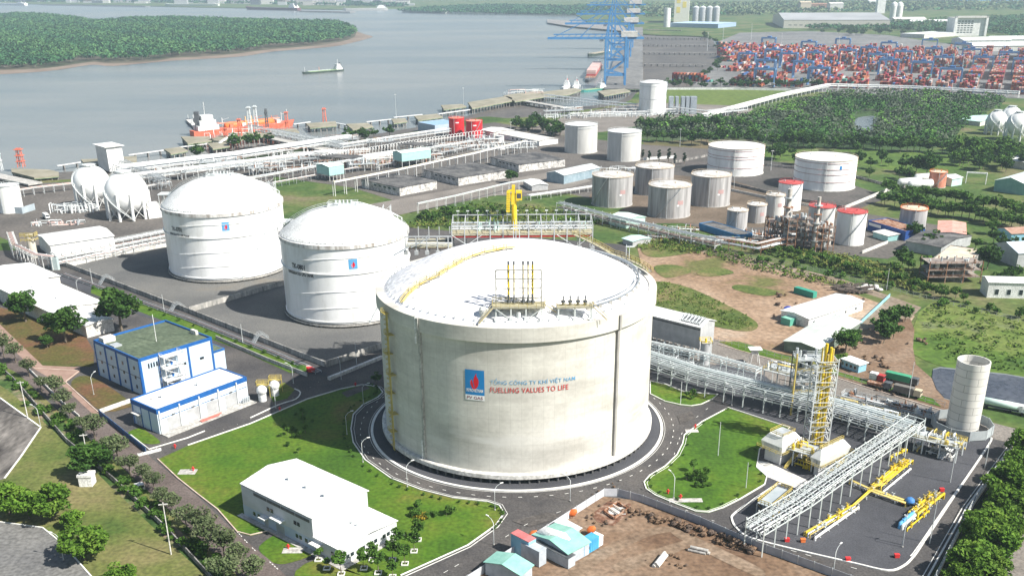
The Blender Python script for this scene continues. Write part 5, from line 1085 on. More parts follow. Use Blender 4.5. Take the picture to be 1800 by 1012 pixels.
for i in range(30):
    px=random.uniform(735,880); py=388-(px-735)*.05+random.uniform(-8,5); put(pG if i%3 else pD,px,py,.62 if i%3 else 1.6,'leafy bush on the bank behind the pump platform','bushes behind the pump platform',jit=3)
for i in range(24): put(pH,1172+i*11.5+random.uniform(-3,3),154+random.uniform(-2,2),1.15,'dark tree along the near edge of the port yard','trees along the near edge of the port yard',jit=2)
for i in range(20): t=i/19; put(pH,1232+38*math.sin(t*3)+0*t,140-75*t,1.2,'dark tree on the curved bank of the tidal basin','trees round the tidal basin',jit=6)
for i in range(40): put(pH,1560+random.uniform(-130,10)*(1 if i%2 else -1.6),58+random.uniform(-3,6),1.6,'dark tree behind the container yard','trees behind the container yard',jit=8)
# young trees and flower beds on lawns
for px,py in ((604,975),(622,955),(655,985),(640,1000),(690,985),(700,965),(728,970),(712,992),(665,1008),(560,985),(575,1000),(600,1010),(690,1015),(735,950)):
    put(pF,px,py,random.uniform(1.0,1.7),'young tree in a white square planter on the front lawn','young trees on the front lawn')
    g=G(px,py); m=MB(); s_=.85; z_=KZ
    for q in ((-s_,-s_,s_,-s_+.2),(-s_,s_-.2,s_,s_),(-s_,-s_+.2,-s_+.2,s_-.2),(s_-.2,-s_+.2,s_,s_-.2)): m.box(g.x+q[0],g.y+q[1],z_,g.x+q[2],g.y+q[3],z_+.3)
    tag(m.build('planter',kerbm),'white square planter edging round a young tree on the front lawn','planter','planters on the front lawn')
def bed(cx,cy,n,w_,h_,lab,gl):
    for i in range(n): put(pD if i%3 else pF,cx+random.gauss(0,w_),cy+random.gauss(0,h_),random.uniform(.55,1.1),lab,gl)
bed(755,905,12,22,4,'small plant in the flower bed between white workshop and ring road','flower bed by the ring road')
bed(1222,842,14,14,8,'small plant in the flower bed on the right lawn','flower bed on the right lawn')
bed(1215,700,5,9,3,'small plant on the rear right lawn','plants on the rear right lawn')
bed(528,758,16,18,16,'pale low plant on the left lawn between roads','pale plants on the left lawn')
fy=fol('yellow_flowers',[(.20,.18,.02),(.45,.34,.04)]); 
t=tree('flower_bush','round bush of yellow flowers beside the ring road',.7,1.8,.7,12,30,.3,fy,'shrub',trunk=False,cr_=.5); g=G(739,912); t.put((g.x,g.y,KZ))
for i in range(46):
    pts=cr(L1[3:19],4,False); p=pts[int(i/46*len(pts))]; g=G(*p); d=Vector((g.x-TX,g.y-TY,0)).normalized()*2.2
    o=random.choice(pD).put((g.x+d.x,g.y+d.y,KZ),random.random()*6,'small dark shrub dotted along the left lawn kerb','shrubs dotted along the left lawn kerb',.45)
for i in range(20):
    p=cr(L2,2)[i*2]; g=G(*p); c_=G(1260,810); d=(c_-g).normalized()*1.8; random.choice(pD).put((g.x+d.x,g.y+d.y,KZ),0,'small dark shrub dotted along the right lawn kerb','shrubs dotted along the right lawn kerb',.45)
for i in range(16): t=i/15; put(pD,165+375*t,508+142*t,.75,'small round shrub on the green strip beside the bund','shrubs on the strip beside the bund')
# masses
def inpoly(x,y,poly):
    c=np.zeros(len(x),bool); j=len(poly)-1
    for i in range(len(poly)):
        xi,yi=poly[i][0],poly[i][1]; xj,yj=poly[j][0],poly[j][1]
        k=((yi>y)!=(yj>y))&(x<(xj-xi)*(y-yi)/(yj-yi+1e-12)+xi); c^=k; j=i
    return c
def mass(name,label,pxs,spacing,size,hgt,per,leaf,mats,maxn=14000,smooth=3,z0=0,holes=(),cat='trees',dens=1.,trunks=0):
    poly=[(G(*p).x,G(*p).y) for p in cr(pxs,smooth)]
    x0=min(p[0] for p in poly);x1=max(p[0] for p in poly);y0=min(p[1] for p in poly);y1=max(p[1] for p in poly)
    nx=int((x1-x0)/spacing)+1; ny=int((y1-y0)/spacing)+1
    X,Y=np.meshgrid(np.arange(nx),np.arange(ny)); X=x0+(X.ravel()+RNG.uniform(-.5,.5,X.size))*spacing; Y=y0+(Y.ravel()+RNG.uniform(-.5,.5,Y.size))*spacing
    k=inpoly(X,Y,poly)
    for hl_ in holes: k&=~inpoly(X,Y,[(G(*p).x,G(*p).y) for p in hl_])
    n1=np.sin(X/37+Y/53)+np.sin(X/19-Y/31+1)+RNG.normal(size=X.size)*.8
    k&=(RNG.uniform(size=X.size)<dens)|(n1>.3)
    X,Y,n1=X[k],Y[k],n1[k]
    if len(X)>maxn: s=RNG.permutation(len(X))[:maxn]; X,Y,n1=X[s],Y[s],n1[s]
    S_=RNG.uniform(*size,len(X)); Hh=RNG.uniform(*hgt,len(X))*(1+.12*n1)
    q=RNG.normal(size=(len(X),per,3)); q/=np.linalg.norm(q,axis=2)[:,:,None]; q[:,:,2]=np.abs(q[:,:,2])*1.0-.35*(RNG.uniform(size=q.shape[:2])<.4)
    P=np.stack([X,Y,Hh*.6+z0],1)[:,None,:]+q*np.stack([S_,S_,Hh*.42],1)[:,None,:]
    V=quads(P.reshape(-1,3),leaf,el=1.3)
    mi=np.repeat(np.clip(((n1+RNG.normal(size=len(n1))*.7)*.5+len(mats)/2).astype(int),0,len(mats)-1),per)
    if trunks:
        T_=[]
        k=RNG.uniform(size=len(X))<trunks
        for x,y,h in zip(X[k],Y[k],Hh[k]): T_+= [(x-.25,y-.3,z0),(x+.25,y-.3,z0),(x+.25,y-.3,z0+h*.7),(x-.25,y-.3,z0+h*.7)]
        V=np.concatenate([V,np.array(T_)]); mi=np.concatenate([mi,np.full(len(T_)//4,len(mats))]); mats=mats+[M('pale_trunks',(.34,.33,.30))]
    o=rawmesh(name,V,mi,mats); o['kind']='stuff'; o['label']=label; o['category']=cat; return o
def ff(n,c): return M(n,[c,tuple(v*1.5 for v in c)],.05,.85,spec=.1)
iA,iB,iC=ff('island_a',(.022,.070,.032)),ff('island_b',(.034,.095,.036)),ff('island_c',(.06,.13,.045))
isl=[(-20,122),(0,120),(60,118),(100,114),(155,106),(175,106),(200,108),(270,104),(300,99),(340,97),(400,93),(440,88),(480,83),(560,77),(605,69),(624,61),(622,52),(600,44),(570,41),(470,38),(380,36),(300,33),(250,34),(200,37),(160,40),(140,34),(90,29),(40,27),(0,28),(-60,30),(-90,80)]
struct('island',MB().flat([tuple(G(x,y+1.5)) for x,y in cr(isl,3)],-1.9),M('island_floor',[(.05,.06,.03),(.13,.11,.08)],.01,.9),'low mangrove island')
bankp=[(-20,127),(40,125),(100,120),(160,111),(200,113),(300,104),(420,97),(480,88),(580,80),(622,72),(645,66),(655,62),(640,58),(620,52),(600,60),(480,76),(300,92),(150,99),(0,112)]
struct('mud_bank',MB().flat([tuple(G(x,y+1)) for x,y in cr(bankp,3)],-2.05),M('red_mud',[(.16,.12,.09),(.24,.19,.15)],.02,.8),'brown mud bank of the island')
mass('island_mangrove','dense mangrove wood covering the low island in the river',isl,8.,(4,6.5),(8,12),16,3.6,[iA,iB,iC],15000,trunks=.12)
mass('mangrove_wood','dark mangrove scrub with ponds before the container port',[(1120,238),(1165,214),(1310,209),(1400,185),(1470,170),(1600,170),(1730,174),(1765,180),(1715,212),(1680,236),(1640,258),(1400,256),(1240,244)],6.,(2.2,6.),(2.5,10.),26,1.7,[ff('scrub_a',(.022,.06,.018)),ff('scrub_b',(.045,.11,.025)),ff('scrub_c',(.065,.085,.055)),ff('scrub_d',(.08,.17,.032))],11000,holes=([(1500,200),(1545,200),(1540,228),(1530,238),(1502,240),(1498,215)],[(1584,196),(1606,196),(1606,208),(1586,209)]),dens=.75)
mass('far_wood','far off wooded plain beyond the port',[(700,21),(850,12),(1000,14),(1060,12),(1060,24),(1000,28),(930,26),(850,25)],16,(6,10),(8,13),12,6.,[iA,iB],3000)
mass('far_wood','wooded plain behind the port office block',[(1425,50),(1560,44),(1640,40),(1740,34),(1900,36),(1900,90),(1760,62),(1640,58),(1570,54),(1440,54)],12,(5,9),(7,12),12,4.5,[iA,iB,ff('far_c',(.06,.10,.04))],5000,dens=.6)
mass('far_wood','wooded far bank beyond the grain silos',[(1060,14),(1180,10),(1440,6),(1800,4),(1900,10),(1800,18),(1500,22),(1260,30),(1120,30)],26,(9,15),(8,14),10,9.,[iB,ff('far_d',(.10,.13,.06))],5000,dens=.35)
mass('far_wood','green far bank across the river at the top left',[(-20,2),(200,1),(600,4),(700,8),(700,13),(520,9),(300,6),(0,4)],24,(9,15),(8,14),10,9.,[iB,iA],4000,dens=.45)
wild=[ff('wild_a',(.045,.085,.014)),ff('wild_b',(.075,.115,.02)),ff('wild_c',(.12,.13,.035))]
mass('wild_scrub','low wild scrub on the waste ground behind the white process hall',[(1145,500),(1180,498),(1260,530),(1320,562),(1310,580),(1250,566),(1150,545)],1.7,(.9,1.8),(.3,1.),10,.6,wild,4000,dens=.35,cat='scrub')
mass('wild_scrub','weedy green scrub strip along the dirt track',[(1108,425),(1150,422),(1240,428),(1300,450),(1400,478),(1490,502),(1500,510),(1420,496),(1300,468),(1230,448),(1130,440)],2.2,(.9,1.8),(.8,2.4),12,.8,wild,4000,dens=.7,cat='scrub')
mass('wild_scrub','green reeds and scrub on the wetland at the right',[(1640,540),(1800,575),(1860,640),(1800,660),(1700,645),(1640,600)],2.6,(1.,2.2),(.6,2.2),12,.8,wild,5000,dens=.3,cat='scrub')
mass('wild_scrub','overgrown bank behind the pump platform',[(720,392),(800,366),(880,360),(1060,385),(1050,395),(880,398),(740,402)],2.8,(1.2,2.4),(.8,2.6),12,1.,wild,3000,dens=.6,cat='scrub')
mass('wild_scrub','green bushes on the slope beside the old depot fence',[(1300,420),(1420,440),(1560,470),(1650,510),(1600,512),(1480,480),(1340,446),(1290,432)],2.4,(1.,2.2),(.8,2.4),12,.9,wild,3500,dens=.55,cat='scrub')
# ---------------------------------------------------------------- port, jetties, ships
random.seed(5)
def deck(label,c,w_=None,zt=3.,th=1.0,piles=True,mat=None,group=None,name='jetty',kn=None):
    """c: px polygon of deck outline (at deck level)"""
    P=[G(x,y,zt) for x,y in c]; ctr=sum(P,Vector())/len(P); t=thing(name,label,'jetty',(ctr.x,ctr.y,-2.2),0,group)
    MB().prism([(p.x,p.y) for p in P],zt-th,zt).build('deck',mat or M('deck_tan',[(.20,.19,.14),(.30,.28,.22)],.1,.9),t)
    m=MB(); m.prism([(p.x,p.y) for p in P],zt-th-.5,zt-th-.02); m.build('edge_beam',M('mossy_edge',[(.12,.20,.10),(.30,.36,.24)],.3,.8),t)
    if piles:
        n=len(P); k=0
        for i in range(n):
            a,b=P[i],P[(i+1)%n]; L_=(b-a).length; q=max(1,int(L_/5.5))
            for j in range(q):
                p=a+(b-a)*(j+.5)/q; p=p+(ctr-p)*min(.5,1.5/max((ctr-p).length,1)); MB().cyl(p.x,p.y,-4.5,zt-th-.4,.55,7).build('pile',dconc,t); k+=1
                if k>60: return t
    return t
def strip(label,p,q,w_,zt=1.4,th=.6,mat=None,piles=True,group=None,name='jetty'):
    a,b=G(*p,zt),G(*q,zt); d=(b-a).normalized(); n=Vector((-d.y,d.x,0))*w_/2
    ctr=(a+b)/2; t=thing(name,label,'jetty',(ctr.x,ctr.y,-2.2),0,group)
    MB().prism([(v.x,v.y) for v in (a-n,b-n,b+n,a+n)],zt-th,zt).build('deck',mat or lconc,t)
    if piles:
        L_=(b-a).length; k=max(2,min(30,int(L_/9)))
        for j in range(k):
            c=a+(b-a)*(j+.5)/k
            for s in (-.7,.7): MB().cyl(c.x+n.x*s,c.y+n.y*s,-4.5,zt-th,.5,7).build('pile',dconc,t)
    return t
wk=white
strip('grey access trestle at the left edge below the red light tower',(-20,305),(62,322),10,2,1,conc)
deck('mooring platform with a red tower at the left edge',[(20,296),(85,298),(103,302),(103,308),(60,312),(20,302)])
strip('white walkway right of the left red tower platform',(100,291),(146,284),2.2,1.8,.5,wk)
deck('mooring platform behind the white tower block',[(142,280),(175,279),(240,274),(240,283),(150,290)])
strip('white walkway right of the white tower block',(226,272),(292,263),2.2,1.8,.5,wk)
deck('mooring platform on thick piles left of the gas ship',[(288,262),(318,258),(330,264),(300,270)])
strip('white walkway behind the gas ship stern',(316,258),(368,252),2.2,1.8,.5,wk)
deck('mooring platform behind the gas ship stern',[(364,252),(394,249),(404,256),(374,261)])
deck('green edged jetty head at the gas ship stern',[(318,240),(366,240),(376,246),(330,252)],zt=4.)
deck('main gas jetty head beside the orange ship',[(366,246),(400,234),(520,226),(526,232),(430,242),(410,250)],zt=4.)
strip('long pipe trestle from the gas jetty to the shore',(436,232),(600,268),12,2.5,1,conc)
deck('square platform carrying the right red light tower',[(538,217),(590,213),(592,220),(545,224)])
strip('white walkway from gas ship to red tower platform',(516,218),(545,214),2.2,2,.5,wk)
strip('white walkway right of the red tower platform',(590,216),(612,220),2.2,2,.5,wk)
deck('mooring platform over the dark round bushes',[(608,218),(646,216),(656,222),(620,228)])
strip('white walkway past the round bushes',(644,214),(690,209),2.2,2,.5,wk)
deck('small mooring platform beside the blue grey building',[(688,209),(712,208),(716,213),(692,216)])
strip('white walkway near the red fire tanks',(692,206),(742,201),2.2,2,.5,wk)
deck('mooring platform behind the red fire tanks',[(728,204),(768,200),(778,205),(735,211)])
deck('dark piled platform in the middle of the river bank',[(775,185),(812,183),(820,187),(780,192)])
strip('white walkway leading right from the dark piled platform',(770,200),(830,192),3,2,.5,wk)
deck('long concrete wharf on white piles',[(822,180),(890,169),(900,172),(900,177),(830,190)],zt=4.)
deck('wharf head carrying loading arms',[(885,168),(950,158),(955,170),(905,178)],zt=4.)
strip('trestle from the loading wharf to the tall white tank yard',(905,174),(1012,192),8,2.5,1,conc)
deck('straight concrete wharf on white piles before the tugs',[(950,162),(1010,155),(1022,158),(1000,166),(955,170)],zt=4.)
deck('short white topped wharf below the port quay',[(1050,160),(1098,156),(1108,160),(1062,168)],zt=4.)
qd=deck('long container quay with crane rails',[(1062,156),(1130,156),(1130,48),(1098,48)],zt=2,name='quay',mat=portpave)
qd['category']='quay'
deck('pier jutting into the river at the upper end of the port',[(962,34),(1098,46),(1098,55),(1000,46),(962,40)],zt=2.2,mat=dconc)
for i,(y_,x1_) in enumerate(((52,1198),(66,1250),(78,1258),(92,1262),(112,1240))): strip('narrow concrete access bridge over the tidal basin','0' and (1128,y_),(x1_,y_+1.5),7,2,.8,dconc,group='access bridges over the tidal basin')
# towers
def lattice(label,px,py,h,w_,mat,cat='tower',name='light_tower',plats=(.5,.85)):
    g=G(px,py,1.4); t=thing(name,label,cat,(g.x,g.y,1.4))
    for dx in (-1,1):
        for dy in (-1,1): MB().tube([(g.x+dx*w_,g.y+dy*w_,1.4),(g.x+dx*w_*.6,g.y+dy*w_*.6,1.4+h)],.28,6).build('leg',mat,t)
    m=MB(); n=int(h/4)
    for i in range(n):
        z0,z1=1.4+h*i/n,1.4+h*(i+1)/n; s0,s1=w_*(1-.4*i/n),w_*(1-.4*(i+1)/n)
        for a,b in (((-1,-1),(1,-1)),((1,-1),(1,1)),((1,1),(-1,1)),((-1,1),(-1,-1))):
            m.bar((g.x+a[0]*s0,g.y+a[1]*s0,z0),(g.x+b[0]*s1,g.y+b[1]*s1,z1),.2); m.bar((g.x+a[0]*s1,g.y+a[1]*s1,z1),(g.x+b[0]*s1,g.y+b[1]*s1,z1),.2)
    m.build('bracing',mat,t)
    for p in plats: MB().box(g.x-w_*1.3,g.y-w_*1.3,1.4+h*p,g.x+w_*1.3,g.y+w_*1.3,1.4+h*p+.5).build('platform',mat,t)
    return t
lattice('red lattice tower at the left edge of the river bank',38,294,14,2.,M('faded_red',[(.55,.14,.09),(.65,.2,.13)]),plats=(.3,.6,.92))
lattice('red lattice tower on the square river platform',571,216,14,1.6,MC['faded_red'],plats=(.9,))
lattice('thin dark lattice mast beside the gas jetty',471,236,22,1.2,dsteel)
lattice('grey lattice mast at the far left edge',2,300,14,1.2,lsteel)
for px,py,h,lab,mt in ((441,236,24,'white marine loading arm, left of two at the gas jetty',lsteel),(452,234,24,'white marine loading arm, right of two at the gas jetty',lsteel),(423,244,17,'red gangway tower beside the gas carrier',MC['faded_red']),(505,226,15,'orange gangway tower near the gas carrier bow',MC['faded_red']),(398,246,10,'low red frame at the gas carrier stern',MC['faded_red'])): lattice(lab,px,py,h,1.5,mt,cat='loading tower',name='loading_tower',plats=(.4,.95))
a,b=G(385,252,3),G(412,244,3); t=thing('gangway','white inclined gangway to the main jetty head','gangway',tuple(a)); MB().bar(a,b+Vector((0,0,4)),2.2,.5).build('walkway',white,t); m=MB(); rail(m,[a,b+Vector((0,0,4))],1.4,.15); m.build('railing',white,t)
# ships
def ship(label,bow,stern,beam,fb,hull,deckm,house_h,house_l,house_m,extra=None,name='ship',cat='ship',z=-2.2,funnel=None,at_stern=True):
    a,b=G(*bow,z),G(*stern,z); L_=(a-b).length; u=(a-b).normalized(); v=Vector((-u.y,u.x,0)); t=thing(name,label,cat,(b.x,b.y,z),math.atan2(u.y,u.x))
    def P(x,y,zz): q=b+u*x+v*y; return (q.x,q.y,z+zz)
    m=MB(); secs=[(0,.75,.1),(.1,.95,0),(.5,1,0),(.8,1,.0),(.92,.72,.12),(1,.06,.35)]
    vs=[];
    for x,w_,r in secs:
        vs+=[P(L_*x*(.97 if x==1 else 1),-beam/2*w_*.8,-1.),P(L_*x,-beam/2*w_,fb*(1+r)),P(L_*x,beam/2*w_,fb*(1+r)),P(L_*x*(.97 if x==1 else 1),beam/2*w_*.8,-1.)]
    fs=[]
    for i in range(len(secs)-1):
        for k in (0,1,2): fs.append((i*4+k,(i+1)*4+k,(i+1)*4+k+1,i*4+k+1))
    fs+=[(0,1,2,3),(20,23,22,21)]; m.add(vs,fs); m.build('hull',hull,t)
    m=MB(); 
    def bx(m,x0,x1,w_,z0,z1): return m.hexa([P(x0,-w_/2,z0),P(x1,-w_/2,z0),P(x1,w_/2,z0),P(x0,w_/2,z0)],[P(x0,-w_/2,z1),P(x1,-w_/2,z1),P(x1,w_/2,z1),P(x0,w_/2,z1)])
    bx(m,L_*.12,L_*.86,beam*.86,fb,fb+.5).build('deck',deckm,t)
    x0=L_*.04 if at_stern else L_*.4
    for i,(k0,k1) in enumerate(((0,1),(.12,.9),(.25,.8))): bx(MB(),x0+house_l*k0,x0+house_l*k1,beam*(.85-.12*i),fb+.2+house_h*i/3+.01*i,fb+.2+house_h*(i+1)/3).build('deckhouse',house_m,t)
    m=MB(); q=P(x0+house_l*.5,0,0); m.tube([(q[0],q[1],z+fb+house_h),(q[0],q[1],z+fb+house_h*1.9)],.25,6); m.bar(P(x0+house_l*.5,-beam*.2,fb+house_h*1.6),P(x0+house_l*.5,beam*.2,fb+house_h*1.6),.2); m.build('mast',white,t)
    q=P(x0+house_l*.12,0,0); MB().box(q[0]-house_l*.1,q[1]-house_l*.1,z+fb,q[0]+house_l*.1,q[1]+house_l*.1,z+fb+house_h*1.3).build('funnel',funnel or dsteel,t)
    q=P(L_*.93,0,0); MB().tube([(q[0],q[1],z+fb),(q[0],q[1],z+fb+house_h*.9)],.18,6).build('foremast',white,t)
    if extra: extra(t,P,bx,L_,beam,fb,z)
    return t
hd=M('dark_hull',[(.03,.05,.045),(.07,.10,.08)]); gd=M('green_deck',[(.20,.30,.16),(.30,.40,.24)])
def tk(t,P,bx,L_,beam,fb,z):
    m=MB(); 
    for y in (-1,0,1): m.bar(P(L_*.3,y,fb+1.2),P(L_*.85,y,fb+1.2),.3)
    m.build('deck_pipes',lsteel,t); m=MB(); m.tube([P(L_*.58,0,fb),P(L_*.58,0,fb+6)],.25,6); m.build('derrick',orange,t)
ship('small tanker with a green deck under way in the river',(531,131),(602,125),11,2.6,hd,gd,8,11,white,tk)
def gas(t,P,bx,L_,beam,fb,z):
    for x in (.42,.68):
        m=MB(); m.tube([P(L_*(x-.11),0,fb+1.5),P(L_*(x-.1),0,fb+1.5),P(L_*(x+.1),0,fb+1.5),P(L_*(x+.11),0,fb+1.5)],[2.2,3.6,3.6,2.2],14); m.build('cargo_tank',orange,t)
    m=MB(); 
    for y in (-2,-.6,.8,2.2): m.bar(P(L_*.25,y,fb+4.6),P(L_*.85,y,fb+4.6),.35)
    m.build('deck_pipes',M('salmon',[(.6,.25,.18),(.68,.34,.26)]),t)
    for x,h0 in ((.2,6),(.3,9),(.62,8),(.78,7),(.88,9)):
        m=MB(); m.tube([P(L_*x,2,fb),P(L_*x,2,fb+h0)],.3,6); m.bar(P(L_*x,2,fb+h0*.8),P(L_*(x+.05),-2,fb+h0),.3); m.build('deck_crane',white if h0>8 else orr,t)
    for x in (.34,.46,.52,.8): bx(MB(),L_*x,L_*(x+.035),beam*.7,fb+.4,fb+3.5).build('deck_house',random.choice([orr,white,orr]),t)
    for x in (.5,.56): m=MB(); m.tube([P(L_*x,-3,fb),P(L_*x,-3,fb+9)],.6,8); m.build('kingpost',M('orange_tan',(.7,.42,.2)),t)
orr=M('orange_hull',[(.55,.12,.07),(.68,.20,.12)])
ship('orange and white gas carrier moored at the main jetty',(518,221),(338,240),14,4.5,orr,M('red_deck',[(.45,.13,.10),(.55,.2,.15)]),13,20,white,gas,funnel=dsteel)
ship('black and white tug left of the gas carrier',(330,212),(352,232),7,2,dsteel,lconc,5,5,white,name='tugboat',cat='tug',at_stern=False)
ship('white tug with a red mast, left of two by the long wharf',(990,158),(1002,152),8,2.2,white,white,7,6,white,name='tugboat',cat='tug',at_stern=False,funnel=red)
ship('white tug with a red mast, right of two by the long wharf',(1008,157),(1018,152),8,2.2,white,white,6,6,white,name='tugboat',cat='tug',at_stern=False,funnel=red)
ship('teal hulled workboat with a white house under the port quay',(1020,163),(1064,158),9,2.4,M('teal_hull',(.06,.28,.26)),gd,6,12,white,name='workboat',cat='boat')
ship('dark hulled coaster beyond the cranes',(1034,100),(1068,94),14,4,hd,M('tan_deck',[(.3,.27,.2),(.4,.36,.28)]),6,8,white)
def cont(t,P,bx,L_,beam,fb,z):
    k=0
    for x in (.15,.36,.57):
        for q in range(3): bx(MB(),L_*x,L_*(x+.19),beam*.8,fb+.5+q*2.6,fb+3.+q*2.6).build('container_tier',(MC['ctr_a'],redlogo,MC['ctr_b'])[(k)%3],t); k+=1
MC['ctr_a']=M('ctr_a',[(.36,.06,.06),(.46,.10,.09)],.2,.6); MC['ctr_b']=M('ctr_b',[(.50,.35,.32),(.6,.45,.42)],.2,.6)
ship('dark barge stacked with red containers beside the quay crane',(1034,146),(1052,118),16,3,dsteel,rust,5,6,redlogo,cont,name='container_barge',cat='barge')
ship('long white floating dock on the far bank',(290,12),(385,12),30,12,M('dock_green',[(.50,.53,.46),(.6,.63,.56)]),lconc,4,20,lconc)
ship('dark red cargo ship on the far bank',(432,17),(526,19),32,10,M('darkred_hull',(.14,.05,.06)),M('dgd',(.13,.12,.14)),18,40,white)
ship('pale ship at the far bank by the top centre',(602,19),(682,18),30,8,lconc,conc,12,40,white)
ship('pale ship at the far bank right of the top centre',(706,22),(786,24),30,8,M('dock_green2',(.45,.48,.42)),conc,6,20,lconc)
ship('white ship at the top left corner across the river',(-10,9),(46,10),30,10,white,white,8,60,white)
random.seed(8)
for i in range(120):
    px=random.uniform(-10,720); py=2+px/720*8+random.uniform(-3,2); g=G(px,py); h=random.uniform(8,30); w_=random.uniform(20,80)
    o=thing('warehouse','small dockside building far across the river','building',(g.x,g.y,0),0,'dockside buildings far across the river'); MB().box(g.x-w_/2,g.y,0,g.x+w_/2,g.y+30,h).build('wall',random.choice([grey,lconc,conc,dsteel,grey,conc]),o)
    MB().box(g.x-w_/2-1,g.y-1,h,g.x+w_/2+1,g.y+31,h+1.5).build('roof',random.choice([lconc,rust,conc,grey,grey]),o)
strip('long dark quay wall across the river',(75,8),(260,11),30,3,3,dconc,False); strip('long dark quay wall right of the dark red ship',(526,19),(620,21),30,3,3,dconc,False)
for i in range(5):
    px=(1120,1090,780,520,1460)[i]; 
# ---------------------------------------------------------------- quay cranes
cb=M('crane_blue',[(.05,.19,.42),(.09,.27,.52)],.2,.5)
def sts(label,pl,pr,boomy,left_px,topk=1.45):
    a,b=G(*pl,2),G(*pr,2); u=(b-a).normalized(); v=Vector((-u.y,u.x,0)); sp=(b-a).length; hb=HT(a,boomy); W=17
    t=thing('quay_crane',label,'crane',(a.x,a.y,2),math.atan2(u.y,u.x))
    P=lambda x,y,z: a+u*x+v*y+Vector((0,0,z-2))
    for x in (0,sp):
        for y in (0,W): MB().bar(P(x,y,2),P(x,y,hb+2),2.4,2.4).build('leg',cb,t)
    m=MB()
    for x in (0,sp): m.bar(P(x,0,14),P(x,W,14),1.6,2); m.bar(P(x,0,hb),P(x,W,hb),1.5,2)
    for y in (0,W):
        m.bar(P(0,y,14),P(sp,y,14),1.3,1.8); m.bar(P(0,y,hb),P(sp,y,hb),1.3,1.8); m.bar(P(0,y,14),P(sp,y,hb*.55),1.4); m.bar(P(sp,y,hb*.55),P(0,y,hb),1.4); m.bar(P(sp,y,14),P(0,y,hb*.35),1.1); m.bar(P(0,y,hb*.55),P(sp,y,hb*.55),1)
    m.build('portal_frame',cb,t)
    Lb=(G(left_px,pl[1],2)-a).length
    m=MB()
    for y in (4,W-4):
        m.bar(P(-Lb,y,hb),P(sp+22,y,hb),1.5,2.4); m.bar(P(-Lb*.9,y,hb+4.5),P(sp+10,y,hb+4.5),.9); [m.bar(P(-Lb+(Lb+sp)*i/12,y,hb),P(-Lb+(Lb+sp)*(i+.5)/12,y,hb+4.5),.5) for i in range(1,12)]
    for i in range(14): x=-Lb+(Lb+sp+22)*i/13; m.bar(P(x,4,hb),P(x,W-4,hb),.6)
    m.build('boom',cb,t)
    ap=hb*topk; m=MB()
    for y in (4,W-4): m.bar(P(0,y,hb),P(sp*.2,y,ap),1.3); m.bar(P(sp,y,hb),P(sp*.2,y,ap),1.1)
    m.bar(P(sp*.2,4,ap),P(sp*.2,W-4,ap),1.4); m.build('apex_frame',cb,t)
    m=MB()
    for y in (4,W-4):
        m.bar(P(sp*.2,y,ap),P(-Lb*.45,y,hb+1),.55); m.bar(P(sp*.2,y,ap),P(-Lb*.9,y,hb+1),.55); m.bar(P(sp*.2,y,ap),P(sp+20,y,hb+1),.55)
    m.build('stays',cb,t)
    m=MB(); m.hexa([P(sp*.75,2,hb+1.5),P(sp+14,2,hb+1.5),P(sp+14,W-2,hb+1.5),P(sp*.75,W-2,hb+1.5)],[P(sp*.75,2,hb+8),P(sp+14,2,hb+8),P(sp+14,W-2,hb+8),P(sp*.75,W-2,hb+8)]); m.build('machinery_house',lconc,t)
    m=MB(); m.hexa([P(-8,6,hb-4),P(-3,6,hb-4),P(-3,11,hb-4),P(-8,11,hb-4)],[P(-8,6,hb-1),P(-3,6,hb-1),P(-3,11,hb-1),P(-8,11,hb-1)]); m.build('cab',lsteel,t)
sts('blue container quay crane nearest the camera',(1063,150),(1098,150),68,962,1.6); sts('blue container quay crane, second along the quay',(1068,120),(1103,120),42,992,1.6)
sts('blue container quay crane, third along the quay',(1074,100),(1108,100),25,1012,1.6); sts('blue container quay crane, farthest along the quay',(1080,84),(1112,84),9,1030,1.5)
# RTG cranes
rb=M('rtg_blue',[(.12,.26,.50),(.18,.34,.58)],.3,.5)
def rtg():
    t=thing('yard_crane','','crane')
    for x in (-12.5,12.5):
        for y in (-5,5): MB().bar((x,y,0),(x,y,20),1.6).build('leg',rb,t)
    m=MB(); 
    for y in (-5,5): m.bar((-13,y,20.9),(13,y,20.9),1.6,2.4)
    for x in (-12.5,12.5): m.bar((x,-6,20.9),(x,6,20.9),1,1.4); MB().bar((x,-6.5,1),(x,6.5,1),1.2,1.2).build('sill_beam',rb,t)
    m.build('portal_beam',rb,t); MB().box(-2,-5,21.9,4,5,24.3).build('trolley',M('trolley_blue',(.05,.14,.34)),t); MB().box(10,-7.5,2,14,-5.6,5).build('power_box',lconc,t); return t
rp=Proto(rtg())
yo=G(1285,150); yu=(G(1700,166)-yo).normalized(); yv=Vector((-yu.y,yu.x,0)); yr=math.atan2(yu.y,yu.x)
for i,(px,py,) in enumerate(((1345,134),(1343,152),(1385,120),(1430,118),(1437,150),(1488,113),(1560,133),(1585,116),(1638,110),(1618,138),(1668,152),(1705,112),(1725,128),(1795,132),(1410,137),(1525,108),(1358,112),(1540,122),(1655,128),(1690,100),(1770,118),(1312,120),(1420,96),(1350,88),(1480,90),(1632,92),(1560,98))):
    g=G(px,py); rp.put((g.x,g.y,.1),yr+(.02 if i%2 else 0),'blue gantry crane straddling container stacks in the port yard','gantry cranes in the container yard')
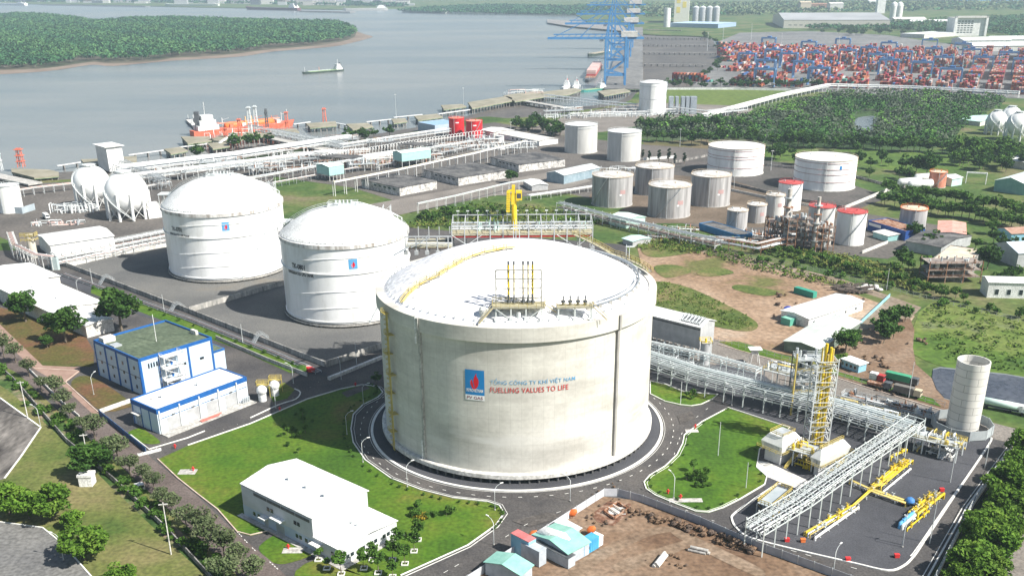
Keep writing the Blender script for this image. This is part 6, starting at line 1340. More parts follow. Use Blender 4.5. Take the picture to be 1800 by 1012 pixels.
# containers
cc=[((.22,.05,.035),'rust red'),((.27,.09,.05),'orange brown'),((.38,.13,.055),'orange'),((.27,.03,.05),'crimson'),((.15,.03,.025),'dark red'),((.05,.11,.26),'blue'),((.45,.45,.44),'white'),((.08,.22,.18),'green'),((.38,.24,.20),'faded pink')]
wts=[20,16,7,13,18,9,7,4,12]; CM=[M('container_'+n.replace(' ','_'),[c,tuple(v*1.25 for v in c)],.3,.6) for c,n in cc]
def cproto(i):
    t=MB().box(-1.2,-6.05,0,1.2,6.05,2.55)
    o=t.build('shipping_container',CM[i]); tag(o,'','container')
    me=o.data; me.transform(Matrix.Translation(o.location)); o.location=(0,0,0); return Proto(o)
cp=[cproto(i) for i in range(len(cc))]; bulk=[]; cnt=0
def putc(p,z,rz,row):
    global cnt
    i=random.choices(range(len(cc)),wts)[0]
    if cnt<300: cp[i].put((p.x,p.y,z),rz,cc[i][1]+' container '+row,cc[i][1]+' containers '+row); cnt+=1
    else: bulk.append((p.x,p.y,z,rz,i))
# near orange block, long sides to the camera
o_=G(1283,150)
for lv in range(6):
    for k in range(7-lv):
        for j in range(2): p=o_+yu*(2+k*6.3+lv*3)+yv*(j*13); putc(p,.1+lv*2.6,yr+pi/2 if False else yr,'in the tall orange block at the left front of the yard')
for lv in range(4):
    for k in range(12-lv):
        p=G(1184,142)+yu*(k*4.6)+yv*2; putc(p,.1+lv*2.6,yr,'behind the tall white tank')
nb=[1330,1372,1400,1440,1475,1515,1560,1592,1625,1662,1700,1735,1765,1795]
for bi,px in enumerate(nb):
    for row_y in (0,):
        b0=G(px,151+(px-1330)*.02)
        for k in range(6):
            n=random.choice((2,3,3,4,4))
            for lv in range(n):
                if cnt<300: putc(b0+yu*(k*2.75-8),.1+lv*2.6,yr,'in the front row of the port yard')
# bulk rows
random.seed(17)
for bi in range(-8,24):
    for vi in range(1,50):
        base=G(1300,151)+yu*(bi*27-6)+yv*(vi*13.2)
        q=PX((base.x,base.y,0))
        if q[1]<64 or q[0]>1830 or q[0]<1268: continue
        if (vi%13) in (0,1,12): continue
        if random.Random(bi*91+vi//5).random()<.34 and not (q[0]>1690 or vi>26): continue
        lowd=noise.noise(Vector((bi*1.7,vi*.19,3)))
        for k in range(6):
            n=int(2.9+lowd*3+random.uniform(-1.4,1.4)+(1.6 if vi>24 else 0)); n=max(0,min(6,n))
            if q[0]>1690 and vi>9: n=max(n,4)
            for lv in range(n): putc(base+yu*(k*2.8-7),.1+lv*2.6,yr,'deep in the port yard')
V=[];mi=[]
for x,y,z,rz,i in bulk:
    c_,s_=math.cos(rz),math.sin(rz)
    def T_(a,b): return (x+a*c_-b*s_,y+a*s_+b*c_)
    q=[T_(-1.2,-6.05),T_(1.2,-6.05),T_(1.2,6.05),T_(-1.2,6.05)]
    for a,b in ((0,1),(1,2),(3,0)): V+=[(*q[a],z),(*q[b],z),(*q[b],z+2.55),(*q[a],z+2.55)]; mi.append(i)
    V+=[(*p,z+2.55) for p in q]; mi.append(i)
if bulk:
    o=rawmesh('container_stacks',np.array(V),np.array(mi),CM); tag(o,'packed stacks of rust red and orange containers filling the far port yard','containers',kind='stuff')
# hi mast poles in port and near port poles
def mast(px,py,h,label,group=None,mat=None,r=.18,z=0):
    g=G(px,py,z); t=thing('light_mast',label,'light mast',(g.x,g.y,z),0,group); MB().tube([(g.x,g.y,z),(g.x,g.y,z+h)],[r,r*.5],6).build('pole',mat or lsteel,t)
    m=MB(); m.bar((g.x-1,g.y,z+h),(g.x+1,g.y,z+h),.4,.3); m.build('lamp_head',white,t); return t
for px,py in ((1243,90),(1270,80),(1320,70),(1472,100),(1372,92),(1690,130),(1760,110)): mast(px,py,32,'tall thin light mast in the port','tall port light masts',r=.5)
for px,py,h in ((697,215,26),(815,185,18),(612,255,10),(1010,246,12),(898,244,14),(1195,258,14),(1355,300,14),(1290,330,12)): mast(px,py,h,'slim grey pole near the river terminal','slim poles near the river terminal')
# ---------------------------------------------------------------- pipe racks
random.seed(31)
def along(pts,off):
    out=[]
    for i,p in enumerate(pts):
        a=pts[max(i-1,0)]; b=pts[min(i+1,len(pts)-1)]; d=(b-a); d.z=0; d.normalize(); n=Vector((-d.y,d.x,0)); out.append(p+n*off)
    return out
def rack(label,pts,w_,levels,step,pipes,mat=lsteel,post=.3,cat='pipe rack',truss=False,walk=None,name='pipe_rack',brace=True,over=.6,z=0,group=None):
    P=[G(x,y,0) for x,y in pts]; t=thing(name,label,cat,(P[0].x,P[0].y,0),0,group); top=levels[-1]
    for a,b in zip(P[:-1],P[1:]):
        L_=(b-a).length; d=(b-a).normalized(); n=Vector((-d.y,d.x,0))*w_/2; k=max(1,int(round(L_/step)))
        for i in range(k+ (1 if b is P[-1] or (b-P[-1]).length<.01 else 0)):
            c=a+d*(L_*i/k); m=MB()
            for s in (-1,1): m.bar(c+n*s,c+n*s+Vector((0,0,top+over)),post)
            for z_ in levels: m.bar(c-n+Vector((0,0,z_)),c+n+Vector((0,0,z_)),post*.8)
            if brace and w_>3: m.bar(c-n+Vector((0,0,levels[0]-1.5)),c-n*.4+Vector((0,0,levels[0])),post*.5); m.bar(c+n+Vector((0,0,levels[0]-1.5)),c+n*.4+Vector((0,0,levels[0])),post*.5)
            m.build('rack_frame',mat,t)
        m=MB()
        for z_ in levels:
            for s in (-1,1): m.bar(a+n*s+Vector((0,0,z_)),b+n*s+Vector((0,0,z_)),post*.6,post*.9)
        if truss:
            for s in (-1,1):
                for i in range(k*2): q0=a+d*(L_*i/(2*k)); q1=a+d*(L_*(i+1)/(2*k)); zz=(levels[-2],levels[-1]); m.bar(q0+n*s+Vector((0,0,zz[i%2])),q1+n*s+Vector((0,0,zz[1-i%2])),post*.45)
            for i in range(k*2): q0=a+d*(L_*i/(2*k)); m.bar(q0-n+Vector((0,0,top)),q0+n+Vector((0,0,top)),post*.5)
        m.build('girder',mat,t)
    for lv,fr_,r,mt in pipes:
        zz=levels[lv]+r+.12; MB().tube([p+Vector((0,0,zz)) for p in along(P,(fr_-.5)*w_*.9)],r,6).build('pipe',mt,t)
    if walk:
        for lv,fr_,ww in walk:
            Q=[p+Vector((0,0,levels[lv]+.15)) for p in along(P,(fr_-.5)*w_)]; m=MB()
            for a,b in zip(Q[:-1],Q[1:]): m.bar(a,b,ww,.08)
            o=m.build('walkway',grating,t); m=MB()
            for s in (-1,1): rail(m,[q for q in along(Q,s*ww/2)],1.1,.07,3)
            m.build('railing',lsteel,o)
    return t
grating=M('grating_grey',[(.30,.33,.34),(.42,.45,.46)],.8,.6)
def pp(n,lv,mats=None,r=(.11,.24)): return [(lv,(i+.7)/(n+.4),random.uniform(*r),random.choice(mats or [lsteel,white,lsteel,steel])) for i in range(n)]
glz=M('pale_steel',[(.48,.55,.56),(.62,.68,.68)],.4,.5); pinkp=M('pink_pipe',[(.55,.38,.34),(.66,.5,.46)],.4,.6)
rack('wide two level pipe rack running from the big concrete tank to the yard corner',[(1122,652),(1216,684),(1349,719),(1470,748),(1592,786)],8,[4.6,7.2],6.2,pp(5,0,[steel,lsteel])+pp(5,1,[lsteel,steel,glz],(.15,.32)),M('rack_grey',[(.36,.40,.40),(.46,.50,.50)],.4,.5),.34,walk=[(1,.98,1.2)])
rack('upper service rack beside the wide rack behind the big concrete tank',[(1135,640),(1240,664),(1330,690)],4.,[7.6,8.6],6,pp(3,1,[white,glz]),glz,.26,truss=True)
rack('long white truss pipe bridge crossing the gravel yard to the hoarding',[(1323,972),(1405,921),(1478,867),(1545,820),(1604,778)],5.2,[6.2,8.4],5.4,pp(4,0,[lsteel,white,steel]),M('bridge_white',[(.50,.55,.54),(.62,.66,.64)],.3,.5),.26,truss=True,walk=[(0,.9,1.)])
rack('pipe rack on the wall side of the white compressor house',[(98,472),(200,450),(296,430)],4.5,[2.6,5.,7.5],5,pp(4,0,[pinkp,lsteel,rust])+pp(4,1,[pinkp,white,lsteel])+pp(3,2),lsteel,.25,walk=[(2,.5,1.4)])
rack('tall white pipe loop at the left edge round the yellow column',[(22,430),(30,452),(66,470),(98,474)],3,[5.5,6.5],5,pp(4,1,[white,pinkp]),white,.3)
rack('low pipe line outside the bund wall',[(112,484),(330,562),(470,618),(560,656)],2.6,[.7],7,pp(5,0,[steel,pinkp,dsteel,steel],(.08,.15)),steel,.2,over=0,brace=False)
for lab,pts,w_,lv,st,n in (('broad white rack from the gas spheres past the gas jetty trestle',[(212,312),(420,286),(620,254)],14,[5,7.5],11,10),('white rack in front of the broad white rack, left part',[(228,326),(400,304),(590,280)],9,[4.5,6.8],11,8),
    ('white pipe rack along the truck loading bays',[(440,330),(600,300),(830,262)],5,[6.5],11,5),('white rack behind the loading bays toward the red tanks',[(600,270),(700,254),(790,240)],6,[5,7],10,6)):
    rack(lab,pts,w_,lv,st,pp(n-2,0,[steel,lsteel,lsteel,steel],(.15,.32))+(pp(n-3,1,[white,lsteel,steel],(.15,.32)) if len(lv)>1 else []),white,.34)
rack('pipe trestle deck above the long jetty trestle',[(438,234),(606,268)],8,[4.,7.],9,pp(7,0)+pp(6,1),lsteel,.35,truss=True)
rack('dark pipe trestle left of the domed tanks',[(212,296),(292,334)],6,[4.,7.],8,pp(5,1,[steel,lsteel]),steel,.3,truss=True)
rack('pink pipe rack crossing behind the gas spheres',[(0,352),(60,342),(130,334)],4,[4.5],7,pp(5,0,[pinkp,rust,pinkp]),lsteel,.28)
rack('yellow and white trestle above the black roofed warehouses',[(588,345),(700,322),(830,292),(925,268)],2.2,[9.],9,pp(3,0,[yel,white,yel],(.2,.3)),white,.42,brace=False)
rack('single white pipe trestle curving past the dark tree',[(735,376),(800,362),(895,338),(930,333)],1.2,[6],7.5,pp(1,0,[glz],(.3,.3)),white,.25,brace=False)
rack('low two level rack with dark grating before the stained grey tanks',[(985,372),(1080,398),(1180,422),(1262,440)],6,[2.8,5.4],7,pp(6,0,[steel,rust,lsteel,steel])+pp(4,1,[lsteel,steel]),lsteel,.25,walk=[(1,.3,1.4)])
rack('old pipe rack continuing to the rusty process columns',[(1262,436),(1330,448),(1380,436)],5,[3.2,5.6],7,pp(6,0,[steel,rust,lsteel])+pp(4,1,[lsteel,rust]),rust,.25)
rack('white pipe rack from the tank farm to the pump platform foot',[(930,352),(1000,342),(1045,335)],4,[3],7,pp(5,0,[white,lsteel]),white,.28)
rack('very long white pipe rack round the mangrove and port yard',[(1236,214),(1300,196),(1372,176),(1455,158),(1600,162),(1790,172)],7,[4.5,6.5],12,pp(6,0,[white,lsteel],(.2,.45))+pp(4,1,[white,lsteel],(.2,.4)),white,.5)
rack('grey racks beside the tall white tank toward the very long white rack',[(1176,200),(1240,208),(1310,200)],6,[4,7],9,pp(5,0)+pp(5,1),lsteel,.35)
rack('white rack from the loading wharf to the tall white tank',[(960,178),(1040,188),(1120,196)],6,[4,7],10,pp(7,0)+pp(5,1),lsteel,.35)
rack('pipe gantry over the road by the orange tank',[(1697,322),(1732,324)],1.5,[7],14,pp(1,0,[white],(.3,.3)),white,.4,brace=False)
# ---------------------------------------------------------------- process skids
def skid(label,px,py,w_,d_,zt,n,mats,rz=0,hmax=2.5,legs=True,railm=yel,deck_m=None,cat='process skid',name='process_skid',group=None,tubes=.5):
    g=G(px,py,0); t=thing(name,label,cat,(g.x,g.y,0),rz,group); c_,s_=math.cos(rz),math.sin(rz)
    q=lambda x,y,z: (g.x+x*c_-y*s_,g.y+x*s_+y*c_,z)
    if legs:
        for x in [(-.48+.96*i/max(1,int(w_/5)))*w_ for i in range(max(1,int(w_/5))+1)]:
            for y in (-d_*.45,d_*.45): MB().bar(q(x,y,0),q(x,y,zt),.3).build('leg',lsteel,t)
        MB().hexa([q(-w_/2,-d_/2,zt),q(w_/2,-d_/2,zt),q(w_/2,d_/2,zt),q(-w_/2,d_/2,zt)],[q(-w_/2,-d_/2,zt+.2),q(w_/2,-d_/2,zt+.2),q(w_/2,d_/2,zt+.2),q(-w_/2,d_/2,zt+.2)]).build('deck',deck_m or grating,t)
        m=MB(); rail(m,[q(-w_/2,-d_/2,zt+.2),q(w_/2,-d_/2,zt+.2),q(w_/2,d_/2,zt+.2),q(-w_/2,d_/2,zt+.2),q(-w_/2,-d_/2,zt+.2)],1.1,.09,2.5); m.build('railing',railm,t)
    for i in range(n):
        x,y=random.uniform(-.46,.46)*w_,random.uniform(-.44,.44)*d_; mt=random.choice(mats); z0=zt+.2 if legs and random.random()<.7 else 0
        if random.random()<tubes:
            L_=random.uniform(.15,.5)*(w_ if random.random()<.6 else d_); h=z0+random.uniform(.3,hmax); r=random.uniform(.1,.32); ax=random.random()<.6
            x1,y1=(min(x+L_,w_*.5),y) if ax else (x,min(y+L_,d_*.5))
            MB().tube([q(x,y,z0),q(x,y,h),q(x1,y1,h),q(x1,y1,z0)],r,6).build('pipe',mt,t)
        else:
            h=random.uniform(.5,1)*hmax
            m=MB(); X=q(x,y,0); m.cyl(X[0],X[1],z0,z0+h*.7,random.uniform(.25,.7),8); m.cyl(X[0],X[1],z0+h*.7,z0+h,.18,6); m.build('valve',mt,t)
    return t
ra=math.atan2((G(1592,786)-G(1216,684)).y,(G(1592,786)-G(1216,684)).x); rb_=math.atan2((G(1604,778)-G(1323,972)).y,(G(1604,778)-G(1323,972)).x)
Y=[yel,byel,yel,lsteel]
skid('yellow pipe manifold deck between the two white compressor housings',1400,812,12,7,5,34,[byel,yel,byel,lconc],ra,2.2)
skid('pipe skid with dark legs behind the yellow stack',1500,738,26,7,3.5,40,[steel,lsteel,yel,dsteel],ra,2.4)
skid('raised pipe deck with yellow rails beyond the wide rack',1395,690,20,8,7,40,[steel,lsteel,yel,dsteel],ra,3)
skid('raised equipment deck at the corner of the gravel yard',1640,795,15,7,4.5,36,[steel,lsteel,yel,lconc],ra,2)
skid('bright yellow valve manifold at the foot of the wide grey cylinder',1673,786,7,4,2.4,26,[byel,byel,yel],ra,1.2)
skid('grey equipment strip along the rear road fence',1560,722,30,4,2,46,[steel,lsteel,dsteel,rust],ra,2.5,railm=lsteel)
skid('pipe skid behind the wide rack near the big concrete tank',1170,650,22,6,3,30,[steel,lsteel,dsteel],ra,2.2,railm=lsteel)
skid('clutter of grey pipes under the tall white tank',1060,205,150,36,3,140,[lsteel,white,steel,steel],.1,6,legs=False)
skid('dark pipework beside the tall white tank base',1100,200,50,18,3,40,[dsteel,steel,lsteel],.1,7,legs=False)
skid('loading arms and pipework on the wharf head',920,170,50,12,0,40,[lsteel,pinkp,steel,white],.2,9,legs=False)
skid('red and white loading arms on the main gas jetty head',415,243,60,10,0,40,[MC['faded_red'],white,lsteel,MC['faded_red']],.25,9,legs=False)
for i,(px,py,w_,d_,lab,ms,n) in enumerate(((520,300,70,20,'white pipework left of the shorter mint canopy',[white,lsteel,rust],50),(640,290,60,22,'rusty and white pipework between the two mint canopies',[rust,white,MC['pink_pipe'],yel],60),(700,285,70,18,'white pipework below the longer mint canopy',[white,lsteel,lsteel,rust],60),(800,262,80,20,'white pipework in front of the red tanks',[white,white,lsteel,rust],64),(880,262,60,14,'white pipework left of the light grey tank pair',[white,lsteel,steel],40),(330,300,120,16,'white valves along the broad rack left',[white,lsteel,steel],50),(560,274,80,14,'white valves along the broad rack right',[white,lsteel,rust],46),(130,372,30,12,'white pump skid below the gas spheres',[white,lsteel,steel],40),(100,395,30,10,'pipe cluster left of the compressor house',[lsteel,pinkp,steel],26),
    (1230,425,60,10,'rusty equipment beside the blue lean-to',[rust,steel,lsteel],50),(1350,415,30,14,'pipework in front of the pale grey tank',[rust,steel,lsteel],40),(1150,402,50,8,'pumps in front of the stained tanks',[rust,steel,lsteel],30),(1085,300,40,10,'pumps between the light grey pair and stained tanks',[steel,lsteel],24))): skid(lab,px,py,w_,d_,0,int(n*1.6),ms,.18 if px<1000 else -.25,6 if i<8 else 3,legs=False)
for i,(px,py,w_,d_,z_,lab) in enumerate(((470,306,26,8,5,'grey legged pipe deck right of the left domed tank top'),(545,292,24,8,6,'grey legged pipe deck left of the shorter mint canopy'),(640,300,22,8,5,'grey legged pipe deck between the mint canopies'),(600,258,30,8,6,'grey legged pipe deck at the landward end of the jetty trestle'),(665,262,26,8,6,'grey legged pipe deck beside the dark river side canopy'),(775,270,26,8,5,'grey legged pipe deck right of the longer mint canopy'),(845,255,24,8,5,'grey legged pipe deck below the red tanks'),(300,316,22,8,5,'grey legged pipe deck between the spheres and domed tank'),(390,296,30,7,5,'grey legged pipe deck behind the left dome'),(990,205,40,10,6,'grey legged pipe deck on the bank below the long wharf'))): skid(lab,px,py,w_,d_,z_,30,[steel,steel,lsteel,rust,white],.25,3.5,railm=steel,tubes=.7)
for i,(a_,b_) in enumerate((((455,318),(700,272)),((480,330),(640,300)),((660,300),(860,258)),((240,340),(300,328)),((700,262),(880,236)))): rack(('thin grey pipe track, front left of the loading rows','thin grey pipe track on the meadow edge by the right dome','thin grey pipe track below the longer mint canopy','thin grey pipe track behind the left dome edge','thin grey pipe track just below the red tanks')[i],[a_,b_],3,[3.2],6,pp(4,0,[steel,lsteel,rust]),steel,.25,brace=False)
# truck loading bays
def arm():
    t=thing('gooseneck_loader','','loading arm'); MB().tube([(0,0,0),(0,0,7.5),(1.2,0,8.6),(2.8,0,8.2),(3.2,0,6)],.22,6).build('pipe',white,t); MB().box(-.9,-.9,0,.9,.9,1.4).build('base',lsteel,t); return t
pa=Proto(arm())
for r0,r1,n,lab in (((566,292),(640,279),14,'in the left loading row'),((640,280),(745,262),20,'in the middle loading row'),((745,262),(850,246),20,'in the right loading row before the red tanks')):
    for i in range(n): g=G(r0[0]+(r1[0]-r0[0])*i/n,r0[1]+(r1[1]-r0[1])*i/n); pa.put((g.x,g.y,.1),.3,'white gooseneck loading arm '+lab,'white loading arms '+lab)
for lab,c0,c1,c3 in (('long dark canopy roof at the river side of the loading bays, right one',(700,254),(640,252),(745,244)),('long dark canopy roof behind the broad white rack',(560,276),(500,278),(590,270))):
    f=Fr(c0,(c0[0]-30,c0[1]-2.),c3,7); t=thing('canopy',lab,'canopy',f.o,f.rz()); f.box(MB(),-30,0,7,12,14,7.5).build('roof',dgrey,t)
    for i in range(5): m=MB(); m.bar(f(-28+i*9.5,1,0),f(-28+i*9.5,1,7),.4); m.build('leg',white,t)
bld('loading_wall','long white loading wall with openings left of the mint canopy','wall',(706,280),(640,290),(707,276),6,'flat',.3,white,lconc,0)
# ---------------------------------------------------------------- yellow stack tower
g=G(1434,778); t=thing('flare_tower','tall tower of yellow pipes in a light steel frame above the yard','flare tower',(g.x,g.y,0)); hh=31
for dx,dy in ((-3,-2.5),(3,-2.5),(3,3),(-3,3)): MB().bar((g.x+dx,g.y+dy,0),(g.x+dx,g.y+dy,hh-5+(dx>0)*2),.3).build('frame_post',lsteel,t)
for k in range(9):
    z=1.5+k*3.2; m=MB()
    for a,b in (((-3,-2.5),(3,-2.5)),((3,-2.5),(3,3)),((3,3),(-3,3)),((-3,3),(-3,-2.5))):
        m.bar((g.x+a[0],g.y+a[1],z),(g.x+b[0],g.y+b[1],z),.2); m.bar((g.x+a[0],g.y+a[1],z),(g.x+b[0],g.y+b[1],min(z+3.2,hh-5)),.13)
    m.build('frame_ring',lsteel,t)
for i,(dx,dy,r,h_) in enumerate(((-1.6,-1,.28,1),(-.8,-1.4,.4,0),(.1,-1.2,.3,.93),(.9,-.9,.45,1),(1.7,-.4,.35,.98),(0,.6,.5,1.02),(1.2,.9,.3,.9))): MB().tube([(g.x+dx,g.y+dy,0),(g.x+dx,g.y+dy,hh*(h_ or .85))],r,8).build('stack_pipe',byel if i%2 else yel,t)
for k in range(4): m=MB(); m.box(g.x-2.6,g.y-2.2,6+k*6.5,g.x+2.6,g.y+2.6,6.12+k*6.5); o=m.build('platform',grating,t); m=MB(); rail(m,[(g.x-2.6,g.y-2.3,6.1+k*6.5),(g.x+2.6,g.y-2.3,6.1+k*6.5),(g.x+2.6,g.y+2.6,6.1+k*6.5)],1.1,.09); m.build('railing',yel,o)
g=G(1412,722); t=thing('steel_tower','grey steel equipment tower with platforms behind the yellow stack','equipment tower',(g.x,g.y,0))
for dx in (-4.5,4.5):
    for dy in (-3,3): MB().bar((g.x+dx,g.y+dy,0),(g.x+dx,g.y+dy,18.5),.3).build('post',dsteel,t)
for k in range(5):
    z=4+k*3.6; m=MB(); m.box(g.x-4.5,g.y-3,z,g.x+4.5,g.y+3,z+.15); o=m.build('platform',grating,t); m=MB(); rail(m,[(g.x-4.5,g.y-3,z),(g.x+4.5,g.y-3,z),(g.x+4.5,g.y+3,z),(g.x-4.5,g.y+3,z),(g.x-4.5,g.y-3,z)],1.1,.1); m.build('railing',yel if k%2 else lsteel,o)
    m=MB(); m.bar((g.x-4.5,g.y-3,z),(g.x+4.5,g.y-3,z-3.6),.2); m.bar((g.x-4.5,g.y-3,z-3.6),(g.x+4.5,g.y-3,z),.2); m.build('brace',steel,t)
    for j in range(7): x,y=g.x+random.uniform(-3.8,3.8),g.y+random.uniform(-2.4,2.4); m=MB(); m.cyl(x,y,z+.15,z+random.uniform(1.2,3),random.uniform(.25,.6),8); m.build('vessel',random.choice([steel,lsteel,dsteel,lsteel]),t)
m=MB(); m.tube([(g.x-5,g.y-3.4,0),(g.x-5,g.y-3.4,21)],.3,8); m.build('yellow_pipe',yel,t)
# white compressor housings
for lab,c0,c1,c3,h,hl_ in (('white angular compressor housing, left of the yellow manifold',(1371,820),(1338,806),(1392,800),8.5,5),('white angular compressor housing, right of the yellow manifold',(1438,840),(1424,834),(1480,812),8,4.5)):
    f=Fr(c0,c1,c3); L,W=f.Lu,f.Lv; t=thing('compressor_housing',lab,'compressor housing',f.o,f.rz()); hw=M('housing_white',[(.58,.60,.58),(.72,.73,.70)],.4,.5)
    f.box(MB(),.6,.6,0,L-.6,W-.6,hl_-1).build('base',M('housing_grey',[(.40,.41,.42),(.5,.51,.52)]),t)
    B=[f(0,0,hl_-1),f(L,0,hl_-1),f(L,W,hl_-1),f(0,W,hl_-1)]; Tp=[f(1,1.4,h),f(L-1,1.4,h),f(L-1,W-1.4,h),f(1,W-1.4,h)]; Md=[f(-.4,-.4,hl_+1.2),f(L+.4,-.4,hl_+1.2),f(L+.4,W+.4,hl_+1.2),f(-.4,W+.4,hl_+1.2)]
    MB().hexa(B,Md).build('lower_hood',hw,t); MB().hexa(Md,Tp).build('upper_hood',hw,t)
    f.box(MB(),1.5,2,h,L-1.5,W-2,h+.25).build('roof_grille',steel,t); m=MB(); f.box(m,.8,-.5,hl_-.6,L-.8,-.42,hl_+.9); m.build('side_panel',MC['housing_grey'],t)
    m=MB(); rail(m,[f(-1.2,-1.2,hl_-1),f(L+1.2,-1.2,hl_-1),f(L+1.2,W+1.2,hl_-1),f(-1.2,W+1.2,hl_-1),f(-1.2,-1.2,hl_-1)],1.1,.1); rail(m,[f(1,1.4,h),f(L-1,1.4,h),f(L-1,W-1.4,h),f(1,W-1.4,h),f(1,1.4,h)],1.,.1); m.build('railing',yel,t)
    m=MB(); m.bar(f(-1.5,0,0),f(-1.5,W*.8,hl_-1),.9,.15); m.bar(f(-1.5,0,1),f(-1.5,W*.8,hl_),.1); m.build('stair',yel,t)
# raised platform
P=[G(x,y,4.2) for x,y in ((1331,883),(1357,892),(1393,862),(1367,853))]; ctr=sum(P,Vector())/4; t=thing('access_platform','grey deck on a yellow frame beside the truss bridge','platform',(ctr.x,ctr.y,0))
MB().prism([(p.x,p.y) for p in P],4.,4.2).build('deck',M('bluegrey_deck',[(.30,.35,.38),(.38,.42,.45)]),t)
for i in range(4):
    a,b=P[i],P[(i+1)%4]; n=max(1,int((b-a).length/3))
    for k in range(n): c=a+(b-a)*k/n; MB().bar((c.x,c.y,0),(c.x,c.y,4),.22).build('leg',steel,t)
    m=MB(); 
    for k in range(n): c=a+(b-a)*k/n; d=a+(b-a)*(k+1)/n; m.bar((c.x,c.y,.2),(d.x,d.y,4),.12)
    m.build('brace',yel,t)
m=MB(); rail(m,P+[P[0]],1.2,.14,1.); m.build('railing',yel,t)
# yellow pipe runs on gravel yard
def run(label,a,b,w_,n,mats,z=1.0,r=(.14,.3),name='pipe_run',base=True,valves=8,kink=None):
    A,B=G(*a),G(*b); t=thing(name,label,'pipe run',(A.x,A.y,0)); d=(B-A); L_=d.length; d.normalize(); nn=Vector((-d.y,d.x,0))
    for i in range(n):
        o=nn*((i+.5)/n-.5)*w_; rr=random.uniform(*r); zz=z+random.uniform(-.2,.5); P=[A+o+Vector((0,0,.1)),A+o+Vector((0,0,zz)),B+o+Vector((0,0,zz)),B+o+Vector((0,0,.1))]; MB().tube(P,rr,7).build('pipe',mats[i%len(mats)],t)
    for i in range(max(2,int(L_/4))):
        c=A+d*(L_*(i+.5)/max(2,int(L_/4))); MB().bar(c-nn*w_*.55+Vector((0,0,z-.25)),c+nn*w_*.55+Vector((0,0,z-.25)),.2).bar(c-nn*w_*.4,c-nn*w_*.4+Vector((0,0,z-.2)),.25).bar(c+nn*w_*.4,c+nn*w_*.4+Vector((0,0,z-.2)),.25).build('support',lsteel,t)
    for i in range(valves):
        c=A+d*L_*random.uniform(.05,.95)+nn*random.uniform(-.5,.5)*w_; m=MB(); m.cyl(c.x,c.y,z-.2,z+.7,.35,8); m.cyl(c.x,c.y,z+.7,z+1.3,.12,6); m.lathe(c.x,c.y,[(.45,z+1.25),(.5,z+1.3),(.45,z+1.35)],8); m.build('valve',random.choice(mats+[steel]),t)
    return t
run('yellow pipe launcher line with a white beam, front left of the gravel yard',(1418,944),(1500,896),2.2,4,[yel,lsteel,byel],1.1,valves=14)
run('white beam beside the front left yellow launcher line',(1432,950),(1508,896),.7,1,[white],.5,(.35,.36),valves=0)
run('thick yellow pipe bundle behind the yard centre',(1540,860),(1596,814),3.0,6,[byel,yel,byel],1.2,(.16,.28),valves=22)
run('white beam beside the thick yellow pipe bundle',(1552,866),(1600,826),.7,1,[white],.5,(.3,.31),valves=0)
run('yellow line linking the launcher line to the yard centre',(1500,896),(1540,860),.9,2,[yel,byel],1.1,valves=3)
run('twin yellow pipes running right from the yard centre',(1525,866),(1592,890),1.8,2,[yel,yel],1.1,(.3,.32),valves=2)
run('twin yellow pipes rising under the truss bridge',(1494,850),(1528,866),1.2,2,[yel,yel],1.1,(.25,.27),valves=0)
run('bright yellow pig launcher bundle at the right of the yard',(1604,910),(1650,874),3.0,5,[byel,byel,yel],1.3,(.18,.36),valves=22)
run('pale blue and white launcher end of the right bundle',(1583,930),(1606,910),1.4,2,[lsteel,MC['pale_logo_blue'],white],1.2,(.35,.5),valves=4)
run('thin yellow pipe right of the pig launcher bundle',(1594,934),(1632,902),.5,1,[byel],.8,(.2,.22),valves=2)
run('yellow pipe loop by the corner deck',(1564,810),(1592,796),1.,2,[byel,yel],1.1,(.2,.25),valves=2)
run('white pipes on the gravel between corner deck and kerb',(1652,806),(1672,790),2.,3,[white,lsteel,white],.6,(.2,.3),valves=4)
def blobthing(name,label,cat,px,py,w_,d_,h,mat,grp=None,z=None):
    g=G(px,py); z=KZ if z is None else z; m=MB(); m.box(g.x-w_/2,g.y-d_/2,z,g.x+w_/2,g.y+d_/2,z+h*.8); m.box(g.x-w_*.56,g.y-d_*.56,z+h*.8,g.x+w_*.56,g.y+d_*.56,z+h); o=m.build(name,mat); tag(o,label,cat,grp); return o
g=G(1598,889); o=MB().sph((g.x,g.y,1.6),1.3,12,.8).build('tarp_cover',M('tarp_blue',[(.04,.16,.42),(.08,.24,.55)],.8,.6)); tag(o,'bright blue tarpaulin over a valve at the right of the yard','tarpaulin')
for px,py,lab,mt in ((1490,986,'red fire box at the front of the gravel yard',red),(1576,980,'red fire box near the right kerb of the yard',red),(1655,864,'red hydrant box by the inner kerb',red),(1411,953,'orange wrapped valve at the launcher front',orange),(1588,886,'red valve box left of the blue tarpaulin',red),(1383,952,'small red box under the truss bridge',red)): blobthing('fire_box',lab,'fire box',px,py,1.1,.8,.9,mt)
def hyd(label,px,py,grp=None):
    g=G(px,py); t=thing('hydrant',label,'hydrant',(g.x,g.y,KZ),0,grp); MB().cyl(g.x,g.y,KZ,KZ+1,.22,8).build('barrel',red,t); MB().tube([(g.x-.5,g.y,KZ+.75),(g.x+.5,g.y,KZ+.75)],.16,6).build('outlet',red,t); MB().sph((g.x,g.y,KZ+1.1),.28,8).build('cap',red,t); return t
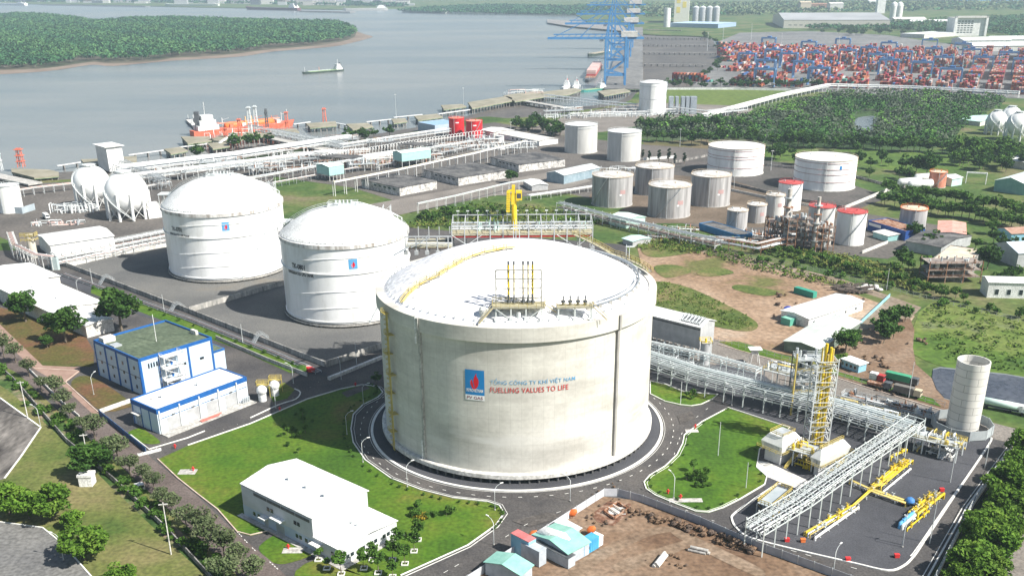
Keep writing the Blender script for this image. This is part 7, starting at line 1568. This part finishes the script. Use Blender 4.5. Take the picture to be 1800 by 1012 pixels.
for px,py,lab in ((340,828,'red fire hydrant on a grey slab in the left lawn'),(507,965,'red fire hydrant on the small lawn by the workshop'),(1174,868,'red hydrant at the front tip of the right lawn'),(1196,877,'second red hydrant at the front of the right lawn'),(1222,753,'red hydrant at the rear tip of the right lawn'),(492,722,'red fire hydrant by the road beside the twin spheres'),(308,788,'red hydrant beside the white barrier'),(625,679,'red hydrant in the shadow at the lawn tip')): hyd(lab,px,py)
for px,py,w_,d_ in ((330,830,5,3),(515,968,5,2.5),(1205,880,9,2),(1216,758,4,2)): g=G(px,py); struct('pavement',MB().box(g.x-w_/2,g.y-d_/2,0,g.x+w_/2,g.y+d_/2,KZ+.05),conc,'small grey slab under a hydrant')
# ---------------------------------------------------------------- grey cylinder tower
x,y,R,h=cylpx(1663,1717,766,0,0); d=Vector((x,y)).normalized(); h=HT((x-d.x*R,y-d.y*R),642)
cm=bpy.data.materials.new('block_wall'); cm.use_nodes=True
def blockmat():
    n=cm.node_tree.nodes; L=cm.node_tree.links; b=n['Principled BSDF']; b.inputs['Roughness'].default_value=.7
    tc=n.new('ShaderNodeTexCoord'); sp=n.new('ShaderNodeSeparateXYZ'); L.new(tc.outputs['Object'],sp.inputs[0]); at=n.new('ShaderNodeMath'); at.operation='ARCTAN2'; L.new(sp.outputs[1],at.inputs[0]); L.new(sp.outputs[0],at.inputs[1])
    ml=n.new('ShaderNodeMath'); ml.operation='MULTIPLY'; ml.inputs[1].default_value=R; L.new(at.outputs[0],ml.inputs[0]); cb_=n.new('ShaderNodeCombineXYZ'); L.new(ml.outputs[0],cb_.inputs[0]); L.new(sp.outputs[2],cb_.inputs[1])
    br=n.new('ShaderNodeTexBrick'); br.inputs['Scale'].default_value=1; br.inputs['Brick Width'].default_value=7.3; br.inputs['Row Height'].default_value=2.35; br.inputs['Mortar Size'].default_value=.07
    br.inputs['Color1'].default_value=(.58,.57,.53,1); br.inputs['Color2'].default_value=(.64,.63,.59,1); br.inputs['Mortar'].default_value=(.25,.25,.24,1); L.new(cb_.outputs[0],br.inputs[0]); L.new(br.outputs[0],b.inputs[0])
blockmat()
t=thing('ground_flare','wide open topped pale cylinder with block seams at the yard corner','flare stack',(x,y,0))
MB().lathe(x,y,[(R,1.6),(R,h),(R-.35,h),(R-.35,1.6),(R,1.6)],48).build('shell',cm,t)
for k in range(12): a=2*pi*k/12; MB().bar((x+(R-.2)*math.cos(a),y+(R-.2)*math.sin(a),0),(x+(R-.2)*math.cos(a),y+(R-.2)*math.sin(a),1.8),.35).build('leg',steel,t)
Ro=R*1.85; t2=thing('wind_fence','grey octagonal screen wall round the foot of the pale cylinder','fence',(x,y,0))
for k in range(10):
    a,b=2*pi*k/10+.15,2*pi*(k+1)/10+.13; m=MB(); m.bar((x+Ro*math.cos(a),y+Ro*math.sin(a),1.9),(x+Ro*math.cos(b),y+Ro*math.sin(b),1.9),.15,3.0); m.build('panel',M('screen_grey',[(.30,.34,.36),(.42,.46,.47)],.3,.5),t2)
    MB().bar((x+Ro*math.cos(a),y+Ro*math.sin(a),0),(x+Ro*math.cos(a),y+Ro*math.sin(a),3.5),.25).build('post',steel,t2)
# ---------------------------------------------------------------- vessels, watch tower
g=G(1238,640); t=thing('vent_vessel','grey vertical vessel with yellow top platform at the hall end','vessel',(g.x,g.y,0)); MB().cyl(g.x,g.y,0,8.5,1.8,16).build('shell',grey,t); m=MB(); rail(m,[(g.x-2,g.y-2,8.5),(g.x+2,g.y-2,8.5),(g.x+2,g.y+2,8.5),(g.x-2,g.y+2,8.5),(g.x-2,g.y-2,8.5)],1.2,.14); m.cyl(g.x,g.y,8.5,10,.4,8); m.build('top_platform',byel,t)
g=G(1325,640); t=thing('watch_tower','small white roofed watch tower on thin splayed legs','watch tower',(g.x,g.y,0))
for dx in (-1,1):
    for dy in (-1,1): MB().bar((g.x+dx*1.8,g.y+dy*1.8,0),(g.x+dx*.9,g.y+dy*.9,5.2),.16).build('leg',white,t)
MB().box(g.x-1,g.y-1,4.,g.x+1,g.y+1,6).build('cabin',lconc,t); MB().prism([(g.x-2.3,g.y-1.8),(g.x+2.3,g.y-1.8),(g.x+2.3,g.y+1.8),(g.x-2.3,g.y+1.8)],6,6.25).build('roof',white,t)
x,y,R,h=cylpx(48,62,455,414); t=thing('vessel','tan vertical column with a yellow cage top at the left racks','vessel',(x,y,0)); MB().cyl(x,y,0,h,R,16).build('shell',M('tan_column',[(.50,.46,.38),(.6,.56,.48)]),t); m=MB(); [rail(m,[(x-R-2+0,y-2,z_),(x+R+1,y-2,z_),(x+R+1,y+2,z_)],1.2,.2) for z_ in (h-3,h-1,h)]; m.build('cage',yel,t)
for i in range(5): x_=94+i*2.2; g=G(x_,474); o=MB().cyl(g.x,g.y,0,6.5,.9,10).build('air_bottle',M('greenish_steel',[(.36,.44,.44),(.46,.54,.54)])); tag(o,'tall greenish vertical cylinder in the row beside the bund corner','cylinder','row of vertical cylinders by the bund corner')
f=Fr((40,376),(0,374),(46,368)); t=thing('fence','low blue grey fence round the white tank at the left edge','fence',f.o); 
for q in ((0,-.1,f.Lu,.1),(-.1,0,.1,f.Lv)): f.box(MB(),q[0],q[1],0,q[2],q[3],4).build('panel',M('bluefence',[(.30,.36,.40),(.4,.46,.5)]),t)
# rusty process columns
for lab,bx_,by_,ty,r in (('rusty grey process column, left of two beside the rusty frame',1379,432,332,1.6),('rusty grey process column, right of two beside the rusty frame',1430,442,346,1.3)):
    g=G(bx_,by_); h=HT(g,ty); t=thing('process_column',lab,'process column',(g.x,g.y,0)); MB().tube([(g.x,g.y,0),(g.x,g.y,h*.55),(g.x,g.y,h*.56),(g.x,g.y,h)],[r,r,r*.7,r*.7],12).build('shell',M('column_grey',[(.34,.31,.28),(.52,.50,.47)],.5,.7),t)
    for k in range(5): z=h*(.2+k*.16); MB().cyl(g.x,g.y,z,z+.3,r*1.7,12).build('ring_platform',rust if k%2 else steel,t)
    m=MB(); m.bar((g.x-r-.4,g.y-.5,0),(g.x-r-.4,g.y-.5,h*.9),.2); m.bar((g.x+r+.3,g.y-.5,0),(g.x+r+.3,g.y-.5,h*.7),.25); m.build('downpipe',rust,t)
for i,(px,py,w_,d_,nl,lab) in enumerate(((1400,436,13,9,5,'rusty multi level process frame between the two columns'),(1444,440,9,8,4,'rusty pipe frame right of the right column'),(1362,428,10,8,4,'dark steel frame left of the left column'),(1668,492,24,10,3,'open steel frame full of pipes beside the tan roofed shed'))):
    g=G(px,py); t=thing('process_unit',lab,'process frame',(g.x,g.y,0))
    for dx in (-.5,-.17,.17,.5):
        for dy in (-.5,.5): MB().bar((g.x+dx*w_,g.y+dy*d_,0),(g.x+dx*w_,g.y+dy*d_,nl*3.4),.35).build('post',rust,t)
    for k in range(nl):
        z=2.6+k*3.2; MB().box(g.x-w_/2,g.y-d_/2,z,g.x+w_/2,g.y+d_/2,z+.12).build('platform',M('rust_deck',[(.20,.17,.15),(.32,.28,.25)]),t)
        for j in range(9): x,y=g.x+random.uniform(-.45,.45)*w_,g.y+random.uniform(-.45,.45)*d_; m=MB(); m.cyl(x,y,z+.2,z+random.uniform(1.,2.8),random.uniform(.3,.9),8); m.build('vessel',random.choice([rust,steel,lsteel,steel,lconc]),t)
        m=MB(); rail(m,[(g.x-w_/2,g.y-d_/2,z),(g.x+w_/2,g.y-d_/2,z)],1.1,.12); m.build('railing',rust,t)
# white horizontal bullets
for i,(px,py) in enumerate(((1604,330),(1622,334),(1632,322))):
    g=G(px,py); t=thing('gas_bullet',('white horizontal gas tank, left of the group by the orange tank','white horizontal gas tank, middle front by the orange tank','white horizontal gas tank, behind the other two by the orange tank')[i],'gas tank',(g.x,g.y,0)); MB().tube([(g.x-9.5,g.y,3.5),(g.x-8.5,g.y+.6,3.5),(g.x+7,g.y+5,3.5),(g.x+8,g.y+5.6,3.5)],[1.2,2.6,2.6,1.2],14).build('shell',white,t)
    for dx in (-.6,.6): MB().box(g.x+dx*9-.6,g.y+2+dx*2-1.5,0,g.x+dx*9+.6,g.y+2+dx*2+1.5,2).build('saddle',conc,t)
# grey transformer boxes near tall tank
for i,(a,b) in enumerate(((1176,1183),(1187,1192),(1197,1203),(1205,1211),(1213,1224))):
    p,q=G(a,201),G(b,201); MB_=MB().box(p.x,p.y,0,q.x,p.y+7,17); o=MB_.build('heater_box',M('panelgrey',[(.22,.26,.30),(.36,.40,.44)],.4,.5)); tag(o,'tall grey panelled box in the row right of the tall white tank','equipment box','grey boxes beside the tall white tank')
# hall legs
f=HALL[0]
for i in range(9):
    for b in (0.4,f.Lv-.4): p=f(f.Lu*(i+.1)/8.3 if i else .5,b,0); MB().bar((p.x,p.y,0),(p.x,p.y,4.5),.5).build('leg',lsteel,HALL[1])
# dark ventilated truss end of the hall roof
m=MB()
f.box(m,.2,-.06,11.6,f.Lu,-.0,12.2); m.build('eaves_gutter',dsteel,HALL[1])
MB().hexa([f(1,.6,13.4),f(9,.6,13.4),f(9,f.Lv/2,14.95),f(1,f.Lv/2,14.95)],[f(1,.6,13.5),f(9,.6,13.5),f(9,f.Lv/2,15.05),f(1,f.Lv/2,15.05)]).build('roof_opening',dsteel,HALL[1])
for k in range(6): m=MB(); m.bar(f(1.3+k*1.45,.8,13.6),f(2.2+k*1.45,f.Lv/2,15.2),.35); m.bar(f(1.3+k*1.45,f.Lv/2,15.2),f(2.2+k*1.45,.8,13.6),.25); m.build('roof_truss',lsteel,HALL[1])
# ---------------------------------------------------------------- walls and fences
def wall(label,pts,h,mat,th=.3,name='wall',step=None,post=None,cat=None,z=0,group=None):
    P=[G(x,y) for x,y in pts]; t=thing(name,label,cat or name,(P[0].x,P[0].y,0),0,group); np_=0
    for a,b in zip(P[:-1],P[1:]):
        if step:
            n=max(1,int(round((b-a).length/step)))
            if n>60: n=60
            for i in range(n):
                c,d=a+(b-a)*i/n,a+(b-a)*(i+1)/n; e=(d-c).normalized()*.04; MB().bar(c+e+Vector((0,0,h/2)),d-e+Vector((0,0,h/2)),th,h).build('panel',mat,t)
                if post: MB().bar(c,c+Vector((0,0,h+.15)),.22).build('post',post,t)
        else: MB().bar(a+Vector((0,0,h/2)),b+Vector((0,0,h/2)),th,h).build('panel',mat,t)
    return t
bwm=M('bund_concrete',[(.20,.20,.19),(.34,.33,.31),(.46,.44,.41)],.3,.9,stretch=(1,1,.3),fine=1,pos=[.35,.5,.66])
wall('long stained concrete bund wall in front of the white domed tanks',[(112,467),(334,551),(572,645)],2.2,bwm,.35)
wall('concrete dividing wall between the two white domed tanks',[(333,549),(497,502)],2.4,bwm,.35)
wall('stained concrete bund wall from the corner to the big concrete tank',[(574,645),(690,606)],2.4,bwm,.35)
wall('pale concrete wall behind the left domed tank yard',[(118,470),(200,450),(294,434)],2.2,lconc,.5)
wall('low concrete wall between road and green strip',[(380,596),(470,635),(540,662)],1.6,conc,.3)
wall('low pale wall with weeds before the shaded road',[(578,668),(672,630)],1.2,lconc,1.2)
hoard=M('hoarding',[(.44,.46,.50),(.56,.58,.62)],.4,.5)
wall('pale grey site hoarding along the front road',[(800,1040),(925,960),(1046,882),(1062,872),(1086,872)],2.4,hoard,.08,'fence',4.,steel)
wall('darker grey site hoarding along the right road',[(1086,872),(1130,884),(1230,922),(1320,962),(1430,1002),(1560,1050)],2.4,M('hoarding2',[(.30,.32,.36),(.40,.42,.46)],.4,.5),.08,'fence',4.,steel)
wall('white topped boundary fence along the right tree belt',[(1790,772),(1710,890),(1634,1040)],1.1,lconc,.25,'fence',5.,white)
P=[G(x,y) for x,y in ((1790,772),(1710,890),(1634,1040))]; m=MB(); rail(m,[p+Vector((0,0,1.0)) for p in P],1.8,.09,2.6); tag(m.build('mesh_fence',lsteel),'light steel rail fence on the white topped boundary wall','fence')
wall('dark mossy boundary wall left of the thin trees',[(-10,640),(25,670),(118,778),(200,846),(290,930),(400,1050)],1.6,dconc,.3,'wall',6.)
wall('pale low wall right of the hedge by the thin trees',[(40,640),(110,710),(140,735)],1.2,lconc,.3)
wall('blue sliding gate along the perimeter road',[(175,729),(257,796)],1.9,M('gate_blue',[(.03,.08,.20),(.06,.14,.30)]),.15,'gate',3.,dsteel)
wall('white barrier gate across the road below the blue gate',[(243,803),(284,792)],1.1,white,.08,'gate',1.5,white)
wall('pale wall beside the brown lawn and garage',[(176,727),(229,708)],1.6,lconc,.4)
P=[G(x,y) for x,y in [(1110,404),(1220,432),(1320,454),(1450,482),(1560,510),(1700,545),(1790,566)]]; m=MB(); rail(m,P,2.,.1,3.); tag(m.build('wire_fence',M('wirefence',[(.26,.27,.27),(.36,.36,.36)])),'wire fence along the old depot verge','fence')
wall('bright blue hoarding strip beside the red soil',[(1478,602),(1564,522)],1.6,M('hoardblue',[(.20,.45,.55),(.30,.55,.65)]),.15,'fence',5.,None)
wall('dark bund wall in front of the wide white tanks',[(1245,318),(1290,326),(1340,338),(1398,352),(1480,366)],1.8,dconc,.4); wall('yellow edged concrete wall right of the wide white tanks',[(1484,368),(1570,332)],2.,lconc,.5)
wall('dark wall behind the wide white tanks',[(1180,288),(1250,274)],1.8,dconc,.4); wall('dark wall right behind the wide white tanks',[(1345,292),(1400,298)],1.8,dconc,.4); wall('dark wall behind the right wide white tank',[(1500,312),(1570,330)],1.8,dconc,.4)
wall('white low wall in front of the tank farm bund',[(1285,336),(1350,350),(1470,372)],1.6,lconc,.4); wall('white wall before the light grey tank pair',[(1130,282),(1188,278)],2,white,.5)
wall('concrete kerb wall by the red roofed tanks',[(1515,446),(1560,428)],1.6,lconc,.4); P=[G(x,y) for x,y in [(1262,600),(1400,640),(1560,688),(1660,716)]]; m=MB(); rail(m,P,2.,.1,3.); tag(m.build('wire_fence',M('wirefence',[(.26,.27,.27),(.36,.36,.36)])),'wire fence along the rear road','fence')
wall('white striped port boundary wall behind the grass field',[(1171,158),(1290,158),(1390,160)],2.5,white,.4)
# ---------------------------------------------------------------- lamp posts, poles
def lamp():
    t=thing('street_lamp','','street lamp'); MB().tube([(0,0,0),(0,0,7.5),(.9,0,8.6),(2.4,0,9.2)],[.12,.09,.07,.06],6).build('pole',lsteel,t); MB().box(2.,-.18,9.1,3.1,.18,9.3).build('lamp_head',white,t); MB().cyl(0,0,0,.3,.28,8).build('base',conc,t); return t
lp=Proto(lamp())
for px,py,ang_,lab in ((638,813,.4,'on the outer kerb left of the big tank front'),(716,856,.6,'on the outer kerb in front of the yellow ladder'),(870,897,.5,'at the tip of the left lawn'),(1002,881,2.6,'on the road verge by the hoarding'),(610,764,.4,'on the shaded left lawn by the ring road'),(639,712,.2,'at the shaded lawn tip'),(868,958,2.4,'on the verge of the front road'),(1184,876,2.2,'at the front tip of the right lawn'),(516,675,2.9,'by the wall near the twin spheres'),(485,718,2.4,'at the garage end near the spheres'),(600,668,2.,'before the shaded low wall'),(1286,714,2.8,'at the rear corner of the right lawn'),(1464,1010,.8,'at the very front of the right plant road'),(1586,962,.3,'in the gravel yard near its right kerb'),(165,694,1.2,'beside the blue and white building left wall'),(72,752,2.8,'at the concrete yard corner'),(112,985,2.9,'at the car park kerb under the bright tree'),(138,520,.8,'on the green strip left'),(212,545,.8,'on the green strip behind the flat green roof')):
    g=G(px,py); lp.put((g.x,g.y,KZ),ang_,'curved arm street lamp '+lab,sc=.82)
def pole(px,py,h,label,arm=True,mat=lconc,r=.2,grp=None):
    g=G(px,py); t=thing('utility_pole',label,'pole',(g.x,g.y,0),0,grp); MB().tube([(g.x,g.y,0),(g.x,g.y,h)],[r,r*.6],8).build('pole',mat,t)
    if arm: MB().bar((g.x-1.1,g.y,h-.6),(g.x+1.1,g.y,h-.4),.22).build('crossarm',mat,t)
pole(301,975,14.7,'tall concrete pole with a crossarm nearest the white workshop'); pole(159,831,12.5,'tall concrete pole beside the white hut'); pole(49,735,13,'tall concrete pole at the upper left by the concrete yard')
for px,py,h,lab in ((163,501,8,'thin pole outside the bund, far left'),(289,549,8,'thin pole outside the bund by the dividing wall'),(427,604,8,'thin pole outside the bund, right of the flat green roof'),(627,640,8.5,'thin pole in the bund yard near the big tank'),(1262,801,11,'thin white pole in the middle of the right lawn'),(1311,858,8,'thin pole at the right lawn by the gravel yard'),(1670,848,14,'thin pole in the gravel yard, rear right'),(1634,955,12,'slim white pole between the kerbs on the right road'),(1731,822,13,'slim white pole on the boundary fence'),(1586,958,9,'thin pole near the pig launcher'),(1597,700,13,'tan concrete pole by the green awning'),(1196,710,8,'thin pole on the rear small lawn'),(1558,510,10,'thin pole by the old depot gate')): pole(px,py,h,lab,False,lsteel,.13)
blobthing('hut','small white hut at the foot of the tall pole','hut',155,852,3.6,3,3.6,white)
# stiles over bund wall
for i,(px,py) in enumerate(((188,497),(312,546),(458,600))):
    g=G(px,py); t=thing('stile',('white steel stile over the bund wall, left of three','white steel stile over the bund wall, middle of three','white steel stile over the bund wall, right of three')[i],'stile',(g.x,g.y,0)); m=MB(); u=Vector((.52,.85,0)).normalized(); n=Vector((-u.y,u.x,0))*.6; c=Vector((g.x,g.y,0))
    for s in (-1,1): m.bar(c+n*s-u*4,c+n*s-u*.9+Vector((0,0,2.9)),.16); m.bar(c+n*s-u*.9+Vector((0,0,2.9)),c+n*s+u*.9+Vector((0,0,2.9)),.16); m.bar(c+n*s+u*.9+Vector((0,0,2.9)),c+n*s+u*4,.16); rail(m,[c+n*s-u*4,c+n*s-u*.9+Vector((0,0,2.9)),c+n*s+u*.9+Vector((0,0,2.9)),c+n*s+u*4],1.1,.07)
    m.build('frame',steel,t); m=MB()
    for k in range(7): m.bar(c-n-u*(4-k*.45)+Vector((0,0,k*.42)),c+n-u*(4-k*.45)+Vector((0,0,k*.42)),.3,.06); m.bar(c-n+u*(4-k*.45)+Vector((0,0,k*.42)),c+n+u*(4-k*.45)+Vector((0,0,k*.42)),.3,.06)
    m.build('tread',grating,t)
# ---------------------------------------------------------------- construction site
mintr=M('mint_site_roof',[(.20,.42,.36),(.28,.52,.45)],.3,.5); corr=M('corrugated_grey',[(.34,.38,.42),(.46,.50,.54)],.5,.5)
bld('site_shed','mint roofed site shed with an open front, larger of two','shed',(998,972),(938,939),(1034,951),3.6,'gable_v',1.2,corr,mintr,3.6,ov=.4)
bld('site_shed','mint roofed site shed at the bottom edge, smaller of two','shed',(915,1010),(853,987),(950,998),3.6,'gable_v',1.2,corr,mintr,3.6,ov=.4)
bld('site_shed','small white roofed lean-to above the larger mint shed','shed',(1010,934),(978,917),(1018,929),3.2,'mono',.3,corr,white,3.2)
def cabin(label,px,py,rz,L_,mat,h=2.7,name='site_cabin',cat='cabin',roof=None,w_=2.5):
    g=G(px,py); t=thing(name,label,cat,(g.x,g.y,KZ),rz); c_,s_=math.cos(rz),math.sin(rz); q=lambda x,y,z:(g.x+x*c_-y*s_,g.y+x*s_+y*c_,z+KZ)
    def b(x0,y0,z0,x1,y1,z1): return MB().hexa([q(x0,y0,z0),q(x1,y0,z0),q(x1,y1,z0),q(x0,y1,z0)],[q(x0,y0,z1),q(x1,y0,z1),q(x1,y1,z1),q(x0,y1,z1)])
    b(-L_/2,-w_/2,0,L_/2,w_/2,h).build('body',mat,t); b(-L_/2-.06,-w_/2-.06,h,L_/2+.06,w_/2+.06,h+.12).build('roof',roof or mat,t)
    b(L_/2,-.8,.2,L_/2+.06,.8,h-.2).build('door',mat,t); b(-L_*.3,-w_/2-.05,1.1,-L_*.1,-w_/2,2.).build('window',glass,t)
    for k in range(int(L_/.8)): x=-L_/2+.4+k*.8; b(x,-w_/2-.07,.1,x+.12,-w_/2-.051,h-.1).build('rib',mat,t)
    return t
cb2=M('cabin_blue',[(.05,.28,.50),(.08,.36,.6)]); aj=math.atan2((G(1034,951)-G(998,972)).y,(G(1034,951)-G(998,972)).x)
cabin('pale blue site cabin with a red roof by the hoarding',920,975,aj+pi/2,6,lblue,5.2,roof=M('cab_red',[(.45,.12,.12),(.55,.2,.2)]))
cabin('grey site cabin with a blue item on its roof',938,986,aj+pi/2,6,corr,4.2); cabin('long grey container covered by a white tarpaulin',975,982,aj+pi/2,11,corr,2.8,'container','container',roof=dsteel)
cabin('bright blue site container beside the larger mint shed',1032,968,aj,6,cb2,3.2,'container','container'); cabin('white site container behind the bright blue one',1044,960,aj,4,white,2.6,'container','container')
g=G(968,962); o=MB().tube([(g.x-3,g.y+1,3.4),(g.x-1,g.y,4.2),(g.x+3,g.y-2,3.9),(g.x+5,g.y-4,3.2)],[.8,1.6,1.5,.8],10).build('tarpaulin',white); tag(o,'crumpled white tarpaulin on the long grey container','tarpaulin')
for px,py,lab in ((938,948,'orange mixer behind the pale blue cabin'),(1039,940,'orange mixer above the bright blue container'),(1007,910,'small orange machine at the hoarding')):
    g=G(px,py); t=thing('cement_mixer',lab,'mixer',(g.x,g.y,KZ)); MB().tube([(g.x-.9,g.y,1.2),(g.x,g.y,1.7),(g.x+.9,g.y,2.3)],[.6,1.,.5],10).build('drum',orange,t); MB().box(g.x-.8,g.y-.6,KZ,g.x+.8,g.y+.6,1).build('frame',rust,t)
pit=[(1040,905),(1068,882),(1108,886),(1112,898),(1078,925),(1050,918)]; struct('excavation',MB().flat([tuple(G(x,y)) for x,y in pit],KZ+.01),M('pit_soil',[(.06,.03,.02),(.16,.08,.05),(.30,.22,.17)],.4,.95),'dark red excavation pit')
fr_=[G(1062,902),G(1085,886),G(1104,898),G(1080,914)]
t=thing('excavation_shoring','rusty steel strut frame over the excavation pit','steel frame',tuple(fr_[0]))
for i in range(4): a,b=fr_[i],fr_[(i+1)%4]; MB().bar(a+Vector((0,0,.8)),b+Vector((0,0,.8)),.45).build('beam',rust,t)
for k in (.33,.66): a=fr_[0]+(fr_[1]-fr_[0])*k; b=fr_[3]+(fr_[2]-fr_[3])*k; MB().bar(a+Vector((0,0,.9)),b+Vector((0,0,.9)),.3).build('strut',M('pale_strut',[(.5,.45,.4),(.6,.55,.5)]),t)
c=sum(fr_,Vector())/4; MB().box(c.x-2.,c.y-1.6,.1,c.x+2.4,c.y+1.8,.5).build('formwork',lconc,t)
def rock():
    m=MB(); m.sph((0,0,.35),.8,7,.6,4); vs=[(x+random.uniform(-.2,.2),y+random.uniform(-.2,.2),z+random.uniform(-.1,.1)) for x,y,z in m.v]; m.v=vs; m.sm=[False]*len(m.sm); o=m.build('rubble_block',random.choice([M('dark_rubble',[(.07,.05,.04),(.15,.11,.085)],1.,.95),dirt2,dirt2])); tag(o,'','rubble'); return Proto(o)
rk=[rock() for _ in range(4)]
for i in range(80):
    t_=random.random(); px=1095+230*t_; py=886+74*t_+random.uniform(2,16); g=G(px,py); r_=random.choice(rk); r_.put((g.x,g.y,KZ),random.random()*6,'rubble lump in the trench along the darker hoarding','rubble along the darker hoarding',random.uniform(.5,1.4))
for i in range(50):
    px,py=random.choice(((1055,905),(1100,905),(1130,900),(1040,930),(1180,990),(1075,870)));  g=G(px+random.gauss(0,16),py+random.gauss(0,9)); random.choice(rk).put((g.x,g.y,KZ),random.random()*6,'small debris lump on the site soil','debris on the site soil',random.uniform(.2,.6))
for i in range(70):
    px,py=random.choice(((1370,520),(1480,618),(1540,640),(1510,600),(1380,548),(1520,640),(1560,690),(1500,520),(1620,600))); g=G(px+random.gauss(0,14),py+random.gauss(0,6)); random.choice(rk).put((g.x,g.y,KZ),random.random()*6,'debris lump on the waste ground','debris on the waste ground',random.uniform(.4,1.3))
for a,b,lab,mt in (((1152,998),(1168,978),'pale concrete pipe section lying on the site soil',lconc),((1213,968),(1244,975),'bundle of grey pipes lying on the site soil',conc),((1398,514),(1432,524),'long green shipping container pair on the waste ground',M('cont_green',[(.03,.24,.17),(.05,.3,.22)]))):
    A,B=G(*a),G(*b); m=MB()
    if 'container' in lab: m.bar(A+Vector((0,0,1.4)),B+Vector((0,0,1.4)),2.6,2.7); cat_='container'
    else:
        cat_='pipe'
        for k in (-.5,.5): m.tube([A+Vector((k,0,.5)),B+Vector((k,0,.5))],.45,10)
        m.tube([A+Vector((0,0,1.2)),B+Vector((0,0,1.2))],.45,10)
    tag(m.build('container' if 'container' in lab else 'pipe_bundle',mt),lab,cat_)
m=MB(); g=G(1500,512)
for i in range(40): x,y=g.x+random.uniform(-7,7),g.y+random.uniform(-5,5); m.bar((x-3,y,random.uniform(.3,2.6)),(x+3,y+random.uniform(-1,1),random.uniform(.3,2.6)),.7,.4)
tag(m.build('timber_pile',M('dark_timber',[(.05,.04,.035),(.16,.13,.11)],.8,.9)),'dark pile of stacked timber on the waste ground','timber pile')
m=MB(); g=G(1520,508)
for i in range(26): m.sph((g.x+random.uniform(-8,6),g.y+random.uniform(-4,4),.8),random.uniform(.8,1.5),8,.6)
tag(m.build('sandbag_pile',lconc),'pile of white sacks behind the dark timber','sacks')
g=G(1386,545); o=MB().sph((g.x,g.y,.6),2.2,10,.5).build('tarp_cover',M('tarp_navy',(.03,.06,.35))); tag(o,'dark blue tarpaulin heap on the waste ground','tarpaulin')
# ---------------------------------------------------------------- vehicles
tyre=M('tyre',(.015,.015,.017),rough=.9)
def truck(label,px,py,rz,L_,cabm,bodym,kind='tank',name='truck',cat='truck',sc=1):
    g=G(px,py); t=thing(name,label,cat,(g.x,g.y,KZ),rz); c_,s_=math.cos(rz),math.sin(rz); q=lambda x,y,z:(g.x+(x*c_-y*s_)*sc,g.y+(x*s_+y*c_)*sc,z*sc+KZ)
    def b(x0,y0,z0,x1,y1,z1,tp=0): return MB().hexa([q(x0,y0,z0),q(x1,y0,z0),q(x1,y1,z0),q(x0,y1,z0)],[q(x0+tp,y0+.1,z1),q(x1-tp*.3,y0+.1,z1),q(x1-tp*.3,y1-.1,z1),q(x0+tp,y1-.1,z1)])
    b(-L_/2,-1,.7,L_/2,1,1.0).build('chassis',dsteel,t); cb=b(L_/2-2.3,-1.2,.9,L_/2,1.2,3.,.1).build('cab',cabm,t); b(L_/2-.02,-1.,1.9,L_/2+.03,1.,2.7).build('windscreen',glass,cb)
    if kind=='tank': MB().tube([q(-L_/2,0,2.2),q(-L_/2+.3,0,2.2),q(L_/2-2.9,0,2.2),q(L_/2-2.6,0,2.2)],[.7*sc,1.15*sc,1.15*sc,.7*sc],14).build('tank_body',bodym,t)
    else: b(-L_/2,-1.2,1.,L_/2-2.5,1.2,3.2 if kind=='box' else 1.8).build('cargo_body',bodym,t)
    for x in (-L_/2+1,-L_/2+2.3,L_/2-1.2):
        for y in (-1.1,1.1): MB().tube([q(x,y-.15,.5),q(x,y+.15,.5)],.5*sc,10).build('wheel',tyre,t)
    return t
dk=M('dark_cargo',[(.12,.11,.10),(.2,.19,.17)])
truck('long mint and white tanker truck parked near the right edge',1762,722,ra+.1,14,white,M('mint_tank',[(.50,.66,.60),(.62,.76,.70)]),'tank')
truck('white tanker truck right of the mint tanker at the edge',1792,728,ra,10,white,white,'tank'); truck('dark loaded lorry with a tan cab on the rear road',1594,696,ra,9,M('tancab',(.5,.45,.32)),dk,'box')
truck('green sided lorry with a pale awning beyond the rear road',1584,674,ra,11,dsteel,M('lorry_green',[(.04,.26,.14),(.08,.34,.2)]),'box'); truck('small white truck on the grey yard below the left gas spheres',82,385,-.9,7,white,white,'box')
truck('dark flatbed lorry on the rear road near the blue cabin',1545,683,ra,8,dsteel,rust,'flat'); truck('white pickup under the thin trees by the hedge',246,862,-.9,5,white,white,'flat',sc=.8); truck('white van half hidden by the big dark tree at the left',198,792,-.9,5,white,white,'box',sc=.8)
truck('pale box lorry by the fence left of the green sided lorry',1541,672,ra,5,M('redcab',(.4,.05,.05)),white,'box')
# signs, port walls ...
for i,(px,py) in enumerate(((757,958),(470,762))): pass
g=G(530,652); o=MB().sph((g.x,g.y,1),2.4,10,.5).build('dark_bush',f_dark); tag(o,'very dark clipped bush at the wall bend','bush')
g=G(662,676); o=random.choice(pH).put((g.x,g.y,KZ),0,'single dark round tree at the shaded lawn tip',None,.5)
for i in range(3): g=G(540+i*4,650+i*2); o=MB().box(g.x-1.2,g.y-.5,KZ,g.x+1.2,g.y+.5,1.6).build('fire_cabinet',red if i else pinkp); tag(o,('pink foam unit at the bund corner','red fire cabinet left at the bund corner','red fire cabinet right at the bund corner')[i],'fire cabinet')
hz=bpy.data.materials.new('haze_air'); hz.use_nodes=True; n=hz.node_tree.nodes; n.remove(n['Principled BSDF']); pv=n.new('ShaderNodeVolumePrincipled')
pv.inputs['Color'].default_value=(.66,.83,1,1); pv.inputs['Density'].default_value=.00009; pv.inputs['Anisotropy'].default_value=.2
hz.node_tree.links.new(pv.outputs[0],n['Material Output'].inputs['Volume'])
STRUCT.add('haze'); mb=MB().box(-17000,-500,-6,17000,15000,175); o=mb.build('haze',hz); tag(o,'thin pale haze over the river and port','haze',kind='stuff')
